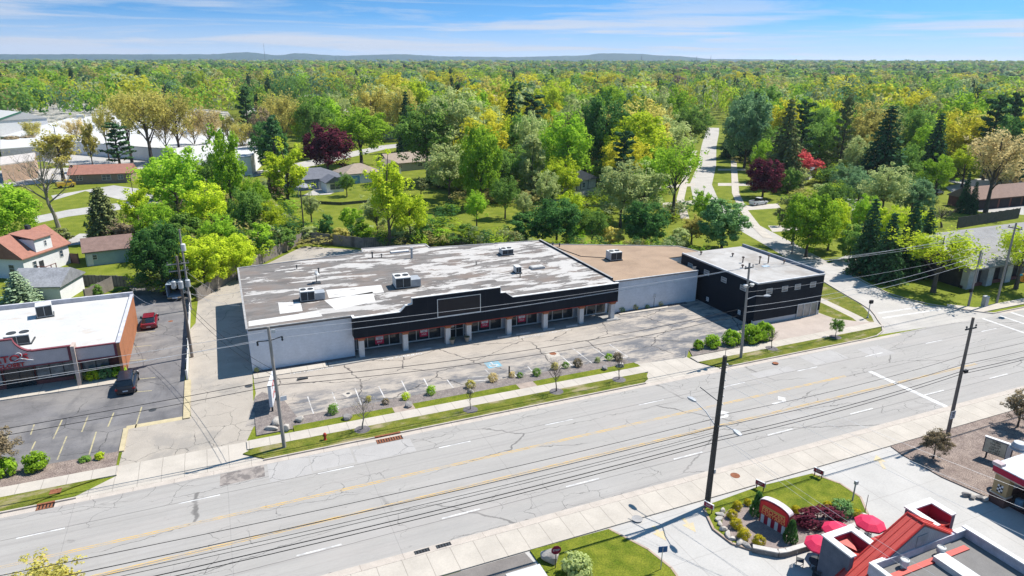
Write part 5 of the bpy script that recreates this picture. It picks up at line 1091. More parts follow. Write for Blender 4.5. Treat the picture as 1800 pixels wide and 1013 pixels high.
NAMES = {'round': 'broadleaf_tree', 'airy': 'broadleaf_tree', 'vase': 'elm_tree', 'sparse': 'open_crowned_tree', 'bare': 'bare_tree', 'poplar': 'poplar_tree', 'spruce': 'spruce_tree', 'cedar': 'cedar_tree', 'pine': 'pine_tree', 'bush': 'large_shrub'}
def T(px, pyb, pyt, wpx, shape, leaf, label, name=None, seed=None, bark=None, group=None, rz=None):   # base and top rows seen in the photograph
    p = G(px, pyb); h = height_at(p, pyt); w = wpx*proj(p)[2]/FPX*(1.13 if shape in ('airy', 'round', 'sparse', 'vase') else 1.0)
    return tree(name or NAMES[shape], label, 'shrub' if shape == 'bush' and h < 6 else 'tree', p, h, w, shape, leaf, group, seed, bark, rz)
def TH(px, pyt, h, wpx, shape, leaf, label, **k):               # hidden base: top row and height
    p = G(px, pyt, h); p.z = 0; w = wpx*proj(p)[2]/FPX
    return tree(k.pop('name', None) or NAMES[shape], label, 'tree', p, h, w, shape, leaf, **k)

# around the left houses
T(14, 432, 316, 108, 'round', 'bright', 'dense bright green tree at the left edge behind the red-roofed house')
T(103, 400, 236, 120, 'bare', 'tan', 'large bare leaning tree on the lawn behind the red-roofed house', bark=TRUNKP, seed=1, rz=0.2)
T(188, 425, 326, 62, 'cedar', 'cedar', 'dark brownish cedar beside the back-lawn garage')
T(110, 428, 400, 46, 'bush', 'cedar', 'dusky round bush at the foot of the bare leaning tree', name='garden_shrub')
T(150, 398, 388, 8, 'spruce', 'spruce', 'tiny dwarf spruce standing alone on the far lawn')
T(40, 545, 476, 84, 'spruce', 'bluespruce', 'blue-green spruce at the left edge beside the speckled-roof garage', seed=1)
T(226, 446, 372, 56, 'sparse', 'brownleaf', 'thin bronze-twigged tree behind the back-lawn garage')
T(250, 430, 300, 70, 'sparse', 'lime', 'open yellow-green tree between the cedar and the green thicket')
T(170, 522, 498, 30, 'bush', 'green', 'low green bush between the speckled garage and the tilted fence', name='garden_shrub')
T(215, 520, 505, 46, 'bush', 'deep', 'low dark hedge bush behind the white store roof', name='garden_shrub')
T(290, 518, 390, 88, 'round', 'deep', 'dark green dense tree behind the transformer pole', seed=2)
T(362, 508, 412, 92, 'round', 'lime', 'vivid lime-green maple over the board fence, nearest the transformer pole', seed=1)
T(418, 492, 408, 66, 'round', 'lime', 'vivid lime-green maple at the fence corner beside the roof edge', seed=3)
T(318, 400, 246, 128, 'airy', 'bright', 'large bright green tree above the thicket left of the retail building', seed=3)
T(412, 400, 178, 74, 'sparse', 'bright', 'tall open bright green tree with dark limbs above the thicket', seed=1)
T(372, 420, 318, 84, 'airy', 'lime', 'full green tree filling the middle of the thicket')
T(440, 430, 330, 66, 'round', 'green', 'green tree at the right end of the thicket behind the fence corner')
T(280, 440, 350, 74, 'airy', 'bright', 'loose bright tree at the left end of the thicket')
T(330, 440, 372, 60, 'bush', 'green', 'rounded green growth low in the thicket behind the lime maples', name='thicket_shrub')
T(460, 452, 390, 60, 'bush', 'bright', 'bright bush right of the lime maples along the board fence', name='thicket_shrub')
T(500, 440, 398, 54, 'bush', 'green', 'green bush at the corner of the board fence below the lawn pole', name='thicket_shrub')
T(420, 462, 415, 46, 'bush', 'bright', 'bright low bush wedged between fence and thicket', name='thicket_shrub')
T(508, 372, 228, 92, 'sparse', 'lime', 'yellow-green vase-shaped tree left of the blue-grey house', seed=2)
T(486, 362, 298, 40, 'cedar', 'brownleaf', 'rusty brown conifer in front of the yellow-green vase-shaped tree')
T(395, 372, 255, 62, 'airy', 'green', 'green tree behind the tall open tree')
T(462, 400, 340, 46, 'airy', 'bright', 'slim green tree left of the lawn pole')
T(346, 356, 316, 40, 'bush', 'green', 'green clump below the bright tree, beside the far drive', name='thicket_shrub')
T(272, 352, 292, 52, 'airy', 'lime', 'slim lime tree left of the large bright green tree')
T(362, 352, 262, 60, 'sparse', 'bright', 'tall leafy tree between the large bright tree and the tall open tree', seed=2)
T(450, 402, 300, 56, 'airy', 'bright', 'bright tree standing behind the right end of the thicket')
T(300, 462, 402, 62, 'airy', 'green', 'green tree behind the dark green dense tree')
T(392, 455, 372, 66, 'airy', 'bright', 'bright tree rising behind the vivid lime maples')
T(482, 428, 352, 52, 'airy', 'lime', 'lime tree at the fence corner left of the lawn pole')
# left background
T(112, 318, 206, 86, 'sparse', 'olive', 'half-leafed tree with a thick trunk behind the brick ranch house', seed=3)
T(165, 302, 190, 34, 'sparse', 'olive', 'thin leaning half-bare tree left of the dark pine')
T(214, 304, 212, 64, 'pine', 'spruce', 'dark pine behind the brick ranch house roof')
T(268, 292, 138, 118, 'vase', 'olive', 'biggest budding elm in front of the white shopping block', seed=1)
T(232, 286, 146, 84, 'vase', 'olive', 'budding elm left of the biggest elm', seed=2)
T(318, 286, 148, 92, 'vase', 'olive', 'budding elm right of the biggest elm', seed=3)
T(372, 280, 176, 70, 'vase', 'tan', 'thinner tan budding elm at the right of the elm group', seed=1)
T(440, 270, 148, 44, 'pine', 'spruce', 'dark ragged pine right of the elm group')
T(500, 280, 146, 80, 'vase', 'olive', 'bare-limbed budding tree below the far row of houses', seed=2)
T(468, 290, 186, 50, 'airy', 'brownleaf', 'reddish budding tree left of the purple maple')
for px_, pb_, pt_, w_, lf_, lb_ in ((62, 262, 206, 44, 'olive', 'thin budding tree before the white strip store'), (140, 268, 200, 46, 'tan', 'bare tan tree before the shopping block, left of the elms'), (192, 282, 176, 40, 'olive', 'slender budding tree left of the elm group'), (345, 276, 190, 48, 'tan', 'bare tan tree among the right elms'), (404, 272, 190, 50, 'olive', 'budding tree at the right end of the white block'),
        (296, 284, 182, 50, 'tan', 'bare tan tree between the biggest elm and its right neighbour'), (430, 285, 205, 52, 'olive', 'budding tree by the white commercial building')): T(px_, pb_, pt_, w_, 'vase', lf_, lb_)
T(40, 268, 238, 100, 'bush', 'brownleaf', 'rusty leafless hedge mass in front of the white strip store', name='hedge')
T(577, 306, 218, 84, 'round', 'purple', 'dark purple maple standing over the lawn houses', seed=2)
T(636, 292, 183, 118, 'airy', 'bright', 'big loose light green tree right of the purple maple', seed=2)
T(556, 280, 158, 76, 'airy', 'green', 'green tree behind the purple maple')
T(598, 262, 160, 56, 'airy', 'pale', 'pale tree behind the purple maple, further right')
T(686, 438, 242, 88, 'sparse', 'lime', 'tall thin yellow-green tree in the back yard behind the patched roof', seed=1)
T(664, 420, 320, 62, 'sparse', 'pale', 'grey-green thin tree beside the tall yard tree', seed=3)
T(722, 432, 330, 66, 'airy', 'lime', 'small lime tree with a dark straight trunk behind the board fence', seed=3)
T(620, 408, 360, 50, 'bush', 'bright', 'bright green bush at the lawn edge left of the tall yard tree', name='thicket_shrub')
T(575, 422, 375, 34, 'bush', 'deep', 'dark leafy shrub on the lawn edge by the board fence', name='thicket_shrub')
T(545, 424, 396, 40, 'bush', 'pale', 'pale shrub at the board fence corner', name='thicket_shrub')
T(600, 428, 398, 44, 'bush', 'olive', 'olive shrub in the fence line right of the dark leafy shrub', name='thicket_shrub')
T(640, 428, 392, 44, 'bush', 'bright', 'light bush in the fence line at the tall yard tree', name='thicket_shrub')
T(700, 432, 395, 40, 'bush', 'pale', 'pale thin shrub between two yard trunks', name='thicket_shrub')
T(745, 432, 392, 42, 'bush', 'deep', 'deep green shrub right of the straight-trunked lime tree', name='thicket_shrub')
T(775, 432, 400, 44, 'bush', 'bright', 'bright shrub in the fence line before the mown yard', name='thicket_shrub')
T(822, 428, 392, 42, 'bush', 'green', 'green shrub behind the roof edge at the mown yard', name='thicket_shrub')
T(740, 345, 306, 30, 'sparse', 'cedar', 'dead-looking stump tree wrapped in ivy at the lawn end', seed=2)
T(790, 352, 250, 88, 'airy', 'pale', 'grey thin-stemmed tree at the edge of the mown yard')
T(770, 330, 296, 66, 'bush', 'green', 'dense green bush at the right end of the lawn', name='thicket_shrub')
T(845, 365, 215, 76, 'round', 'bright', 'tall bright green tree over the mown yard', seed=1)
T(875, 352, 250, 60, 'airy', 'green', 'green tree right of the tall bright tree over the yard')
T(800, 318, 148, 128, 'airy', 'pale', 'huge pale golden-green tree behind the mown yard', seed=1)
T(752, 322, 165, 110, 'airy', 'green', 'large green tree left of the huge pale tree', seed=3)
T(716, 268, 158, 44, 'spruce', 'spruce', 'dark narrow spruce over the grey cottage')
T(920, 388, 335, 34, 'airy', 'pale', 'small slender tree planted alone in the mown yard')
T(862, 352, 300, 40, 'airy', 'brownleaf', 'brownish small tree at the edge of the mown yard')
T(935, 350, 232, 62, 'poplar', 'pale', 'pale upright poplar behind the mown yard', seed=1)
T(985, 356, 276, 70, 'round', 'lime', 'round bright lime tree left of the half-timbered house', seed=2)
T(978, 432, 348, 86, 'round', 'deep', 'dark leafy tree at the back wall, leftmost of the three along the brown roof', seed=1)
T(925, 426, 372, 70, 'bush', 'deep', 'dark bushy growth at the back corner of the patched roof', name='thicket_shrub')
T(1040, 432, 366, 60, 'airy', 'green', 'green tangle between the dark trees behind the brown roof')
T(1075, 434, 396, 50, 'bush', 'olive', 'olive shrub low behind the brown roof', name='thicket_shrub')
T(1132, 436, 350, 84, 'round', 'deep', 'dark leafy tree at the back wall, middle of the three along the brown roof', seed=3)
T(1090, 400, 278, 96, 'airy', 'pale', 'pale budding tree with grey limbs behind the brown roof', seed=2)
T(1130, 392, 272, 90, 'sparse', 'pale', 'second pale budding tree, right of the first, behind the brown roof', seed=3)
T(1182, 384, 232, 112, 'vase', 'bright', 'leaning green tree with a forked bare trunk left of the street', seed=3)
T(1215, 430, 370, 52, 'sparse', 'olive', 'thin brownish shrub tree at the back of the brown roof', seed=1)
T(1268, 440, 346, 90, 'round', 'white', 'dark rounded blossoming tree behind the black building', seed=3)
T(1195, 436, 398, 46, 'bush', 'pale', 'pale leafy shrub behind the brown roof end', name='thicket_shrub')
T(1010, 425, 392, 44, 'bush', 'bright', 'bright shrub between the first two dark trees behind the brown roof', name='thicket_shrub')
T(1112, 330, 190, 118, 'round', 'lime', 'broad lime-green tree left of the street, largest in the wood', seed=3)
T(1060, 322, 166, 96, 'round', 'deep', 'deep green maple behind the broad lime-green tree', seed=2)
T(1010, 318, 192, 60, 'spruce', 'spruce', 'dark spruce above the half-timbered house', seed=2)
T(978, 312, 200, 36, 'spruce', 'cedar', 'narrow brown spruce left of the dark spruce')
T(934, 290, 160, 76, 'pine', 'spruce', 'dark open pine standing over the wood behind the yard', seed=1)
T(1170, 300, 200, 90, 'airy', 'pale', 'soft olive tree behind the leaning tree by the street')
T(1212, 270, 178, 80, 'airy', 'green', 'green tree hanging over the left side of the street')
T(1052, 332, 280, 40, 'airy', 'green', 'dark small tree beside the half-timbered house')
# right side
T(1292, 278, 168, 56, 'spruce', 'spruce', 'tall dark spruce on the street lawn, left of the pair', seed=1)
T(1318, 282, 160, 62, 'spruce', 'spruce', 'tall dark spruce on the street lawn, right of the pair', seed=2)
T(1340, 318, 240, 50, 'airy', 'bright', 'bright tree at the foot of the spruce pair')
T(1372, 330, 170, 84, 'spruce', 'cedar', 'broad dusky spruce behind the red-leaved tree', seed=3)
T(1340, 348, 275, 66, 'round', 'purple', 'dark purple-leaved tree above the white pickup')
T(1404, 322, 258, 54, 'airy', 'red', 'red-leaved tree right of the broad dusky spruce')
T(1432, 310, 280, 42, 'bush', 'red', 'low red-flowering shrub tree before the white corner house')
T(1416, 452, 338, 94, 'round', 'bright', 'bright green tree on the corner lawn right of the street', seed=1)
T(1392, 430, 332, 70, 'airy', 'cedar', 'dull olive tree behind the bright corner tree')
T(1455, 440, 350, 62, 'round', 'lime', 'lime tree at the right shoulder of the bright corner tree', seed=2)
T(1470, 318, 160, 46, 'pine', 'cedar', 'tall bare-stemmed pine over the right-hand houses', seed=2)
T(1543, 338, 182, 104, 'spruce', 'spruce', 'massive dark spruce right of the tall bare-stemmed pine', seed=1)
T(1632, 322, 196, 62, 'spruce', 'spruce', 'tall dark solitary spruce with a grey stem at right', seed=3)
T(1548, 385, 286, 84, 'airy', 'pale', 'pale silvery tree behind the four front spruces', seed=1)
T(1600, 380, 312, 70, 'round', 'blue', 'green round tree behind the four front spruces, further right')
T(1518, 482, 346, 66, 'spruce', 'spruce', 'front spruce of the corner clump, leftmost', seed=1)
T(1552, 494, 372, 70, 'spruce', 'spruce', 'front spruce of the corner clump, second from left and shortest', seed=2)
T(1588, 486, 348, 68, 'spruce', 'spruce', 'front spruce of the corner clump, second from right', seed=3)
T(1618, 470, 362, 60, 'spruce', 'spruce', 'front spruce of the corner clump, rightmost', seed=1)
T(1570, 440, 360, 52, 'airy', 'lime', 'lime tree showing between the front spruces')
T(1655, 400, 356, 66, 'bare', 'tan', 'bare brown bush tree behind the yellow-flowering tree', seed=2)
T(1640, 514, 392, 152, 'vase', 'lime', 'yellow-flowering wide tree on the church lawn, nearer the black building', seed=2)
T(1785, 508, 388, 120, 'vase', 'lime', 'yellow-flowering tree on the church lawn at the right edge', seed=1)
T(1690, 374, 300, 26, 'spruce', 'spruce', 'small dark spruce before the brown garages, left one')
T(1706, 376, 318, 24, 'spruce', 'spruce', 'small dark spruce before the brown garages, right one')
T(1732, 374, 208, 126, 'vase', 'tan', 'pale-trunked tan budding tree before the brown garages', seed=3, bark=TRUNKP)
T(1785, 300, 215, 70, 'airy', 'tan', 'tan budding tree above the sky blue house')
T(1485, 345, 282, 60, 'airy', 'blue', 'bluish green tree behind the white corner house')
T(1600, 262, 146, 88, 'airy', 'gold', 'golden green rounded tree above the brown porch house', seed=3)
T(1660, 258, 150, 62, 'round', 'blue', 'blue-green tree right of the golden tree')
T(1440, 352, 320, 40, 'bush', 'pale', 'pale hedge bush by the white corner house', name='thicket_shrub')
T(1690, 270, 190, 60, 'round', 'blue', 'blue-green tree at the pale blue barn')
T(1425, 262, 178, 40, 'spruce', 'spruce', 'dark spruce behind the small dark-roofed cottage')

for px, pt, h_, w_, lf_, lb in ((690, 127, 26, 84, 'gold', 'golden tree over the wood, above the dark narrow spruce'), (778, 121, 27, 112, 'gold', 'broad golden tree at the top of the wood above the huge pale tree'), (925, 127, 26, 76, 'gold', 'golden tree at the top of the wood left of the largest golden crown'),
        (1052, 123, 27, 118, 'gold', 'largest golden crown at the top of the wood'), (1302, 124, 27, 78, 'gold', 'golden tree above the dark spruce pair by the street'), (985, 138, 25, 90, 'lime', 'lime tree between the two golden crowns of the wood'), (868, 132, 26, 72, 'olive', 'olive tree beside the broad golden tree'),
        (1130, 132, 26, 84, 'olive', 'olive tree right of the largest golden crown'), (1185, 148, 24, 90, 'bright', 'soft green tree at the head of the side street'), (650, 140, 25, 80, 'olive', 'olive tree left of the dark narrow spruce'), (1390, 132, 25, 74, 'pale', 'pale tree beyond the broad dusky spruce'), (1480, 128, 26, 80, 'gold', 'yellowish tree beyond the tall bare-stemmed pine'),
        (1700, 128, 26, 70, 'gold', 'yellow tree on the right skyline of the wood'), (1745, 140, 25, 76, 'blue', 'blue-green tree on the right below the skyline'), (1440, 146, 24, 70, 'blue', 'blue-green tree behind the right-hand spruces'), (935, 185, 22, 66, 'pale', 'light tree left of the dark open pine')):
    TH(px, pt, h_, w_, 'airy', lf_, lb)
for px, pb, pt, w_, sh_, lf_, lb in ((838, 398, 330, 44, 'airy', 'bright', 'slim bright tree in the mown yard nearest the back wall'), (888, 384, 305, 54, 'airy', 'green', 'mid-sized green tree at the right side of the mown yard'), (960, 372, 296, 50, 'airy', 'pale', 'pale thin tree behind the small slender yard tree'), (818, 345, 272, 58, 'airy', 'bright', 'leafy tree at the back of the mown yard, left side'),
        (905, 345, 250, 66, 'airy', 'green', 'tall green tree at the back of the mown yard, right side'), (1000, 400, 330, 52, 'airy', 'lime', 'lime tree between the dark back-wall tree and the half-timbered house'), (1150, 360, 262, 74, 'airy', 'bright', 'fresh green tree left of the leaning forked tree'), (1230, 405, 318, 48, 'sparse', 'bright', 'open small tree on the left street lawn'),
        (610, 345, 300, 36, 'airy', 'green', 'small round tree before the tan-roofed garage'), (548, 392, 330, 40, 'sparse', 'pale', 'thin pale tree on the lawn right of the yard pole'), (1460, 395, 312, 60, 'airy', 'green', 'green tree on the right-hand lawns behind the bright corner tree'), (1505, 372, 296, 62, 'airy', 'blue', 'bluish tree left of the pale silvery tree'),
        (1385, 340, 292, 44, 'bush', 'green', 'rounded green bush tree at the foot of the broad dusky spruce'), (1355, 330, 268, 40, 'airy', 'green', 'green tree right of the dark purple-leaved tree'), (1370, 398, 366, 16, 'airy', 'bright', 'tiny young tree on the right street lawn'), (1640, 352, 270, 64, 'airy', 'bright', 'bright tree at the foot of the tall solitary spruce'),
        (1500, 330, 236, 60, 'airy', 'pale', 'pale tree between the tall pine and the massive spruce'), (1585, 330, 246, 56, 'airy', 'green', 'green tree right of the massive dark spruce'), (1690, 330, 252, 66, 'airy', 'lime', 'lime tree before the pale blue barn'), (1492, 458, 392, 54, 'bush', 'green', 'dense green bush between the bright corner tree and the front spruces'), (1515, 420, 340, 50, 'airy', 'bright', 'bright tree just behind the leftmost front spruce'), (1475, 400, 350, 46, 'bush', 'pale', 'pale bush by the drive behind the corner trees'), (1445, 372, 330, 44, 'bush', 'green', 'green hedge clump before the white corner house'), (1540, 430, 362, 46, 'bush', 'lime', 'lime bush glimpsed between the front spruces'), (1400, 330, 290, 40, 'airy', 'pale', 'pale little tree beside the red-leaved tree'), (1620, 420, 366, 44, 'airy', 'lime', 'lime tree at the right end of the front spruce clump'), (1755, 348, 270, 60, 'airy', 'tan', 'second tan tree right of the pale-trunked one')):
    T(px, pb, pt, w_, sh_, lf_, lb)
# ---- the unbroken wood: nearest trees one by one, the rest as one mass
KEEP = [(525, 262, 770, 345, 250), (800, 362, 940, 425, 125), (520, 345, 760, 412, 130), (1196, 180, 1262, 350, 420), (1258, 292, 1392, 400, 170), (0, 168, 432, 300, 330), (505, 143, 626, 166, 520), (60, 296, 240, 430, 190), (436, 240, 560, 330, 200), (1385, 240, 1440, 300, 210),
        (1650, 196, 1800, 380, 195), (960, 300, 1085, 352, 160), (664, 214, 760, 300, 250), (640, 250, 760, 262, 300), (1590, 195, 1680, 262, 250), (1262, 165, 1350, 285, 232), (1490, 185, 1600, 335, 188), (1340, 256, 1440, 318, 212), (925, 106, 1062, 119, 1500), (0, 150, 440, 200, 420)]
STREETS = [(c[0], c[1]) for c in CL]
def near_street(x, y):
    for i in range(7, len(STREETS)-1):
        a, b = Vector(STREETS[i]), Vector(STREETS[i+1]); p = Vector((x, y)); t = max(0, min(1, (p-a).dot(b-a)/(b-a).length_squared))
        if (p-(a+(b-a)*t)).length < 9.5: return True
    return False
MIX = [('airy', 'green', 10), ('airy', 'bright', 10), ('round', 'bright', 6), ('round', 'green', 8), ('airy', 'pale', 9), ('airy', 'gold', 12), ('airy', 'lime', 8), ('vase', 'olive', 6), ('airy', 'olive', 7), ('round', 'lime', 5), ('round', 'blue', 7), ('spruce', 'spruce', 2), ('pine', 'spruce', 1), ('airy', 'tan', 0.5), ('round', 'deep', 4), ('airy', 'brownleaf', 1), ('round', 'gold', 5)]
MIXW = [m[2] for m in MIX]
grid = {}
def ok_place(x, y, r):
    i, j = int(x//12), int(y//12)
    for a in (-1, 0, 1):
        for b in (-1, 0, 1):
            for q in grid.get((i+a, j+b), ()):
                if (q[0]-x)**2+(q[1]-y)**2 < ((q[2]+r)*0.66)**2: return False
    return True
for q in PLACED: grid.setdefault((int(q[0]//12), int(q[1]//12)), []).append(q)
cand = []
wrn = random.Random(11)
for n_ in range(26000):
    px = wrn.uniform(-70, 1870); d_ = math.sqrt(wrn.uniform(138**2, 900**2))
    r_ = ray(px, 200); s_ = d_/math.hypot(r_.x, r_.y); x, y = r_.x*s_, r_.y*s_
    if y < 118 or near_street(x, y): continue
    h = wrn.uniform(16.0, 26.0); w = h*wrn.uniform(0.66, 0.98)
    sh, lf, _ = wrn.choices(MIX, MIXW)[0]
    if sh in ('spruce', 'pine'): w *= 0.55; h *= 1.05
    bx, by, dd = proj((x, y, 0)); tx, ty, _d = proj((x, y, h)); hw = w/2*FPX/dd
    bad = False
    for (x0, y0, x1, y1, dm) in KEEP:
        if bx+hw > x0 and bx-hw < x1 and by > y0 and ty < y1 and d_ < dm: bad = True; break
    if bad: continue
    if px > 1340 and d_ < 138: continue
    if 0 < px < 430 and 200 < d_ < 400: continue
    if not ok_place(x, y, w/2): continue
    grid.setdefault((int(x//12), int(y//12)), []).append((x, y, w/2)); cand.append((d_, x, y, h, w, sh, lf))
cand.sort()
ADJ = {'green': 'mid green', 'bright': 'bright green', 'pale': 'pale grey-green', 'gold': 'golden-green', 'olive': 'olive budding', 'lime': 'lime green', 'blue': 'bluish green', 'spruce': 'dark', 'tan': 'tan budding', 'deep': 'deep green', 'brownleaf': 'bronze budding'}
KND = {'airy': 'loose-crowned tree', 'round': 'dense round tree', 'vase': 'vase-shaped tree', 'spruce': 'pointed spruce', 'pine': 'ragged pine'}
N_IND = 300-len(PLACED)
for (d_, x, y, h, w, sh, lf) in cand[:N_IND]:
    side = 'right of' if proj((x, y, 0))[0] > 1250 else 'left of'
    tree(NAMES[sh], '%s %s in the unbroken wood %s the side street' % (ADJ[lf], KND[sh], side), 'tree', (x, y, 0), h, w, sh, lf, '%s %ss of the wood %s the side street' % (ADJ[lf], KND[sh], side))
# undergrowth filling the wood floor and the back fence line: one mass nobody could count
RGBU = ('green', 'bright', 'deep', 'pale', 'lime', 'olive')
# far wood: one mass
RGBK = 1.8
RGB = {'green': (0.078, 0.145, 0.026), 'bright': (0.125, 0.215, 0.018), 'pale': (0.185, 0.225, 0.08), 'gold': (0.225, 0.235, 0.02), 'olive': (0.20, 0.19, 0.05), 'lime': (0.20, 0.27, 0.018), 'blue': (0.075, 0.135, 0.055), 'spruce': (0.027, 0.055, 0.023), 'tan': (0.25, 0.21, 0.085), 'deep': (0.04, 0.095, 0.022), 'brownleaf': (0.16, 0.115, 0.08)}
nr = np.random.default_rng(5)
def low(shape, n, size, seed, ok_=0.75):
    L = Leaves(seed); k = max(3, n//14)
    for i in range(k):
        t = nr.uniform(0, 6.28); ph = nr.uniform(-0.6, 1); rr = nr.uniform(0.8, 1)
        if shape in ('spruce', 'pine'): z = nr.uniform(0.1, 0.95); w = 0.5*(1-z)+0.03; c = (w*math.cos(t)*0.8, w*math.sin(t)*0.8, z); L.clump(c, 0.09, n//k, size, up=0.4, out=(.6*math.cos(t), .6*math.sin(t), .1))
        else: q = math.sqrt(max(0.02, 1-ph*ph)); c = (0.40*rr*q*math.cos(t), 0.40*rr*q*math.sin(t), 0.56+0.37*ph*rr); L.clump(c, 0.13, n//k, size, up=0.3, out=(ok_*q*math.cos(t), ok_*q*math.sin(t), ok_*ph))
    return L.arrays()
LOWA = {s_: [low(s_, 300, 0.072, 20+i) for i in range(5)] for s_ in ('airy', 'spruce')}
LOWB = {s_: [low(s_, 84, 0.15, 40+i, 1.3) for i in range(5)] for s_ in ('airy', 'spruce')}
QS, CS = [], []
def put(lib, x, y, h, w, sh, lf):
    a = lib['spruce' if sh in ('spruce', 'pine') else 'airy'][int(nr.integers(5))]; t = nr.uniform(0, 6.28); c, s = math.cos(t), math.sin(t)
    q = a.copy(); X = q[..., 0]*w*1.12; Y = q[..., 1]*w*1.12; q[..., 0] = X*c-Y*s+x; q[..., 1] = X*s+Y*c+y; q[..., 2] = q[..., 2]*h+gz(x, y)
    QS.append(q); v = nr.uniform(0.72, 1.22); CS.append(np.tile(np.array((*[k*v*RGBK*q_ for k, q_ in zip(RGB[lf], (1.0, 0.97, 1.25))], 1.0)), (len(q), 1)))
for (d_, x, y, h, w, sh, lf) in cand[N_IND:]: put(LOWA, x, y, h, w, sh, lf)
nfar = 0
for n_ in range(9000):
    px = wrn.uniform(-80, 1880); d_ = 880*(4.6**wrn.random()); r_ = ray(px, 130); s_ = d_/math.hypot(r_.x, r_.y); x, y = r_.x*s_, r_.y*s_
    if near_street(x, y): continue
    sh, lf, _ = wrn.choices(MIX, [m[2]*(0.35 if m[1] in ('gold', 'lime', 'tan') else 1.4 if m[1] in ('green', 'blue', 'deep') else 1) for m in MIX])[0]; f = 1+0.5*(d_/1500); h = wrn.uniform(13, 25); w = wrn.uniform(12, 24)*f*(0.6 if sh in ('spruce', 'pine') else 1)
    bx, by, dd = proj((x, y, gz(x, y))); ty = proj((x, y, gz(x, y)+h))[1]
    if 920 < bx < 1065 and ty < 118 and d_ < 1700 and by > 116: continue
    put(LOWB, x, y, h, w, sh, lf); nfar += 1
QW, CW = QS, CS; QS, CS = [], []
for n_ in range(5200):
    px = wrn.uniform(400, 1860); d_ = math.sqrt(wrn.uniform(128**2, 430**2)); r_ = ray(px, 200); s_ = d_/math.hypot(r_.x, r_.y); x, y = r_.x*s_, r_.y*s_
    if y < 121 or near_street(x, y) or (px > 1330 and d_ < 142): continue
    h = wrn.uniform(1.5, 4.2) if d_ < 170 else wrn.uniform(2, 6); w = wrn.uniform(4, 9); bx, by, dd = proj((x, y, 0)); ty = proj((x, y, h))[1]; hw = w/2*FPX/dd
    if any(bx+hw > x0 and bx-hw < x1 and by > y0 and ty < y1 and (d_ < dm or (x0 < bx < x1 and y0 < by < y1)) for (x0, y0, x1, y1, dm) in KEEP): continue
    put(LOWA, x, y, h, w, 'airy', wrn.choice(RGBU))
for k in range(260):      # thicket left of the long building
    g_ = G(wrn.uniform(232, 500), wrn.uniform(352, 462)); h = wrn.uniform(2.0, 6.5); ty = proj((g_.x, g_.y, h))[1]; bx = proj(g_)[0]
    if g_.x > 1.0+(g_.y-112)*0.66 or (bx < 262 and ty < 420): continue
    put(LOWA, g_.x, g_.y, h, wrn.uniform(3.5, 7), 'airy', wrn.choice(RGBU))
for k in range(120):      # hedge of self-sown growth along the back wall
    x = wrn.uniform(26, 76); y = 126.5-(x-14)*0.40+wrn.uniform(-1.0, 3.5)
    if x > 50: y = wrn.uniform(96, 106)-(x-50)*0.25
    put(LOWA, x, y, wrn.uniform(1.8, 4.2), wrn.uniform(2.5, 4.5), 'airy', wrn.choice(RGBU))
for k in range(90):       # and up the side of the drive
    t = wrn.random(); x = -6.5+14*t+wrn.uniform(-7, 0.0); y = 104+28*t+wrn.uniform(1, 4); put(LOWA, x, y, wrn.uniform(1.5, 4.5), wrn.uniform(2.5, 5), 'airy', wrn.choice(RGBU))
QU, CU = QS, CS; QS, CS = QW, CW
FARM = bpy.data.materials.new('far_foliage'); FARM.use_nodes = True; nt = FARM.node_tree; nt.nodes.clear()
o_ = N(nt, 'ShaderNodeOutputMaterial'); a_ = N(nt, 'ShaderNodeAttribute', attribute_name='leaf_colour'); g_ = N(nt, 'ShaderNodeNewGeometry'); sc_ = N(nt, 'ShaderNodeVectorMath', operation='SCALE')
nt.links.new(a_.outputs['Color'], sc_.inputs[0]); nt.links.new(rng(nt, g_.outputs['Random Per Island'], 0, 1, 0.84, 1.16), sc_.inputs['Scale'])
d1, d2, ms_ = N(nt, 'ShaderNodeBsdfDiffuse'), N(nt, 'ShaderNodeBsdfTranslucent'), N(nt, 'ShaderNodeMixShader'); ms_.inputs[0].default_value = 0.5
nt.links.new(sc_.outputs[0], d1.inputs[0]); nt.links.new(sc_.outputs[0], d2.inputs[0]); nt.links.new(d1.outputs[0], ms_.inputs[1]); nt.links.new(d2.outputs[0], ms_.inputs[2]); nt.links.new(ms_.outputs[0], o_.inputs[0])
fw_ = bpy.data.objects.new('far_wood', quads_mesh('far_wood', np.concatenate(QS), FARM, np.concatenate(CS))); COL.objects.link(fw_)
uo_ = bpy.data.objects.new('undergrowth', quads_mesh('undergrowth', np.concatenate(QU), FARM, np.concatenate(CU))); COL.objects.link(uo_); tag(uo_, 'tangled green undergrowth on the floor of the wood and along the back fence', 'undergrowth', kind='stuff')
tag(fw_, 'unbroken spring wood in mixed greens running out to the horizon', 'woodland', kind='stuff')
print('TREES', len(PLACED), 'cand', len(cand), 'far', nfar)
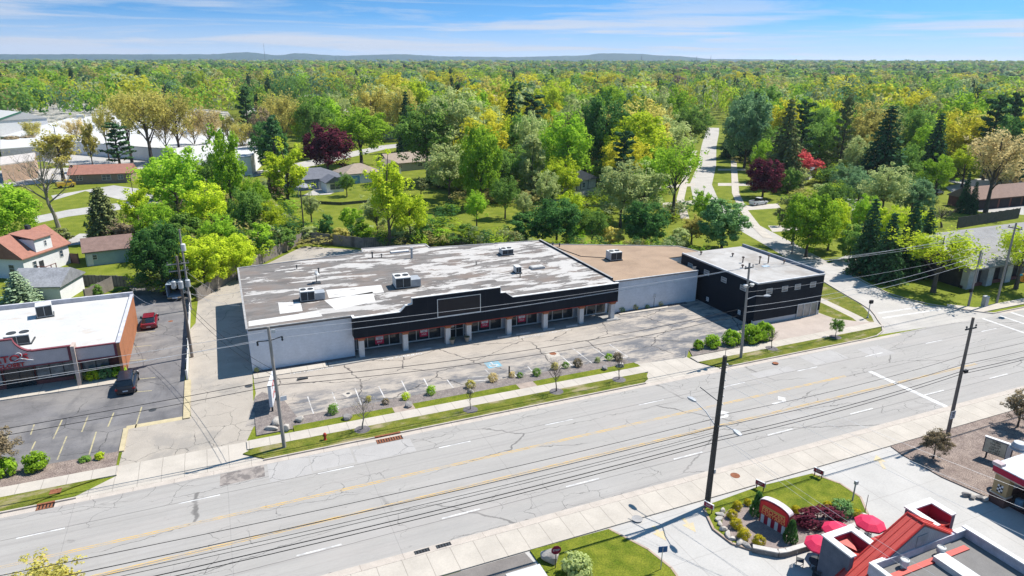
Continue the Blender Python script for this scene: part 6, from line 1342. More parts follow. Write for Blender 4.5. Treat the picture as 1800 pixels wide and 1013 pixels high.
# ------------------------------------------------------------------ poles and wires
def pole(name, label, base, h, r, m, lean=(0, 0), group='utility poles', cat='utility pole'):
    o = thing(name, label, cat, base, 0, group); b = Vector(base); t = b+Vector((lean[0], lean[1], h))
    mb = MB(); mb.tube([b-Vector((0, 0, 0.1)), b+(t-b)*0.5, t], [r, r*0.85, r*0.68], 10); mb.build('post', m, o)
    return o, (lambda z: b+(t-b)*(z/h))
def crossarm(o, c, length, ang, m, insul=2):
    d = Vector((math.cos(ang), math.sin(ang), 0)); mb = MB(); mb.obox(c, (length, 0.10, 0.12), ang); a = mb.build('crossarm', m, o)
    for k in range(insul):
        p = c+d*(length/2-0.12)*(1 if k == 0 else -1 if k == 1 else 0.3 if k == 2 else -0.3)
        mb = MB(); mb.lathe(p+Vector((0, 0, 0.06)), [(0.03, 0), (0.03, 0.1), (0.09, 0.11), (0.06, 0.17), (0.09, 0.19), (0.03, 0.26)], 8)
        mb.v = [tuple(Vector(v)-Vector(o.location)) for v in mb.v]; mb.build('insulator', METALD, a, world=False)
def lamp(o, p, q, m=METAL):        # arm from p out to the head at q
    mid = (Vector(p)+Vector(q))/2+Vector((0, 0, 0.22)); mb = MB(); mb.tube([p, mid, q], [0.045, 0.04, 0.035], 6); a = mb.build('lamp_arm', m, o)
    d = (Vector(q)-Vector(p)); d.z = 0; d.normalize(); s = Vector((-d.y, d.x, 0)); V = []
    for f, w, z0, z1 in ((-0.1, 0.07, -0.05, 0.06), (0.15, 0.15, -0.08, 0.10), (0.5, 0.17, -0.07, 0.10), (0.75, 0.08, -0.02, 0.05)):
        for sw, z in ((-1, z0), (1, z0), (1, z1), (-1, z1)): V.append(Vector(q)+d*f+s*w*sw+Vector((0, 0, z))-Vector(o.location))
    mb = MB(); mb.add(V, [(0,3,2,1)]+[(4*i+k, 4*i+(k+1) % 4, 4*i+4+(k+1) % 4, 4*i+4+k) for i in range(3) for k in range(4)]+[(12,13,14,15)])
    mb.build('lamp_head', mat('lamp_grey', (0.48, 0.50, 0.52), 0.5, spec=0.5), a, world=False)
def bolt_box(o, name, c, s, m): mb = MB(); mb.obox(c, s); return mb.build(name, m, o)
L_, fL = pole('utility_pole', 'grey wooden utility pole with bracket arm by the road at the left driveway', (2.85, 56.9, 0.1), 11.6, 0.17, WOODPG, (-0.25, 0))
c = fL(10.45); mb = MB(); mb.tube([c+Vector((0, 0, -.12)), c+Vector((-1.0, 0, -0.05))], 0.045, 6); mb.tube([c+Vector((0, 0, -.12)), c+Vector((1.0, 0, 0.12))], 0.045, 6); mb.build('bracket_arm', METALD, L_)
for sx in (-1.0, 1.0): mb = MB(); mb.lathe(fL(10.45)+Vector((sx, 0, -0.44 if sx < 0 else -.28)), [(0.05, 0), (0.10, 0.1), (0.06, 0.2), (0.10, 0.28), (0.04, 0.42)], 8); mb.build('insulator', METALD, L_)
bolt_box(L_, 'tag_plate', fL(11.2)+Vector((0.35, -0.2, 0)), (0.3, 0.06, 0.3), METALW)
o = thing('pole_notice', 'small white notice on the utility pole at the left driveway', 'sign', fL(4.9)+Vector((0.45, -0.2, 0)))
mb = MB(); mb.obox(fL(4.9)+Vector((0.45, -0.22, 0)), (0.55, 0.04, 0.42), R(10)); mb.build('plate', PARK, o)
C2, fC = pole('utility_pole', 'pale utility pole with floodlights and street lamp before the black building', (54.4, 56.9, 0.1), 11.7, 0.17, WOODPG, (-0.45, 0))
crossarm(C2, fC(11.1), 1.5, R(10), METALD); lamp(C2, fC(7.3), (56.3, 56.4, 7.7))
for sx in (-0.5, 0.45):
    mb = MB(); q = fC(8.9)+Vector((sx, -0.2, 0.15)); mb.lathe(q, [(0.08, -0.2), (0.2, -0.1), (0.28, 0.12), (0.24, 0.16)], 10); mb.tube([fC(8.7), q], 0.04, 5); mb.build('floodlight', METALW, C2)
M_P, fM = pole('utility_pole', 'thick dark wooden utility pole on the restaurant corner with two street lamps', (32.4, 35.5, 0.1), 12.75, 0.24, WOODPD, (0.05, 0))
lamp(M_P, fM(6.9), (32.15, 37.9, 8.1)); lamp(M_P, fM(7.0), (32.2, 33.4, 7.9))
mb = MB(); mb.tube([fM(9.0), (32.0, 37.3, 9.6)], 0.035, 5); mb.build('bracket_rod', METALD, M_P); mb = MB(); mb.tube([fM(12.7), fM(13.3)], 0.02, 5); mb.build('top_pin', METALD, M_P)
for k in range(6): mb = MB(); p = fM(8.8+0.65*k)+Vector((0.20, -0.1, 0)); mb.lathe(p, [(0.04, 0), (0.09, 0.06), (0.04, 0.12)], 8); mb.build('insulator', METALW, M_P)
bolt_box(M_P, 'meter_box', fM(3.1)+Vector((0.22, -0.12, 0)), (0.14, 0.14, 0.35), METALW)
R_P, fR = pole('utility_pole', 'brown wooden utility pole with small crossarm and speed sign on the mulch corner', (60.5, 35.6, 0.1), 11.75, 0.17, WOODP, (-0.3, 0))
crossarm(R_P, fR(10.7), 1.5, R(0), METALD)
bolt_box(R_P, 'splice_box', fR(6.4)+Vector((0.6, 0, 0)), (0.4, 0.25, 0.25), BLK)
o = thing('speed_limit_sign', 'white speed limit 35 sign on the brown roadside pole', 'sign', fR(2.2)+Vector((-0.25, -0.25, 0))); q = o.location
mb = MB(); mb.obox((q.x, q.y, q.z), (0.62, 0.03, 0.80)); mb.build('plate', PARK, o)
text_mesh('SPEED', 0.17, facing((q.x, q.y-0.02, q.z+0.29)), 0.003, 'lettering', SBLK, o); text_mesh('LIMIT', 0.17, facing((q.x, q.y-0.02, q.z+0.13)), 0.003, 'lettering', SBLK, o); text_mesh('35', 0.42, facing((q.x, q.y-0.02, q.z-0.16)), 0.003, 'lettering', SBLK, o)
LP_, fP = pole('utility_pole', 'brown leaning utility pole with three grey transformers between the two lots', (-4.9, 81.4, 0), 12.2, 0.18, WOODP, (-0.05, 0))
crossarm(LP_, fP(11.3), 2.3, R(5), WOODPG, 3); crossarm(LP_, fP(10.5), 2.0, R(5), WOODPG, 2)
for k in (-1, 0, 1):
    mb = MB(); c = fP(9.0)+Vector((0.72*k, -0.42 if k == 0 else -0.12, 0)); mb.lathe(c, [(0.22, -0.45), (0.27, -0.4), (0.27, 0.35), (0.2, 0.42), (0.06, 0.44), (0.06, 0.6)], 12); mb.build('transformer', METAL, LP_)
mb = MB(); mb.obox(fP(9.05), (1.7, 0.12, 0.12)); mb.build('transformer_bracket', METALD, LP_)
BP_, fB = pole('utility_pole', 'tall grey pole with a single transformer behind the lot pole, before the lime maples', (-5.2, 98.6, 0), 11.4, 0.15, WOODPG)
mb = MB(); mb.lathe(fB(9.0)+Vector((0.2, -0.3, 0)), [(0.25, -0.5), (0.3, -0.45), (0.3, 0.4), (0.2, 0.48), (0.05, 0.5)], 12); mb.build('transformer', METALW, BP_)
W_, fW = pole('utility_pole', 'dark thin utility pole standing at the back lawn fence corner', (14.5, 133.6, 0), 9.4, 0.15, WOODPD)
S_, fS = pole('utility_pole', 'grey leaning pole with a small sign beside the side street', (95.2, 90.2, 0), 7.6, 0.14, WOODPG)
o = thing('street_plate', 'small white plate on the grey pole beside the side street', 'sign', fS(1.9)+Vector((-0.1, -0.2, 0))); mb = MB(); mb.obox(o.location, (0.5, 0.04, 0.65)); mb.build('plate', PARK, o)
F1, f1 = pole('signal_pole', 'pale signal pole with black signal box at the far street corner', (97.8, 58.9, 0.1), 8.3, 0.16, WOODPG, cat='signal pole')
bolt_box(F1, 'pedestrian_signal', f1(2.4)+Vector((-0.35, -0.1, 0)), (0.4, 0.3, 0.45), BLK); mb = MB(); mb.tube([f1(8.0)+Vector((0.25, -0.1, 0)), f1(3.5)+Vector((0.25, -0.1, 0))], 0.06, 6); mb.build('conduit', METAL, F1)
F2, f2 = pole('utility_pole', 'tall pale utility pole at the far street corner beside the signal pole', (103.0, 58.2, 0.1), 12.0, 0.17, WOODPG)
crossarm(F2, f2(11.2), 1.8, R(100), METALD)
mb = MB(); mb.obox((99.9, 58.0, 0.85), (0.75, 0.6, 1.5)); o = mb.build('cabinet', METAL, bevel=0.03); o.name = 'signal_cabinet'; tag(o, 'grey metal signal cabinet between the two corner poles', 'cabinet')
o = thing('corner_post', 'short post with black signal head on the grass corner by the crosswalk', 'signal post', (79.9, 60.9, 0.1)); b = o.location
mb = MB(); mb.tube([b, b+Vector((0, 0, 2.2))], 0.06, 8); mb.lathe(b, [(0.16, 0), (0.12, 0.15)], 8); mb.build('post', METAL, o); mb = MB(); mb.obox(b+Vector((0.1, -0.05, 2.3)), (0.5, 0.3, 0.45)); mb.build('signal_box', BLK, o)
WIREN = [0]
def wire(a, b, sag, label, r=0.018, m=None, n=14, group=None):
    a, b = Vector(a), Vector(b); pts = [a+(b-a)*(i/n)+Vector((0, 0, -sag*4*(i/n)*(1-i/n))) for i in range(n+1)]
    mb = MB(); mb.tube(pts, r*0.74, 5); o = mb.build('utility_wire', m or CABLE); WIREN[0] += 1; return tag(o, label, 'wire', group)
NL = (-46, 57.0); NR = (-24, 35.6)
gf = 'wires strung along the far side of the road'
for k, (hz_, dv) in enumerate(((11.2, 0), (10.5, -0.95), (10.45, 0.95))):
    nm = ('highest', 'middle', 'lowest')[k]
    wire(fL(hz_)+Vector((dv, 0, 0)), (54.2+dv*0.6, 56.9, 11.3), 0.5, '%s pale power wire crossing before the long black shop front' % nm, 0.022, CABLEA, group=gf)
    wire(fL(hz_)+Vector((dv, 0, 0)), (NL[0], NL[1]+dv, hz_), 0.6, '%s pale power wire running left from the driveway pole over the left lot' % nm, 0.022, CABLEA, group=gf)
    wire((54.2+dv*0.6, 56.9, 11.3-0.2*k), (103.0, 58.2+dv, 11.2), 0.5, '%s pale power wire from the floodlight pole to the far corner' % nm, 0.020, CABLEA, group=gf)
for k, hz_ in enumerate((6.7, 6.15)):
    nm = ('upper', 'lower')[k]
    wire(fL(hz_), fC(6.3-0.8*k), 1.0, '%s black telephone cable across the retail lot between the two far poles' % nm, 0.034, group=gf)
    wire(fL(hz_), (NL[0], NL[1], hz_), 0.5, '%s black telephone cable running left from the driveway pole' % nm, 0.034, group=gf)
    wire(fC(6.4-0.7*k), f1(7.6-0.8*k), 0.9, '%s telephone cable before the black building front' % nm, 0.028, CABLEA, group=gf)
wire(fC(8.2), f1(7.9), 0.5, 'thin pale line from the floodlight pole across the small high windows', 0.016, CABLEA, group=gf)
gn = 'wires strung along the near side of the road'
for k, (hm_, hl_, r_) in enumerate(((7.7, 9.0, 0.026), (6.9, 8.2, 0.034), (6.5, 7.7, 0.024), (6.3, 7.4, 0.022), (5.9, 6.9, 0.040), (5.6, 6.6, 0.034))):
    wire(fM(hm_), (NR[0], NR[1], hl_), 0.55, '%s black cable running left over the near lanes from the thick pole' % ('first and highest', 'second', 'third', 'fourth', 'fifth', 'sixth and lowest')[k], r_, group=gn)
for k, (a, b, r_) in enumerate(((7.9, 8.1, 0.022), (6.9, 7.2, 0.028), (6.0, 6.5, 0.036), (5.7, 6.2, 0.032))):
    wire(fM(a), fR(b), 0.35, '%s black cable from the thick dark pole to the brown roadside pole' % ('top', 'second', 'third', 'lowest')[k], r_, group=gn)
    wire(fR(b), (95.0, 35.8, b+0.8), 0.45, '%s black cable leaving the brown roadside pole to the right' % ('top', 'second', 'third', 'lowest')[k], r_, group=gn)
for k, (a, x, y, z) in enumerate(((11.9, 45.5, 11, 9.0), (11.3, 43.6, 11, 8.6), (10.6, 40.4, 11, 8.4), (6.4, 36.6, 12, 5.2), (6.2, 35.6, 12, 5.0))):
    wire(fM(a)+Vector((0.2, -0.1, 0)), (x, y, z), 0.5, 'white line hanging over the custard sign, %s from the right' % ('first', 'second', 'third', 'fourth', 'fifth')[k], 0.013, CABLEA, group='lines over the restaurant garden')
gl = 'wires of the pole between the two lots'
wire(fP(11.3), fB(11.2), 0.3, 'wire from the transformer pole back to the tall grey pole', 0.018, group=gl)
wire(fP(7.2), fL(7.6), 0.8, 'upper cable from the transformer pole across the drive to the driveway pole', 0.026, group=gl); wire(fP(6.6), fL(7.0), 0.9, 'lower cable from the transformer pole across the drive to the driveway pole', 0.026, group=gl)
wire(fP(8.0), (1.25, 90.0, 4.6), 0.5, 'service cable from the transformer pole to the side of the long building', 0.02, CABLEA, group=gl); wire(fP(8.3), (1.25, 84.0, 4.7), 0.5, 'second service cable from the transformer pole to the long building, nearer the road', 0.02, CABLEA, group=gl)
wire(fP(7.6), (-11.5, 94.6, 4.6), 1.5, 'drooping service cable from the transformer pole to the white store roof', 0.022, CABLEA, group=gl)
wire(fB(5.6), (-1.4, 103.4, 0.05), 0.0, 'pale guy wire from the tall grey pole down to the drive', 0.025, CABLEA, group=gl); wire(fB(4.2), (-2.6, 99.6, 0.05), 0.0, 'shorter guy wire from the tall grey pole to the grass', 0.022, CABLEA, group=gl)
wire(f1(7.8), f2(8.0), 0.05, 'short tie wire between the two corner poles', 0.02, group=gf)
wire(f1(7.4), (112, 38.5, 6.4), 1.2, 'span wire carrying the orange traffic signals over the crossing', 0.02, group='signal wires')
SIGO = mat('signal_orange', (0.62, 0.27, 0.03), 0.6, var=0.05); LENS = mat('signal_lens', (0.03, 0.03, 0.03), 0.3)
for i, f in enumerate((0.22, 0.42)):
    a, b = f1(7.4), Vector((112, 38.5, 6.4)); p = a+(b-a)*f+Vector((0, 0, -1.2*4*f*(1-f)-1.15))
    o = thing('traffic_signal', ('orange traffic signal with teal backing hanging near the corner poles', 'orange traffic signal hanging at the right edge of the photo')[i], 'traffic signal', p, R(-20), 'traffic signals over the crossing')
    mb = MB(); mb.box(-0.2, 0.2, -0.2, 0.2, -0.55, 0.55); mb.box(-0.03, 0.03, -0.03, 0.03, 0.55, 1.1); mb.build('housing', SIGO, o, world=False, bevel=0.03)
    for k in range(3):
        for sgn, ax in ((-1, 1), (1, 1)): mb = MB(); mb.v = []; mb.lathe((0, 0, 0), [(0.13, 0), (0.15, 0.16), (0.13, 0.16), (0.11, 0.02)], 10); q = mb.build('visor', SIGO if k else LENS, o, world=False); q.location = (0, 0.2*sgn, 0.35-0.35*k); q.rotation_euler = (R(90 if sgn < 0 else -90), 0, 0)
    if i == 0: mb = MB(); mb.box(-0.6, -0.22, -0.04, 0.02, 0.3, 0.55); mb.build('street_name_plate', mat('teal_plate', (0.03, 0.30, 0.33), 0.6), o, world=False)

# ------------------------------------------------------------------ fences
def fence(name, label, pts, h, m, group=None, post=2.4, rail=False, base=0.02):
    P = [Vector((p[0], p[1], 0)) for p in pts]; o = thing(name, label, 'fence', P[0], 0, group); mb = MB(); rn = random.Random(len(label))
    for a, b in zip(P[:-1], P[1:]):
        d = b-a; L = d.length; n = max(1, int(L/0.6)); ang = math.atan2(d.y, d.x)
        for k in range(n):
            c = a+d*((k+0.5)/n); hh_ = h*(1+rn.uniform(-0.03, 0.03)); mb.obox((c.x, c.y, base+hh_/2), (L/n-0.004, 0.05, hh_), ang)
    mb.build('boards', m, o)
    for a, b in zip(P[:-1], P[1:]):
        d = b-a; n = max(1, int(d.length/post)); nn = Vector((-d.y, d.x, 0)).normalized()
        for k in range(n+1):
            c = a+d*(k/n)+nn*0.09; q = MB(); q.obox((c.x, c.y, (h+0.08)/2), (0.11, 0.11, h+0.08), math.atan2(d.y, d.x)); q.build('post', m, o)
    return o
fence('board_fence', 'weathered board fence running up behind the lime maples beside the drive', [(-4.3, 102.2), (1.4, 112.3), (14.0, 131.2)], 1.9, FENCEW)
fence('board_fence', 'weathered board fence along the back yard behind the patched roof', [(14.3, 131.0), (23.6, 122.4), (39.2, 119.4), (47, 116.5)], 2.0, FENCEW)
fence('board_fence', 'grey board fence behind the speckled garage at the end of the lawn', [tuple(G(*p)[:2]) for p in ((20, 500), (150, 503), (265, 505))], 1.7, FENCEW)
fence('board_fence', 'tilted bright board fence right of the speckled garage', [tuple(G(*p)[:2]) for p in ((152, 532), (200, 508))], 1.9, FENCEW)
fence('board_fence', 'short reddish fence between the red-roofed house and the back-lawn garage', [tuple(G(*p)[:2]) for p in ((122, 462), (139, 464))], 1.7, mat('red_fence', (0.20, 0.12, 0.10), 0.9))
fence('panel_fence', 'long low white panel fence between the dark lot and the drive', [(-5.25, 75.0), (-5.25, 103.5)], 1.15, WTRIM, post=3)
fence('board_fence', 'dark board fence behind the hall roof at right', [tuple(G(*p)[:2]) for p in ((1682, 402), (1740, 392), (1790, 384))], 2.4, mat('dark_fence', (0.13, 0.11, 0.10), 0.9))
fence('panel_fence', 'white fence across the lawn before the sky blue house', [tuple(G(*p)[:2]) for p in ((1702, 330), (1800, 334))], 2.2, WTRIM)
fence('wire_fence', 'low dark fence across the lawn before the blue-grey house', [tuple(G(*p)[:2]) for p in ((545, 358), (600, 361), (700, 352))], 0.7, mat('dull_fence', (0.12, 0.12, 0.08), 0.9))

# ------------------------------------------------------------------ shrubs, saplings and boulders of the beds
def ball_mesh(name, leaf, seed, n=1500, size=0.2, squash=0.85, lumps=34, top=1.0):
    L = Leaves(seed); rn = random.Random(seed)
    for i in range(lumps):
        t = rn.uniform(0, 6.28); ph = rn.uniform(-0.75, 1.0); q = math.sqrt(1-ph*ph*0.98); r_ = rn.uniform(0.62, 0.86)
        L.clump((r_*q*math.cos(t), r_*q*math.sin(t), squash*(0.75+r_*ph*top)), 0.34, n//lumps, size, squash=0.9, out=(.7*q*math.cos(t), .7*q*math.sin(t), .7*ph))
    return quads_mesh(name, L.arrays(), LF[leaf])
BALLS = {}
def shrub(label, p, r, leaf='bright', h=None, seed=1, group=None, name='shrub', size=0.2, wx=1.0, rz=0, n=1500, cat='shrub'):
    k = (leaf, seed, size, n)
    if k not in BALLS: BALLS[k] = ball_mesh('foliage', leaf, seed, n, size)
    o = thing(name, label, cat, (p[0], p[1], p[2] if len(p) > 2 and p[2] else 0.1), rz, group); q = bpy.data.objects.new('foliage', BALLS[k]); COL.objects.link(q); q.parent = o
    hh_ = (h or r*1.7)/1.55; q.scale = (r*wx, r, hh_)
    mb = MB(); mb.tube([(0, 0, -0.05), (0, 0, hh_*0.9)], [r*0.09, r*0.03], 5); mb.build('stem', TRUNK, o, world=False); return o
grp = 'round shrubs in the bed before the black building'
for i, (px, py, r_, h_) in enumerate(((1227, 615, 0.62, 1.2), (1251, 611, 0.98, 1.6), (1284, 607, 1.1, 1.9), (1318, 602, 1.35, 2.3), (1341, 598, 1.2, 2.3))):
    shrub('clipped round green shrub, %s of five before the black building' % ('first from the left and smallest', 'second from the left', 'third from the left, middle', 'fourth from the left and widest', 'last on the right')[i], G(px, py), r_, 'pale' if i == 9 else 'bright', h_, 2+i % 2, grp, 'clipped_shrub')
for i, (px, py, r_, lf, lb) in enumerate(((586, 728, 0.62, 'green', 'dense green shrub at the left end of the lot planting bed'), (678, 712, 0.40, 'brownleaf', 'small bronze shrub between two green shrubs in the lot bed'), (713, 703, 0.48, 'lime', 'yellow-green open shrub in the lot bed behind a pale boulder'),
        (758, 694, 0.60, 'bright', 'full bright green shrub in the middle of the lot bed'), (827, 683, 0.55, 'olive', 'brownish round shrub in the lot bed by the sapling'), (866, 671, 0.6, 'tan', 'straw-coloured grass clump in the lot bed by the blue parking square'),
        (900, 664, 0.4, 'tan', 'orange-tan withered clump beside the short dark post'), (914, 665, 0.38, 'green', 'small green shrub right of the withered clump in the lot bed'), (943, 661, 0.55, 'green', 'green shrub in the lot bed left of the bare pink sapling'),
        (975, 650, 0.5, 'olive', 'grey-green shrub behind the bare pink sapling'), (994, 648, 0.45, 'green', 'soft green shrub right of the bare pink sapling'), (1015, 645, 0.62, 'brownleaf', 'wine-brown spreading shrub in the lot bed'), (1050, 638, 0.40, 'pale', 'pale lime shrub in the right half of the lot bed'), (1070, 634, 0.5, 'bright', 'low bright shrub near the right end of the lot bed'), (1085, 634, 0.6, 'brownleaf', 'twiggy bronze shrub at the right end of the lot bed'), (648, 706, 0.35, 'olive', 'low weedy clump left of the small bronze shrub'))):
    shrub(lb, G(px, py), r_, lf, r_*1.6, 1+i % 3, 'mixed shrubs of the lot planting bed', 'bed_shrub', size=0.2, n=600)
for i, (px, py, r_, lf) in enumerate(((145, 670, 0.62, 'pale'), (164, 669, 0.72, 'lime'), (187, 665, 0.8, 'white'), (211, 663, 0.78, 'bright'))):
    shrub(('spiky grey-green shrub, leftmost by the store corner', 'round yellow-green clipped shrub by the store windows', 'white-flowering round shrub by the store windows', 'clipped bright green shrub at the store corner behind the dark car')[i], G(px, py), r_, lf, r_*1.7, 2, 'shrubs at the store front', 'front_shrub')
shrub('clipped round green bush on the gravel strip by the left road verge', G(65, 826), 0.95, 'bright', 1.6, 3, None, 'clipped_shrub'); shrub('clipped green bush at the left edge under the bronze tree', G(10, 836), 0.95, 'bright', 1.5, 2, None, 'clipped_shrub')
shrub('small yellow shrub low on the gravel strip', G(176, 808), 0.42, 'lime', 0.6, 1, 'low plants of the gravel strip', 'low_shrub'); shrub('flat green weeds on the gravel strip', G(150, 812), 0.5, 'green', 0.4, 2, 'low plants of the gravel strip', 'low_shrub')
for i, (px, py, r_) in enumerate(((452, 655, 0.35), (508, 642, 0.4), (535, 637, 0.35), (566, 630, 0.4), (612, 622, 0.3), (1093, 549, 0.45), (1117, 545, 0.5), (1138, 543, 0.35), (1160, 538, 0.45))):
    shrub('scrubby weed at the foot of the white block wall, %s' % ('by the left corner', 'below the crossed wires', 'mid left wall', 'right of mid left wall', 'beside the first pillar', 'beside the last pillar', 'left of the small post sign', 'at the small post sign', 'right of the small post sign')[i], G(px, py), r_, ('olive', 'green')[i % 2], r_*1.5, 1+i % 3, 'weeds along the block walls', 'weed_clump', size=0.22, n=260)
# sign garden of the restaurant
yl = [(34.2, 34.2), (33.1, 33.5), (32.6, 32.5), (32.3, 31.3), (32.8, 30.3), (35.3, 34.3), (38.1, 32.1), (40.8, 31.5), (42.0, 29.9)]
for i, (x, y) in enumerate(yl):
    shrub('round yellow sign-garden shrub, %s' % ('nearest the road behind the rocks', 'second along the rock edge', 'third along the rock edge', 'fourth and largest on the rock edge', 'lowest, at the end of the rock edge', 'half hidden behind the dark evergreen', 'right of the custard sign', 'between the purple hedge and the lawn', 'at the right tip of the garden')[i], (x, y, 0.12), (0.42, 0.42, 0.48, 0.52, 0.48, 0.30, 0.42, 0.46, 0.42)[i], 'yellowbush', (0.75, 0.7, 0.8, 0.85, 0.8, 0.6, 0.6, 0.6, 0.7)[i], 1+i % 3, 'yellow shrubs of the sign garden', 'yellow_shrub', size=0.12, n=2600)
shrub('dark plum-coloured spreading hedge beside the custard sign', (38.6, 30.5, 0.12), 1.15, 'purple', 1.25, 2, None, 'purple_hedge', 0.14, 1.9, R(-8), 1800)
shrub('glossy green shrub at the right tip of the sign garden', (41.2, 30.6, 0.12), 0.85, 'white', 1.3, 3, None, 'green_shrub', 0.16)
def cone(label, p, r, h):
    L = Leaves(7)
    for i in range(60): z = i/60; w = (1-z)**0.7*math.sin(min(1, z*6+0.45)*1.57); t = i*2.4; L.clump((w*0.8*math.cos(t), w*0.8*math.sin(t), z), 0.22, 22, 0.15, squash=0.6)
    o = thing('cone_evergreen', label, 'shrub', p, 0, 'dark evergreens beside the custard sign'); q = bpy.data.objects.new('foliage', quads_mesh('foliage', L.arrays(), LF['deep'])); COL.objects.link(q); q.parent = o; q.scale = (r, r, h)
    mb = MB(); mb.tube([(0, 0, -0.05), (0, 0, h*0.6)], [0.05, 0.02], 5); mb.build('stem', TRUNK, o, world=False)
cone('dark cone-shaped evergreen in front of the custard sign', (35.25, 29.75, 0.12), 0.62, 1.7); cone('dark cone-shaped evergreen behind the custard sign', (35.2, 33.1, 0.12), 0.68, 1.9)
shrub('round white-flowering shrub on the small bottom lawn', (19.2, 32.7, 0.12), 1.05, 'pale', 1.7, 3, None, 'flowering_shrub')
def boulder(label, p, s, m=STONE, seed=1, group=None, name='boulder'):
    bm = bmesh.new(); bmesh.ops.create_icosphere(bm, subdivisions=3, radius=1); rn = random.Random(seed); D = [(Vector((rn.gauss(0, 1), rn.gauss(0, 1), rn.gauss(0, 1))).normalized(), rn.uniform(0.55, 0.95)) for _ in range(14)]
    for v in bm.verts:
        for d, k in D:
            e = v.co.dot(d)
            if e > k: v.co -= d*(e-k)*0.9
        v.co = Vector((v.co.x*s[0], v.co.y*s[1], v.co.z*s[2]))
    me = bpy.data.meshes.new(name); bm.to_mesh(me); bm.free(); me.materials.append(m); o = bpy.data.objects.new(name, me); COL.objects.link(o); o.location = (p[0], p[1], 0.1+s[2]*0.45); o.rotation_euler = (0, 0, seed*1.3)
    return tag(o, label, 'boulder', group)
gb = 'boulders along the retail lot'
for i, (px, py, s, m, lb) in enumerate(((486, 747, (0.65, 0.55, 0.5), STONE, 'large white boulder in the pole bed'), (477, 757, (0.75, 0.3, 0.25), STONE, 'flat white stone in the pole bed'), (504, 757, (0.42, 0.4, 0.4), STONE, 'white boulder right of the roadside pole'), (527, 742, (0.5, 0.42, 0.42), STONE, 'pale boulder at the left end of the grass strip'),
        (612, 738, (0.6, 0.45, 0.4), STONED, 'grey boulder on the grass strip right of the first green shrub'), (719, 716, (0.55, 0.45, 0.38), STONED, 'grey boulder beside the first stepping pad'), (827, 692, (0.4, 0.35, 0.3), STONE, 'pale boulder behind the second sapling'), (1063, 651, (0.4, 0.35, 0.38), STONED, 'dark-sided boulder at the right half of the strip'), (1090, 646, (0.55, 0.45, 0.4), STONE, 'pale boulder behind the right-hand sapling'))):
    boulder(lb, G(px, py), s, m, i+1, gb)
boulder('big tan boulder behind the stop sign on the bottom lawn', (18.25, 34.7), (0.75, 0.6, 0.75), STONE, 4)
gr = 'edging stones of the sign garden'; pts = [(33.0, 34.4), (32.5, 34.1), (32.1, 33.7), (31.75, 33.2), (31.6, 32.6), (31.5, 32.0), (31.45, 31.5), (31.7, 31.0), (31.95, 30.5), (32.3, 30.0), (32.7, 29.6), (33.2, 29.3)]
for i, p in enumerate(pts): boulder('white sign-garden edging stone, %s along the edge from the road' % ('first', 'second', 'third', 'fourth', 'fifth', 'sixth', 'seventh', 'eighth', 'ninth', 'tenth', 'eleventh', 'twelfth')[i], p, (0.30+0.1*(i % 3), 0.24, 0.22), STONE, i+3, gr, 'edging_stone')
for i, (px, py) in enumerate(((1697, 873), (1708, 876), (1722, 878), (1731, 880))): boulder('pale stone at the mulch edge by the oil shop, %s from the left' % ('first', 'second', 'third', 'fourth')[i], G(px, py), (0.4, 0.25, 0.2), STONE if i % 2 else STONED, i+2, 'stones at the mulch edge', 'edging_stone')
# saplings in their mulch rings
def sapling(label, p, h, w, leaf, seed, n=60, shape='bare', lsize=0.5):
    o = tree('sapling', label, 'sapling', (p[0], p[1], 0.11), h, w, shape, leaf, 'street saplings on the far verge', seed); PLACED.pop()
    mb = MB(); mb.lathe((p[0], p[1], 0.116), [(0.75, 0), (0.6, 0.035), (0.1, 0.06)], 14); mb.build('mulch_ring', DARKMULCH, o); return o
sapling('bare sapling with a long thin trunk, leftmost on the far verge', G(637, 757), 3.9, 2.6, 'tan', 1); sapling('thin sapling on the far verge left of the middle', G(827, 722), 3.3, 1.4, 'tan', 2)
sapling('bare pinkish sapling in the middle of the far verge', G(978, 690), 4.4, 2.4, 'brownleaf', 3); sapling('bare sapling at the right end of the lot verge', G(1088, 669), 3.5, 1.9, 'brownleaf', 1); sapling('bare sapling beside the floodlight pole', G(1356, 614), 2.9, 1.9, 'tan', 2)
sapling('leafy little tree on the corner verge before the shop window', G(1468, 594), 2.8, 2.0, 'green', 3, shape='airy')
def crab(label, p, h, w, seed, leaf='brownleaf'): o = tree('crabapple_tree', label, 'tree', (p[0], p[1], 0.08), h, w, 'airy', leaf, 'bronze-leaved small trees', seed); PLACED.pop()
crab('bronze-leaved small tree on the mulch at the right edge', G(1788, 752), 3.9, 4.0, 1); crab('sparse bronze-leaved tree beside the brown roadside pole', G(1640, 808), 3.0, 3.0, 2, 'brownleaf'); crab('reddish bronze tree at the left edge over the gravel strip', G(6, 828), 4.2, 3.6, 3, 'red' if False else 'brownleaf')
tp = ray(60, 1000); p = Vector((-22.5, 31.5)); q_ = G(62, 1006, 4.4); crab('olive tree top poking in at the bottom left corner', (q_.x, q_.y), 5.0, 5.6, 2, 'olive')

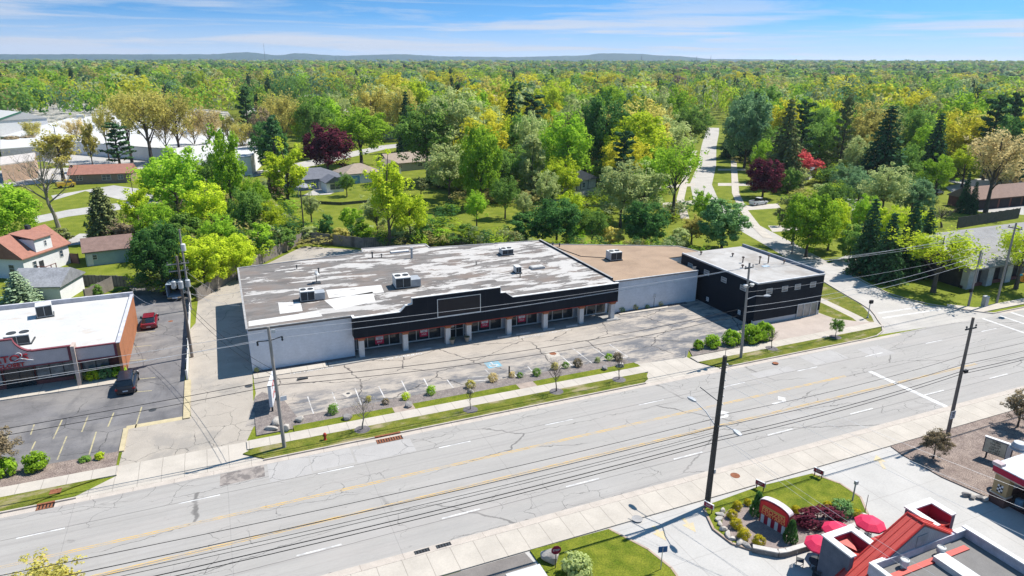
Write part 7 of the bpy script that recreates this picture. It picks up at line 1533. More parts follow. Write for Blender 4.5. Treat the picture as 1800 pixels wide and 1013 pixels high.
# ------------------------------------------------------------------ cars
def car(name, label, p, rz, col, kind='suv', group=None, L=4.7, W=1.9):
    o = thing(name, label, {'suv': 'car', 'sedan': 'car', 'pickup': 'pickup truck', 'van': 'van'}[kind], p, rz, group); pm_ = mat('car_paint_'+name+str(len(bpy.data.objects)), col, 0.25, var=0.03, spec=0.6)
    hb = {'suv': 1.02, 'sedan': 0.88, 'pickup': 1.0, 'van': 1.1}[kind]; ht = {'suv': 1.68, 'sedan': 1.43, 'pickup': 1.75, 'van': 2.0}[kind]
    X = [(-.5, .62, .38, .80), (-.485, .90, .28, .95), (-.40, .99, .24, 1.0), (-.15, 1, .22, 1.0), (.12, 1, .22, 1.0), (.25, .99, .22, .95), (.40, .97, .24, .86), (.48, .86, .30, .76), (.5, .62, .38, .66)]
    def loft(st, nm, m, par=o, cap=True):
        V, F = [], []
        for x, w, z0, z1 in st:
            h_ = W/2*w; V += [(x*L, -h_*.92, z0), (x*L, -h_, z0+(z1-z0)*.45), (x*L, -h_*.95, z1-.05), (x*L, -h_*.86, z1), (x*L, h_*.86, z1), (x*L, h_*.95, z1-.05), (x*L, h_, z0+(z1-z0)*.45), (x*L, h_*.92, z0)]
        n = len(st)
        for i in range(n-1):
            for k in range(8): F.append((8*i+k, 8*i+8+k, 8*i+8+(k+1) % 8, 8*i+(k+1) % 8))
        F += [tuple(range(8)), tuple(range(8*n-1, 8*n-9, -1))]
        mb = MB(); mb.add(V, F); q = mb.build(nm, m, par, world=False, smooth=True, bevel=0); md = q.modifiers.new('split', 'EDGE_SPLIT'); md.split_angle = R(38); return q
    body = loft([(x, w, z0, z1*hb) for x, w, z0, z1 in X], 'body', pm_)
    if kind == 'pickup':
        G_ = [(-.12, .84, hb-.02, hb+.02), (-.10, .80, hb-.02, ht-.06), (.10, .80, hb-.02, ht-.05), (.24, .84, hb-.02, hb+.02)]; bed = MB(); bed.box(-L*.47, -L*.14, -W*.4, W*.4, hb+.003, hb+.02); bed.build('bed', BLK, o, world=False)
        rail_ = MB(); rail_.box(-L*.49, -L*.13, -W*.47, -W*.41, hb-.1, hb+.16); rail_.box(-L*.49, -L*.13, W*.41, W*.47, hb-.1, hb+.16); rail_.box(-L*.495, -L*.47, -W*.41, W*.41, hb-.1, hb+.16); rail_.build('bed_side', pm_, o, world=False)
    elif kind == 'sedan': G_ = [(-.42, .80, hb-.08, hb-.02), (-.27, .77, hb-.04, ht-.04), (.02, .77, hb-.04, ht), (.12, .78, hb-.04, ht-.06), (.28, .82, hb-.08, hb-.02)]
    else: G_ = [(-.475, .84, hb-.06, hb+.02), (-.42, .80, hb-.04, ht-.08), (-.1, .80, hb-.04, ht), (.10, .80, hb-.04, ht-.05), (.27, .85, hb-.08, hb-.02)]
    loft(G_, 'windows', mat('car_glass', (0.012, 0.015, 0.02), 0.08, var=0.1, spec=0.7))
    xs = [g_ for g_ in G_ if g_[3] > hb+.3]; rf_ = MB(); rf_.box(xs[0][0]*L-.03, xs[-1][0]*L+.03, -W*.335, W*.335, ht-.055, ht+.025); rf_.build('roof', pm_, o, world=False, bevel=0.03)
    for sx in (-.31, .31):
        for sy in (-1, 1):
            mb = MB(); mb.tube([(sx*L, sy*(W/2-.20), .33), (sx*L, sy*(W/2+.012), .33)], .33, 14); w_ = mb.build('wheel', BLK, o, world=False); mb = MB(); mb.tube([(sx*L, sy*(W/2-.03), .33), (sx*L, sy*(W/2+.022), .33)], .19, 10); mb.build('rim', METAL, w_, world=False)
    for sy in (-1, 1):
        mb = MB(); mb.box(-L*.497, -L*.47, sy*W*.42-.12, sy*W*.42+.12, hb*.66, hb*.82); mb.build('taillight', mat('lamp_red', (0.35, 0.02, 0.02), 0.3), o, world=False); mb = MB(); mb.box(L*.465, L*.492, sy*W*.38-.15, sy*W*.38+.15, hb*.58, hb*.72); mb.build('headlight', METALW, o, world=False)
        mb = MB(); mb.box(L*.16, L*.2, sy*(W/2+.06)-.09, sy*(W/2+.06)+.09, hb-.06, hb+.1); mb.build('mirror', BLK, o, world=False)
    mb = MB(); mb.box(-L*.502, -L*.499, -.24, .24, hb*.5, hb*.62); mb.build('licence_plate', PARK, o, world=False)
    return o
car('parked_car', 'dark navy car parked nose-in before the store corner', (-11.0, 75.7, 0.01), R(90), (0.018, 0.022, 0.035))
car('parked_car', 'deep red sedan parked beside the orange brick wall', (-10.0, 94.6, 0.01), R(90), (0.20, 0.012, 0.025), 'sedan', L=4.5)
car('parked_car', 'white pickup truck in a drive right of the side street', G(1333, 360), R(10), (0.72, 0.73, 0.75), 'pickup', L=5.4)
car('parked_car', 'bright blue car before the blue garage door', G(612, 325), R(70), (0.03, 0.18, 0.48), 'sedan')
car('parked_car', 'tiny dark blue car in the far left parking lot', G(8, 198), R(20), (0.03, 0.04, 0.12), 'sedan')
car('parked_car', 'dark car half hidden in the shade by the right-hand houses', G(1647, 342), R(15), (0.05, 0.08, 0.12), 'sedan')
car('parked_car', 'white car in the drive behind the front spruces', G(1490, 362), R(60), (0.68, 0.69, 0.72), 'suv')
car('parked_car', 'dark car beside the white one behind the front spruces', G(1478, 358), R(60), (0.03, 0.04, 0.06), 'suv')
gt = G(313, 527); tv = thing('box_trailer', 'grey-blue box trailer with its back open in the tree shade', 'trailer', (gt.x, gt.y+1.5, 0), R(82)); 
for nm, bxs, m_ in (('box', ((-2.0, 2.0, -1.05, -0.95, .7, 2.5), (-2.0, 2.0, .95, 1.05, .7, 2.5), (-2.0, 2.0, -.95, .95, 2.42, 2.5), (1.9, 2.0, -.95, .95, .7, 2.42), (-2.0, 1.9, -.95, .95, .62, .7)), mat('trailer_blue_grey', (0.33, 0.40, 0.47), 0.6)), ('bumper', ((-2.25, -2.0, -1.0, 1.0, .45, .60),), mat('bumper_tan', (0.45, 0.33, 0.2), 0.7))):
    mb = MB(); [mb.box(*b) for b in bxs]; mb.build(nm, m_, tv, world=False)
for sy in (-1, 1):
    mb = MB(); mb.tube([(0, sy*.85, .36), (0, sy*1.06, .36)], .36, 12); mb.build('wheel', BLK, tv, world=False)
mb = MB(); mb.box(-2.29, -2.252, -.35, .35, .42, .64); mb.build('licence_plate', PARK, tv, world=False)
gy = G(116, 330); yt = thing('yellow_truck', 'small yellow work truck left of the brick ranch house', 'truck', gy, R(25))
YP = mat('truck_yellow', (0.55, 0.36, 0.03), 0.5)
for nm, b, m_ in (('body', (-2.2, 2.2, -.9, .9, .5, 1.2), YP), ('cab', (.1, 1.5, -.85, .85, 1.2, 2.0), YP), ('cab_window', (.3, 1.3, -.86, .86, 1.35, 1.85), GLASS), ('bed', (-2.1, 0, -.85, .85, 1.203, 1.45), mat('truck_bed', (0.3, 0.2, 0.05), 0.7))): mb = MB(); mb.box(*b); mb.build(nm, m_, yt, world=False, bevel=0.05)
for sx in (-1.4, 1.4):
    for sy in (-.75, .95): mb = MB(); mb.tube([(sx, sy-.2, .4), (sx, sy, .4)], .4, 12); mb.build('wheel', BLK, yt, world=False)

# ------------------------------------------------------------------ street furniture
o = thing('fire_hydrant', 'red fire hydrant on the far verge', 'hydrant', (6.4, 56.8, 0.11)); mb = MB(); mb.lathe(o.location, [(0.16, 0), (0.16, 0.04), (0.11, 0.05), (0.11, 0.5), (0.16, 0.52), (0.13, 0.64), (0.05, 0.72)], 12); mb.build('barrel', mat('hydrant_red', (0.36, 0.04, 0.02), 0.6), o)
for sx in (-1, 1): mb = MB(); q = o.location+Vector((0, 0, .42)); mb.tube([q, q+Vector((.2*sx, 0, 0))], .06, 8); mb.build('outlet_cap', RUST, o)
for i, (x, y, rz, m_, lb, w) in enumerate(((11.85, 54.75, 0, RUST, 'wide rusty storm drain in the far gutter', 2.4), (10.35, 38.95, 0, METALD, 'dark storm grate in the near gutter, left one of two', 1.1), (11.95, 38.95, 0, METALD, 'dark storm grate in the near gutter, right one of two', 1.1), (-15.0, 55.2, 0, RUST, 'rusty storm drain in the gutter at far left', 1.2), (-14.6, 57.0, 0, RUST, 'rusty lid in the grass at far left', 0.8))):
    z = 0.013 if i < 4 else 0.118; o = thing('storm_drain', lb, 'drain', (x, y, z), 0, 'storm drains'); mb = MB(); mb.box(x-w/2, x+w/2, y-.32, y+.32, z, z+.008); mb.build('pan', BLK if i < 4 else RUST, o)
    mb = MB(); n = int(w/.22)
    for k in range(n): mb.box(x-w/2+.02+k*(w-.04)/n, x-w/2+.02+(k+.55)*(w-.04)/n, y-.30, y+.30, z+.009, z+.03)
    mb.box(x-w/2, x+w/2, y-.33, y-.27, z+.012, z+.034); mb.box(x-w/2, x+w/2, y+.27, y+.33, z+.012, z+.034)
    mb.build('grate', m_, o)
    if i in (0, 3): mb = MB(); mb.box(x-w/2, x+w/2, 55.43, 55.64, .05, .148); mb.build('kerb_inlet', RUST, o)
for i, (px, py, r_, m_, z, lb) in enumerate(((972, 622, .42, RUST, .019, 'round rusty manhole in the retail lot'), (1120, 914, .42, MT['grey_coping'], .113, 'grey manhole lid on the near sidewalk'), (1292, 838, .40, RUST, .113, 'rust-orange manhole lid on the near sidewalk behind the thick pole'), (1363, 640, .35, RUST, .118, 'small rusty lid on the verge by the floodlight pole'), (268, 721, .35, METALD, .011, 'dark manhole lid in the sealed left lot'), (437, 679, .4, METALD, .013, 'dark manhole lid in the shared drive'), (612, 692, .2, METALD, .02, 'small dark lid in the diamond patch of the retail lot'), (300, 565, .3, RUST, .011, 'small rusty lid in the side lane of the left lot'))):
    g_ = G(px, py); mb = MB(); mb.lathe((g_.x, g_.y, z), [(r_, 0), (r_, .008), (r_*.86, .010), (r_*.84, .006), (r_*.2, .007)], 20); tag(mb.build('manhole_lid', m_), lb, 'manhole lid')
# lot sign at the left driveway, seen nearly edge on
o = thing('pylon_sign', 'white for lease sign board on short legs in the pole bed', 'sign', (2.6, 65.5, 0.1), R(0)); ang = R(78)
ux, uy = math.cos(ang), math.sin(ang); cx, cy = 2.75, 65.4
mb = MB(); mb.obox((cx, cy, 1.95), (3.4, .30, 2.3), ang); mb.build('panel', mat('sign_panel_white', (0.70, 0.71, 0.74), 0.6, var=.05), o)
for s in (-1.2, 1.2): mb = MB(); mb.obox((cx+ux*s, cy+uy*s, .45), (.16, .16, .7), ang); mb.build('leg', METALD, o)
RL = mat('sign_red', (0.58, 0.05, 0.04), .6)
for sg in (1, -1):
    nx, ny = uy*sg*.158, -ux*sg*.158
    M_ = Matrix.Translation((cx+nx, cy+ny, 2.55)) @ Matrix.Rotation(ang+(0 if sg > 0 else math.pi), 4, 'Z') @ Matrix.Rotation(math.pi/2, 4, 'X'); text_mesh('FOR', .8, M_, .004, 'lettering', RL, o, 1.2)
    M_ = Matrix.Translation((cx+nx, cy+ny, 1.6)) @ Matrix.Rotation(ang+(0 if sg > 0 else math.pi), 4, 'Z') @ Matrix.Rotation(math.pi/2, 4, 'X'); text_mesh('LEASE', .7, M_, .004, 'lettering', RL, o, 1.1)
g_ = G(895, 662); mb = MB(); mb.tube([g_, g_+Vector((0, 0, 1.15))], [.09, .08], 8); mb.lathe(g_+Vector((0, 0, 1.15)), [(.1, 0), (.1, .06), (.03, .1)], 8); tag(mb.build('short_post', BLK), 'short dark post in the lot bed by the withered clump', 'post')
g_ = G(532, 667); mb = MB(); mb.obox((g_.x, g_.y, .10), (1.1, .35, .16), R(4)); tag(mb.build('loose_kerb', METALD), 'loose dark kerb block lying in the retail lot', 'kerb block')
g_ = G(1205, 628); mb = MB(); mb.tube([g_, g_+Vector((0, 0, .8))], .05, 6); mb.lathe(g_+Vector((0, 0, .8)), [(.06, 0), (.02, .05)], 6); tag(mb.build('marker_post', METAL), 'thin grey marker post at the right lot entrance', 'post')

# ------------------------------------------------------------------ restaurant at the lower right
RS = thing('restaurant', 'restaurant with red metal roof, white corner parapets and grey flat roof', 'building', (39, 20, 0))
RRED = mat('red_metal_roof', (0.58, 0.075, 0.055), 0.55, var=.05, scale=1.5, spec=.4); REDD = mat('red_inner', (0.42, 0.03, 0.06), .6)
overlay(RRED, joints(1, .55, .02, .1, .55), (0.24, 0.02, 0.02))
NAVY = mat('slate_wall', (0.11, 0.13, 0.17), .85); GSID = mat('grey_board_siding', (0.36, 0.37, 0.39), .85, var=.05); overlay(GSID, joints(0, .18, .02, 0, .5), (0.2, 0.21, 0.23))
mb = MB(); mb.box(34.2, 43.4, 5, 24.2, 0, 2.2); mb.box(34.6, 43.4, 5, 22.9, 2.2, 2.85); mb.build('wall', NAVY, RS)
mb = MB(); mb.box(34.95, 43.3, 5, 22.9, 2.85, 3.0); mb.build('flat_roof', mat('restaurant_grey_roof', (0.20, 0.19, 0.18), .9, var=.08), RS)
mb = MB(); mb.box(43.3, 43.52, 5, 23.1, 2.6, 3.62); mb.box(34.55, 43.3, 22.9, 23.1, 2.6, 3.55); mb.box(34.55, 34.77, 5, 22.9, 2.6, 3.55); mb.build('parapet', mat('lilac_parapet', (0.50, 0.50, 0.55), .8), RS)
mb = MB(); mb.box(43.24, 43.6, 5, 23.16, 3.62, 3.72); mb.box(34.5, 34.84, 5, 23.1, 3.55, 3.65); mb.box(42.3, 43.24, 22.84, 23.16, 3.553, 3.65); mb.box(34.84, 35.7, 22.86, 23.12, 3.553, 3.65); mb.build('parapet_cap', WTRIM, RS)
mb = MB(); mb.box(34.95, 42.4, 21.9, 22.3, 3.003, 3.09); mb.build('red_curb', RRED, RS)
zr, ze = 5.2, 2.55
def roof_plane(mb, a, b, c, d, t=.10):
    P_ = [Vector(q) for q in (a, b, c, d)]; mb.add(P_+[q-Vector((0, 0, t)) for q in P_], [(0, 1, 2, 3), (7, 6, 5, 4), (0, 4, 5, 1), (1, 5, 6, 2), (2, 6, 7, 3), (3, 7, 4, 0)])
SL = .56; zl = zr-SL*5.8; zrr = zr-SL*5.3
mb = MB(); roof_plane(mb, (39.0, 24.3, zr), (33.2, 24.3, zl), (33.2, 23.0, zl), (39.0, 23.0, zr)); roof_plane(mb, (39.003, 23.0, zr), (44.3, 23.0, zrr), (44.3, 24.3, zrr), (39.003, 24.3, zr))
roof_plane(mb, (34.4, 24.3, 2.95), (43.9, 24.3, 2.95), (43.9, 25.8, 2.35), (34.4, 25.8, 2.35)); mb.add([(34.9, 25.83, 3.1), (36.1, 25.83, 3.1), (35.5, 24.7, 2.98)], [(0, 1, 2)]); mb.build('red_roof', RRED, RS)
mb = MB()
for v_ in (23.03, 24.27): mb.tube([(39.0, v_, zr+.03), (33.2, v_, zl+.03)], .06, 6); mb.tube([(39.0, v_, zr+.03), (44.3, v_, zrr+.03)], .06, 6)
mb.tube([(39.0, 23.0, zr+.03), (39.0, 24.3, zr+.03)], .07, 6)
for k in (1, 2): mb.tube([(39.0, 23.0+.43*k, zr+.02), (33.2, 23.0+.43*k, zl+.02)], .028, 4); mb.tube([(39.0, 23.0+.43*k, zr+.02), (44.3, 23.0+.43*k, zrr+.02)], .028, 4)
for k in range(8): mb.tube([(34.7+.55*k+(5 if k > 2 else 0)*.0, 24.3, 2.97), (34.7+.55*k, 25.8, 2.37)], .025, 4)
mb.build('roof_seam', mat('dark_red_trim', (0.46, 0.035, 0.03), .6), RS)
mb = MB(); mb.vprism([(35.7, 3.25), (42.4, 3.25), (39.0, 5.05)], 24.1, 24.2); mb.build('gable_wall', GSID, RS)
mb = MB(); mb.vprism([(35.75, 3.25), (42.35, 3.25), (39.0, 5.06)], 22.97, 23.09); mb.build('gable_siding', GSID, RS)
mb = MB(); mb.box(38.5, 39.5, 22.93, 22.968, 3.62, 4.45); mb.build('gable_hatch', mat('hatch_grey', (0.30, 0.31, 0.33), .85), RS)
for x0, x1, nm in ((34.0, 36.5, 'left'), (41.8, 44.3, 'right')):
    mb = MB()
    w_ = .34
    mb.box(x0, x1, 26.2-w_, 26.2, 0, 3.5); mb.box(x0, x0+w_, 24.0, 26.2-w_-.002, 0, 3.5); mb.box(x1-w_, x1, 24.3, 26.2-w_-.002, 0, 3.5); t_ = mb.build('corner_tower', NAVY, RS)
    mb = MB(); w2 = .5
    mb.box(x0-.08, x1+.08, 26.28-w2, 26.28, 3.5, 3.6); mb.box(x0-.08, x0-.08+w2, 23.9, 26.28-w2-.002, 3.5, 3.6); mb.box(x1+.08-w2, x1+.08, 24.3, 26.28-w2-.002, 3.5, 3.6)
    mb.v = [tuple(Vector(v)-Vector(RS.location)) for v in mb.v]; mb.build('white_cap', WTRIM, t_, world=False)
    mb = MB(); mb.box(x0+w_+.003, x0+w_+.03, 24.0, 26.2-w_, 2.4, 3.48); mb.box(x1-w_-.03, x1-w_-.003, 24.3, 26.2-w_, 2.4, 3.48); mb.box(x0+w_+.03, x1-w_-.03, 26.2-w_-.03, 26.2-w_-.003, 2.4, 3.48); mb.v = [tuple(Vector(v)-Vector(RS.location)) for v in mb.v]; mb.build('red_lining', REDD, t_, world=False)
for i, (px, py) in enumerate(((1588, 998), (1652, 976))):
    g_ = G(px, py, 3.0); mb = MB(); mb.lathe(g_, [(.2, 0), (.2, .28), (.27, .28), (.27, .62), (.2, .66), (.2, .6)], 14); mb.build('vent_cap', METALW, RS)
g_ = G(1650, 985, 3.0); mb = MB(); mb.box(g_.x-.5, g_.x+.5, g_.y-4.2, g_.y+.1, 3.005, 3.42); mb.build('roof_box', METALW, RS)
PINK = mat('umbrella_red', (0.74, 0.03, 0.10), .7, var=.05)
for i, (x, y, rz) in enumerate(((34.75, 26.85, .2), (39.8, 27.15, .5), (37.05, 27.5, .1))):
    o = thing('patio_umbrella', ('red patio umbrella left of the restaurant, with chairs beneath', 'red patio umbrella right, overlapping the restaurant red roof edge', 'red patio umbrella half hidden behind the white corner parapet')[i], 'umbrella', (x, y, .01), rz, 'red patio umbrellas')
    mb = MB(); mb.tube([(0, 0, .03), (0, 0, 2.45)], .03, 8); mb.lathe((0, 0, 0), [(.28, 0), (.28, .06), (.05, .1)], 12); mb.build('pole', METALD, o, world=False)
    mb = MB(); n = 8; Vt = [(0, 0, 2.55)]
    for k in range(n): t = 6.2832*k/n; Vt.append((.62*math.cos(t), .62*math.sin(t), 2.42))
    for k in range(n): t = 6.2832*k/n; Vt.append((1.05*math.cos(t), 1.05*math.sin(t), 2.12))
    for k in range(n): t = 6.2832*k/n; Vt.append((1.05*math.cos(t), 1.05*math.sin(t), 2.0))
    F = [(0, 1+k, 1+(k+1) % n) for k in range(n)]+[(1+k, 9+k, 9+(k+1) % n, 1+(k+1) % n) for k in range(n)]+[(9+k, 17+k, 17+(k+1) % n, 9+(k+1) % n) for k in range(n)]
    mb.add(Vt, F); mb.build('canopy', PINK, o, world=False)
    o2 = thing('patio_table', ('round dark patio table under the left red umbrella', 'round dark patio table under the right red umbrella', 'round dark patio table under the half hidden red umbrella')[i], 'table', (x, y, .01), rz, 'patio tables')
    mb = MB(); mb.lathe((0, 0, 0), [(.55, .70), (.55, .74), (.06, .745)], 16); mb.build('top', METALD, o2, world=False)
    mb = MB(); [mb.tube([(.3*math.cos(t), .3*math.sin(t), .70), (.42*math.cos(t), .42*math.sin(t), .0)], .025, 5) for t in (0.4, 1.97, 3.54, 5.11)]; mb.build('legs', METALD, o2, world=False)
    for k, a in enumerate((2.3, 3.9, 5.4) if i == 0 else (3.4, 0.6)):
        c = thing('patio_chair', 'black metal patio chair under the %s red umbrella, %s' % (('left', 'right', 'half hidden')[i], ('nearest the garden wall', 'on the open pavement side', 'nearest the restaurant')[k]), 'chair', (x+1.05*math.cos(a), y+1.05*math.sin(a), .01), a+math.pi/2, 'patio chairs')
        mb = MB(); mb.box(-.24, .24, -.24, .24, .42, .46); mb.build('seat', METALD, c, world=False); mb = MB(); [mb.box(-.24+.10*q, -.20+.10*q, .0-.25-.02, -.25, .46, .9) for q in range(5)]; mb.box(-.25, .25, -.275, -.245, .86, .92); mb.build('backrest', METALD, c, world=False)
        for sx in (-.22, .22):
            for sy in (-.22, .22): mb = MB(); mb.box(sx-.02, sx+.02, sy-.02, sy+.02, 0, .42); mb.build('leg', METALD, c, world=False)
# low block wall round the garden's lower side
gw = thing('garden_wall', 'low grey block wall with pale cap along the lower side of the sign garden', 'wall', (33.8, 29.0, 0)); WP = [(32.0, 30.0), (33.3, 28.9), (33.9, 28.75), (36.3, 28.65), (38.8, 28.85), (41.2, 28.95), (42.6, 29.5)]
mb = MB(); kerb_line(mb, WP, .30, .42); mb.build('blocks', mat('wall_block', (0.24, 0.22, 0.20), .95, var=.2, scale=3), gw); mb = MB(); kerb_line(mb, [(p[0], p[1]) for p in WP], .40, .50, .423); mb.build('cap', mat('wall_cap', (0.52, 0.49, 0.45), .9), gw)
# custard sign
cs = thing('custard_sign', 'arched red frozen custard sign with white striped base', 'sign', (35.2, 31.35, 0.12)); a0, b0 = Vector((34.95, 32.55, 0)), Vector((35.5, 30.2, 0)); dd_ = (b0-a0); LL = dd_.length; ang = math.atan2(dd_.y, dd_.x); mid = (a0+b0)/2
cs.rotation_euler = (0, 0, ang); cs.location = (mid.x, mid.y, .12)
CRED = mat('custard_sign_red', (0.42, 0.018, 0.045), .5, var=.04); CORG = mat('custard_orange', (1.0, 0.42, 0.14), .45, var=.04); CGOLD = mat('custard_gold', (0.62, 0.36, 0.10), .5)
W2 = LL/2; arc = [(-W2, .75), (W2, .75)]+[(W2*math.cos(t), 1.75+.38*math.sin(t)) for t in [k*math.pi/12 for k in range(13)]]
mb = MB(); mb.vprism(arc, -.22, .22); mb.build('cabinet', CRED, cs, world=False)
mb = MB(); mb.box(-W2*.92, W2*.92, -.17, .17, 0, .747); mb.build('base', CRED, cs, world=False)
for k in range(4): x = -W2*.72+k*W2*.48; mb = MB(); mb.box(x-.13, x+.13, -.192, -.173, .02, .74); mb.build('white_stripe', WTRIM, cs, world=False)
mb = MB(); P_ = [(W2*1.03*math.cos(t), 1.75+.43*math.sin(t)) for t in [k*math.pi/12 for k in range(13)]]
for k in range(12):
    (x0, z0), (x1, z1) = P_[k], P_[k+1]; mb.add([(x0, -.27, z0), (x1, -.27, z1), (x1, .27, z1), (x0, .27, z0), (x0, -.27, z0+.05), (x1, -.27, z1+.05), (x1, .27, z1+.05), (x0, .27, z0+.05)], [(0,1,2,3),(7,6,5,4),(4,5,1,0),(6,7,3,2),(5,6,2,1),(7,4,0,3)])
mb.build('pink_cover', mat('sign_cover', (0.66, 0.58, 0.60), .6), cs, world=False)
inn = [(-W2*.93, .82), (W2*.93, .82)]+[(W2*.93*math.cos(t), 1.70+.33*math.sin(t)) for t in [k*math.pi/12 for k in range(13)]]
mb = MB(); mb.vprism(inn, -.238, -.223); mb.build('face', mat('custard_face', (0.72, 0.025, 0.035), .45), cs, world=False)
mb = MB(); mb.box(-W2*.75, W2*.75, -.246, -.239, 1.44, 1.58); mb.build('gold_band', CGOLD, cs, world=False)
def local_text(t, size, x, z, m, par, sx=1.0, y=-.33): q = text_mesh(t, size, facing((x, y, z)), .006, 'lettering', m, None, sx); q.parent = par; return q
local_text('FROZEN', .46, 0, 1.25, CORG, cs, 1.1, -.25); local_text('CUSTARD', .40, 0, .95, CORG, cs, 1.1, -.25)
# small signs, stop sign, blue sign, bollards, posts
RSG = mat('small_sign_red', (0.33, 0.02, 0.05), .6)
for i, (x, y, t_, rz, lb) in enumerate(((31.95, 34.8, 'EXIT', R(-72), 'low white-edged red sign board at the foot of the thick dark pole'), (37.7, 35.5, 'EXIT', R(-70), 'low red sign board on the lawn behind the custard sign'), (43.5, 35.0, 'EXIT', R(-72), 'low white-edged red sign board at the right lawn corner'))):
    o = thing('drive_sign', lb, 'sign', (x, y, .12), rz, 'low red drive signs'); mb = MB(); mb.box(-.42, .42, -.06, .06, .38, .80); mb.build('board', WTRIM, o, world=False); mb = MB(); mb.box(-.38, .38, -.075, -.063, .42, .76); mb.build('face', RSG, o, world=False)
    for s in (-.3, .3): mb = MB(); mb.box(s-.03, s+.03, -.03, .03, 0, .377); mb.build('post', METALD, o, world=False)
    local_text(t_, .2, 0, .59, WTRIM, o, 1.0, -.078)
o = thing('stop_sign', 'maroon octagonal stop sign before the big tan boulder', 'sign', (18.25, 33.85, .12), R(-12)); mb = MB(); mb.tube([(0, 0, 0), (0, 0, 1.55)], .03, 6); mb.build('post', METALD, o, world=False)
mb = MB(); mb.vprism([(.36*math.cos(R(22.5+45*k)), 1.5+.36*math.sin(R(22.5+45*k))) for k in range(8)][::-1], -.05, -.033); mb.build('plate', mat('stop_maroon', (0.28, 0.015, 0.05), .5), o, world=False); local_text('STOP', .2, 0, 1.5, WTRIM, o, 1.0, -.054)
o = thing('blue_sign', 'small double blue sign on a post at the lawn edge of the restaurant entry', 'sign', (24.85, 30.95, .12), R(-15)); mb = MB(); mb.tube([(0, 0, 0), (0, 0, 1.9)], .03, 6); mb.build('post', METAL, o, world=False)
for s in (-.17, .17): mb = MB(); mb.box(s-.15, s+.15, -.05, -.033, 1.42, 1.9); mb.build('plate', mat('blue_plate', (0.02, 0.13, 0.36), .5), o, world=False)
g_ = G(1498, 882); o = thing('camera_post', 'grey post with a square head on the lawn edge of the sign garden', 'post', g_); mb = MB(); mb.tube([g_, g_+Vector((0, 0, 1.7))], .06, 8); mb.build('post', METAL, o); mb = MB(); mb.obox(g_+Vector((.05, 0, 1.75)), (.28, .2, .3)); mb.build('head', METAL, o)
g_ = G(1519, 907); mb = MB(); mb.tube([g_, g_+Vector((0, 0, 1.9))], [.03, .022], 6); mb.lathe(g_, [(.09, 0), (.05, .05)], 8); tag(mb.build('thin_post', METALD), 'thin black post on the pavement right of the sign garden', 'post')
# slab roof corner at the very bottom
mb = MB(); mb.box(14.9, 16.9, 31.0, 34.3, .05, 2.2); o = thing('white_kiosk', 'white flat kiosk roof cut by the bottom edge', 'kiosk', (15.6, 32, 0)); 
mb = MB(); mb.box(14.2, 16.2, 29.6, 32.4, 0.02, 1.9); mb.build('wall', SIDEW, o); mb = MB(); mb.box(14.0, 16.4, 29.4, 32.6, 1.9, 2.05); mb.build('roof', WMEM, o)

# ------------------------------------------------------------------ oil change shop at the right edge
OS = thing('oil_change_shop', 'tan oil change shop with crimson fascia and open bay at the right edge', 'building', (58, 26, 0)); TAN = mat('tan_stucco', (0.46, 0.33, 0.17), .85, var=.05); OBR = mat('brown_base', (0.15, 0.075, 0.06), .85); CRM = mat('cream_band', (0.60, 0.52, 0.43), .8); CRIM = mat('crimson_fascia', (0.42, 0.01, 0.05), .6)
mb = MB(); mb.box(53.8, 54.5, 26.3, 27.4, .95, 2.55); mb.box(54.5, 75, 27.1, 27.4, .95, 2.55); mb.box(53.8, 54.5, 16, 22.4, .95, 2.55); mb.build('wall', TAN, OS)
mb = MB(); mb.box(53.75, 54.55, 26.25, 27.45, 0, .85); mb.box(54.55, 75, 27.05, 27.45, 0, .85); mb.box(53.75, 54.55, 16, 22.4, 0, .85); mb.build('base', OBR, OS)
mb = MB(); mb.box(53.72, 54.58, 26.22, 27.48, .853, .95); mb.box(53.72, 54.6, 16, 27.48, 2.553, 2.72); mb.box(54.6, 75, 27.0, 27.48, 2.553, 2.72); mb.build('cream_band', CRM, OS)
mb = MB(); mb.box(53.6, 75, 16, 27.6, 2.723, 3.25); mb.build('fascia', CRIM, OS); mb = MB(); mb.box(53.55, 75, 16, 27.65, 3.253, 3.33); mb.build('roof', mat('blue_white_roof', (0.62, 0.64, 0.68), .7), OS)
mb = MB(); mb.box(53.5, 54.1, 27.0, 27.7, 3.333, 3.55); mb.build('roof_block', mat('pinkish_block', (0.55, 0.45, 0.45), .8), OS)
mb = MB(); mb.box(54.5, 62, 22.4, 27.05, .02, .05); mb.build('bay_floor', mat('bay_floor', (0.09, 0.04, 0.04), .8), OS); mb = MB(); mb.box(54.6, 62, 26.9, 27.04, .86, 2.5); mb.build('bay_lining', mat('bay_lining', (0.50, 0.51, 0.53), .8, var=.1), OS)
mb = MB(); mb.box(54.9, 55.4, 25.7, 26.2, .06, .75); mb.build('drum', mat('drum_blue', (0.18, 0.36, 0.50), .6), OS, bevel=.12)
g_ = G(1790, 790, 3.33); mb = MB(); mb.lathe(g_, [(.62, 0), (.62, .1), (.5, .12), (.56, .3), (.42, .62), (.36, .62)], 20); mb.build('roof_fan', METAL, OS)
mb = MB()
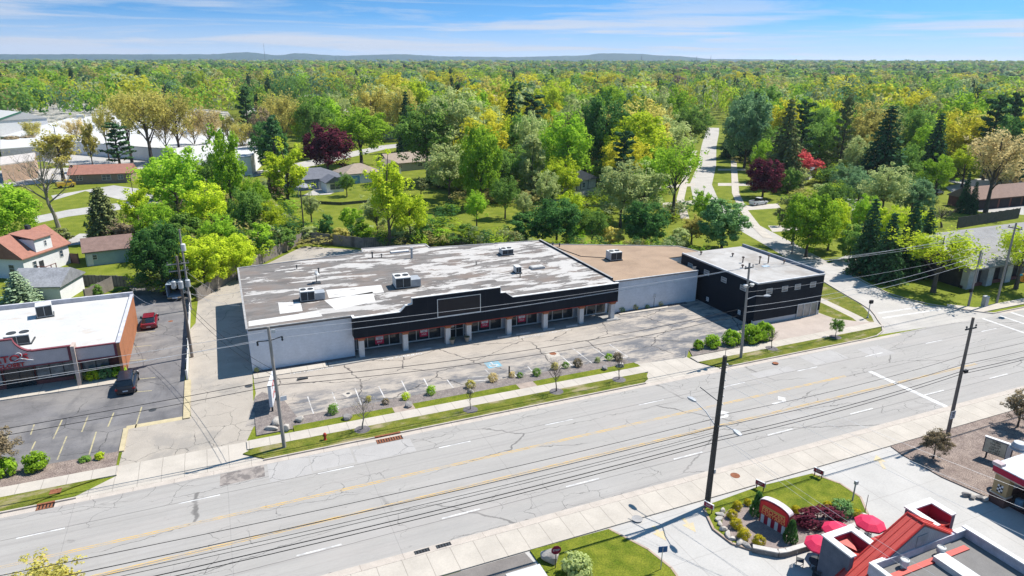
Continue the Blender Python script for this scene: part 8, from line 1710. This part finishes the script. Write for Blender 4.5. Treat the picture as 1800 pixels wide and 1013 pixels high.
for r_ in range(4):
    for c_ in range(3):
        if (r_+c_) % 2 == 0: mb.box(53.77, 53.797, 26.62+.14*c_, 26.76+.14*c_, 1.15+.16*r_, 1.31+.16*r_, 0)
        else: mb.box(53.775, 53.797, 26.62+.14*c_, 26.76+.14*c_, 1.15+.16*r_, 1.31+.16*r_, 1)
mb.build('chequered_plaque', [SBLK, PARK], OS)
ob = thing('letter_board', 'letter board on the mulch reading turn the oil light off, behind the oil shop', 'sign', (60.0, 30.9, .09), R(-72))
mb = MB(); mb.box(-1.05, 1.05, -.12, .12, .55, 1.95); mb.build('cabinet', mat('board_frame', (0.10, 0.10, 0.12), .6), ob, world=False); mb = MB(); mb.box(-.98, .60, -.135, -.123, .62, 1.88); mb.build('face', mat('cream_board', (0.66, 0.62, 0.47), .6), ob, world=False); mb = MB(); mb.box(.64, .98, -.135, -.123, .62, 1.88); mb.build('side_face', WTRIM, ob, world=False)
mb = MB(); mb.box(-1.1, 1.1, -.16, .16, 1.953, 2.03); mb.build('top_cap', WTRIM, ob, world=False)
for s in (-.7, .7): mb = MB(); mb.box(s-.06, s+.06, -.06, .06, 0, .547); mb.build('leg', METALD, ob, world=False)
for k, t_ in enumerate(('TURN', 'THE OIL', 'LIGHT', 'OFF LET', 'US HELP')): local_text(t_, .235, -.19, 1.74-.245*k, SBLK, ob, 1.0, -.14)
print('WIRES', WIREN[0])
# ------------------------------------------------------------------ the air: one even box of pale haze
hz = MB(); hz.box(-9500, 13500, -3500, 13500, -24, 185)
hm_ = bpy.data.materials.new('haze'); hm_.use_nodes = True; nt = hm_.node_tree; nt.nodes.clear()
o_ = N(nt, 'ShaderNodeOutputMaterial'); pv_ = N(nt, 'ShaderNodeVolumePrincipled'); pv_.inputs['Color'].default_value = (0.66, 0.80, 0.97, 1); pv_.inputs['Density'].default_value = 0.00007; pv_.inputs['Anisotropy'].default_value = 0.2
nt.links.new(pv_.outputs[0], o_.inputs['Volume'])
ho_ = hz.build('haze', hm_); tag(ho_, 'thin pale haze over the far woods and hills', 'haze', kind='stuff')
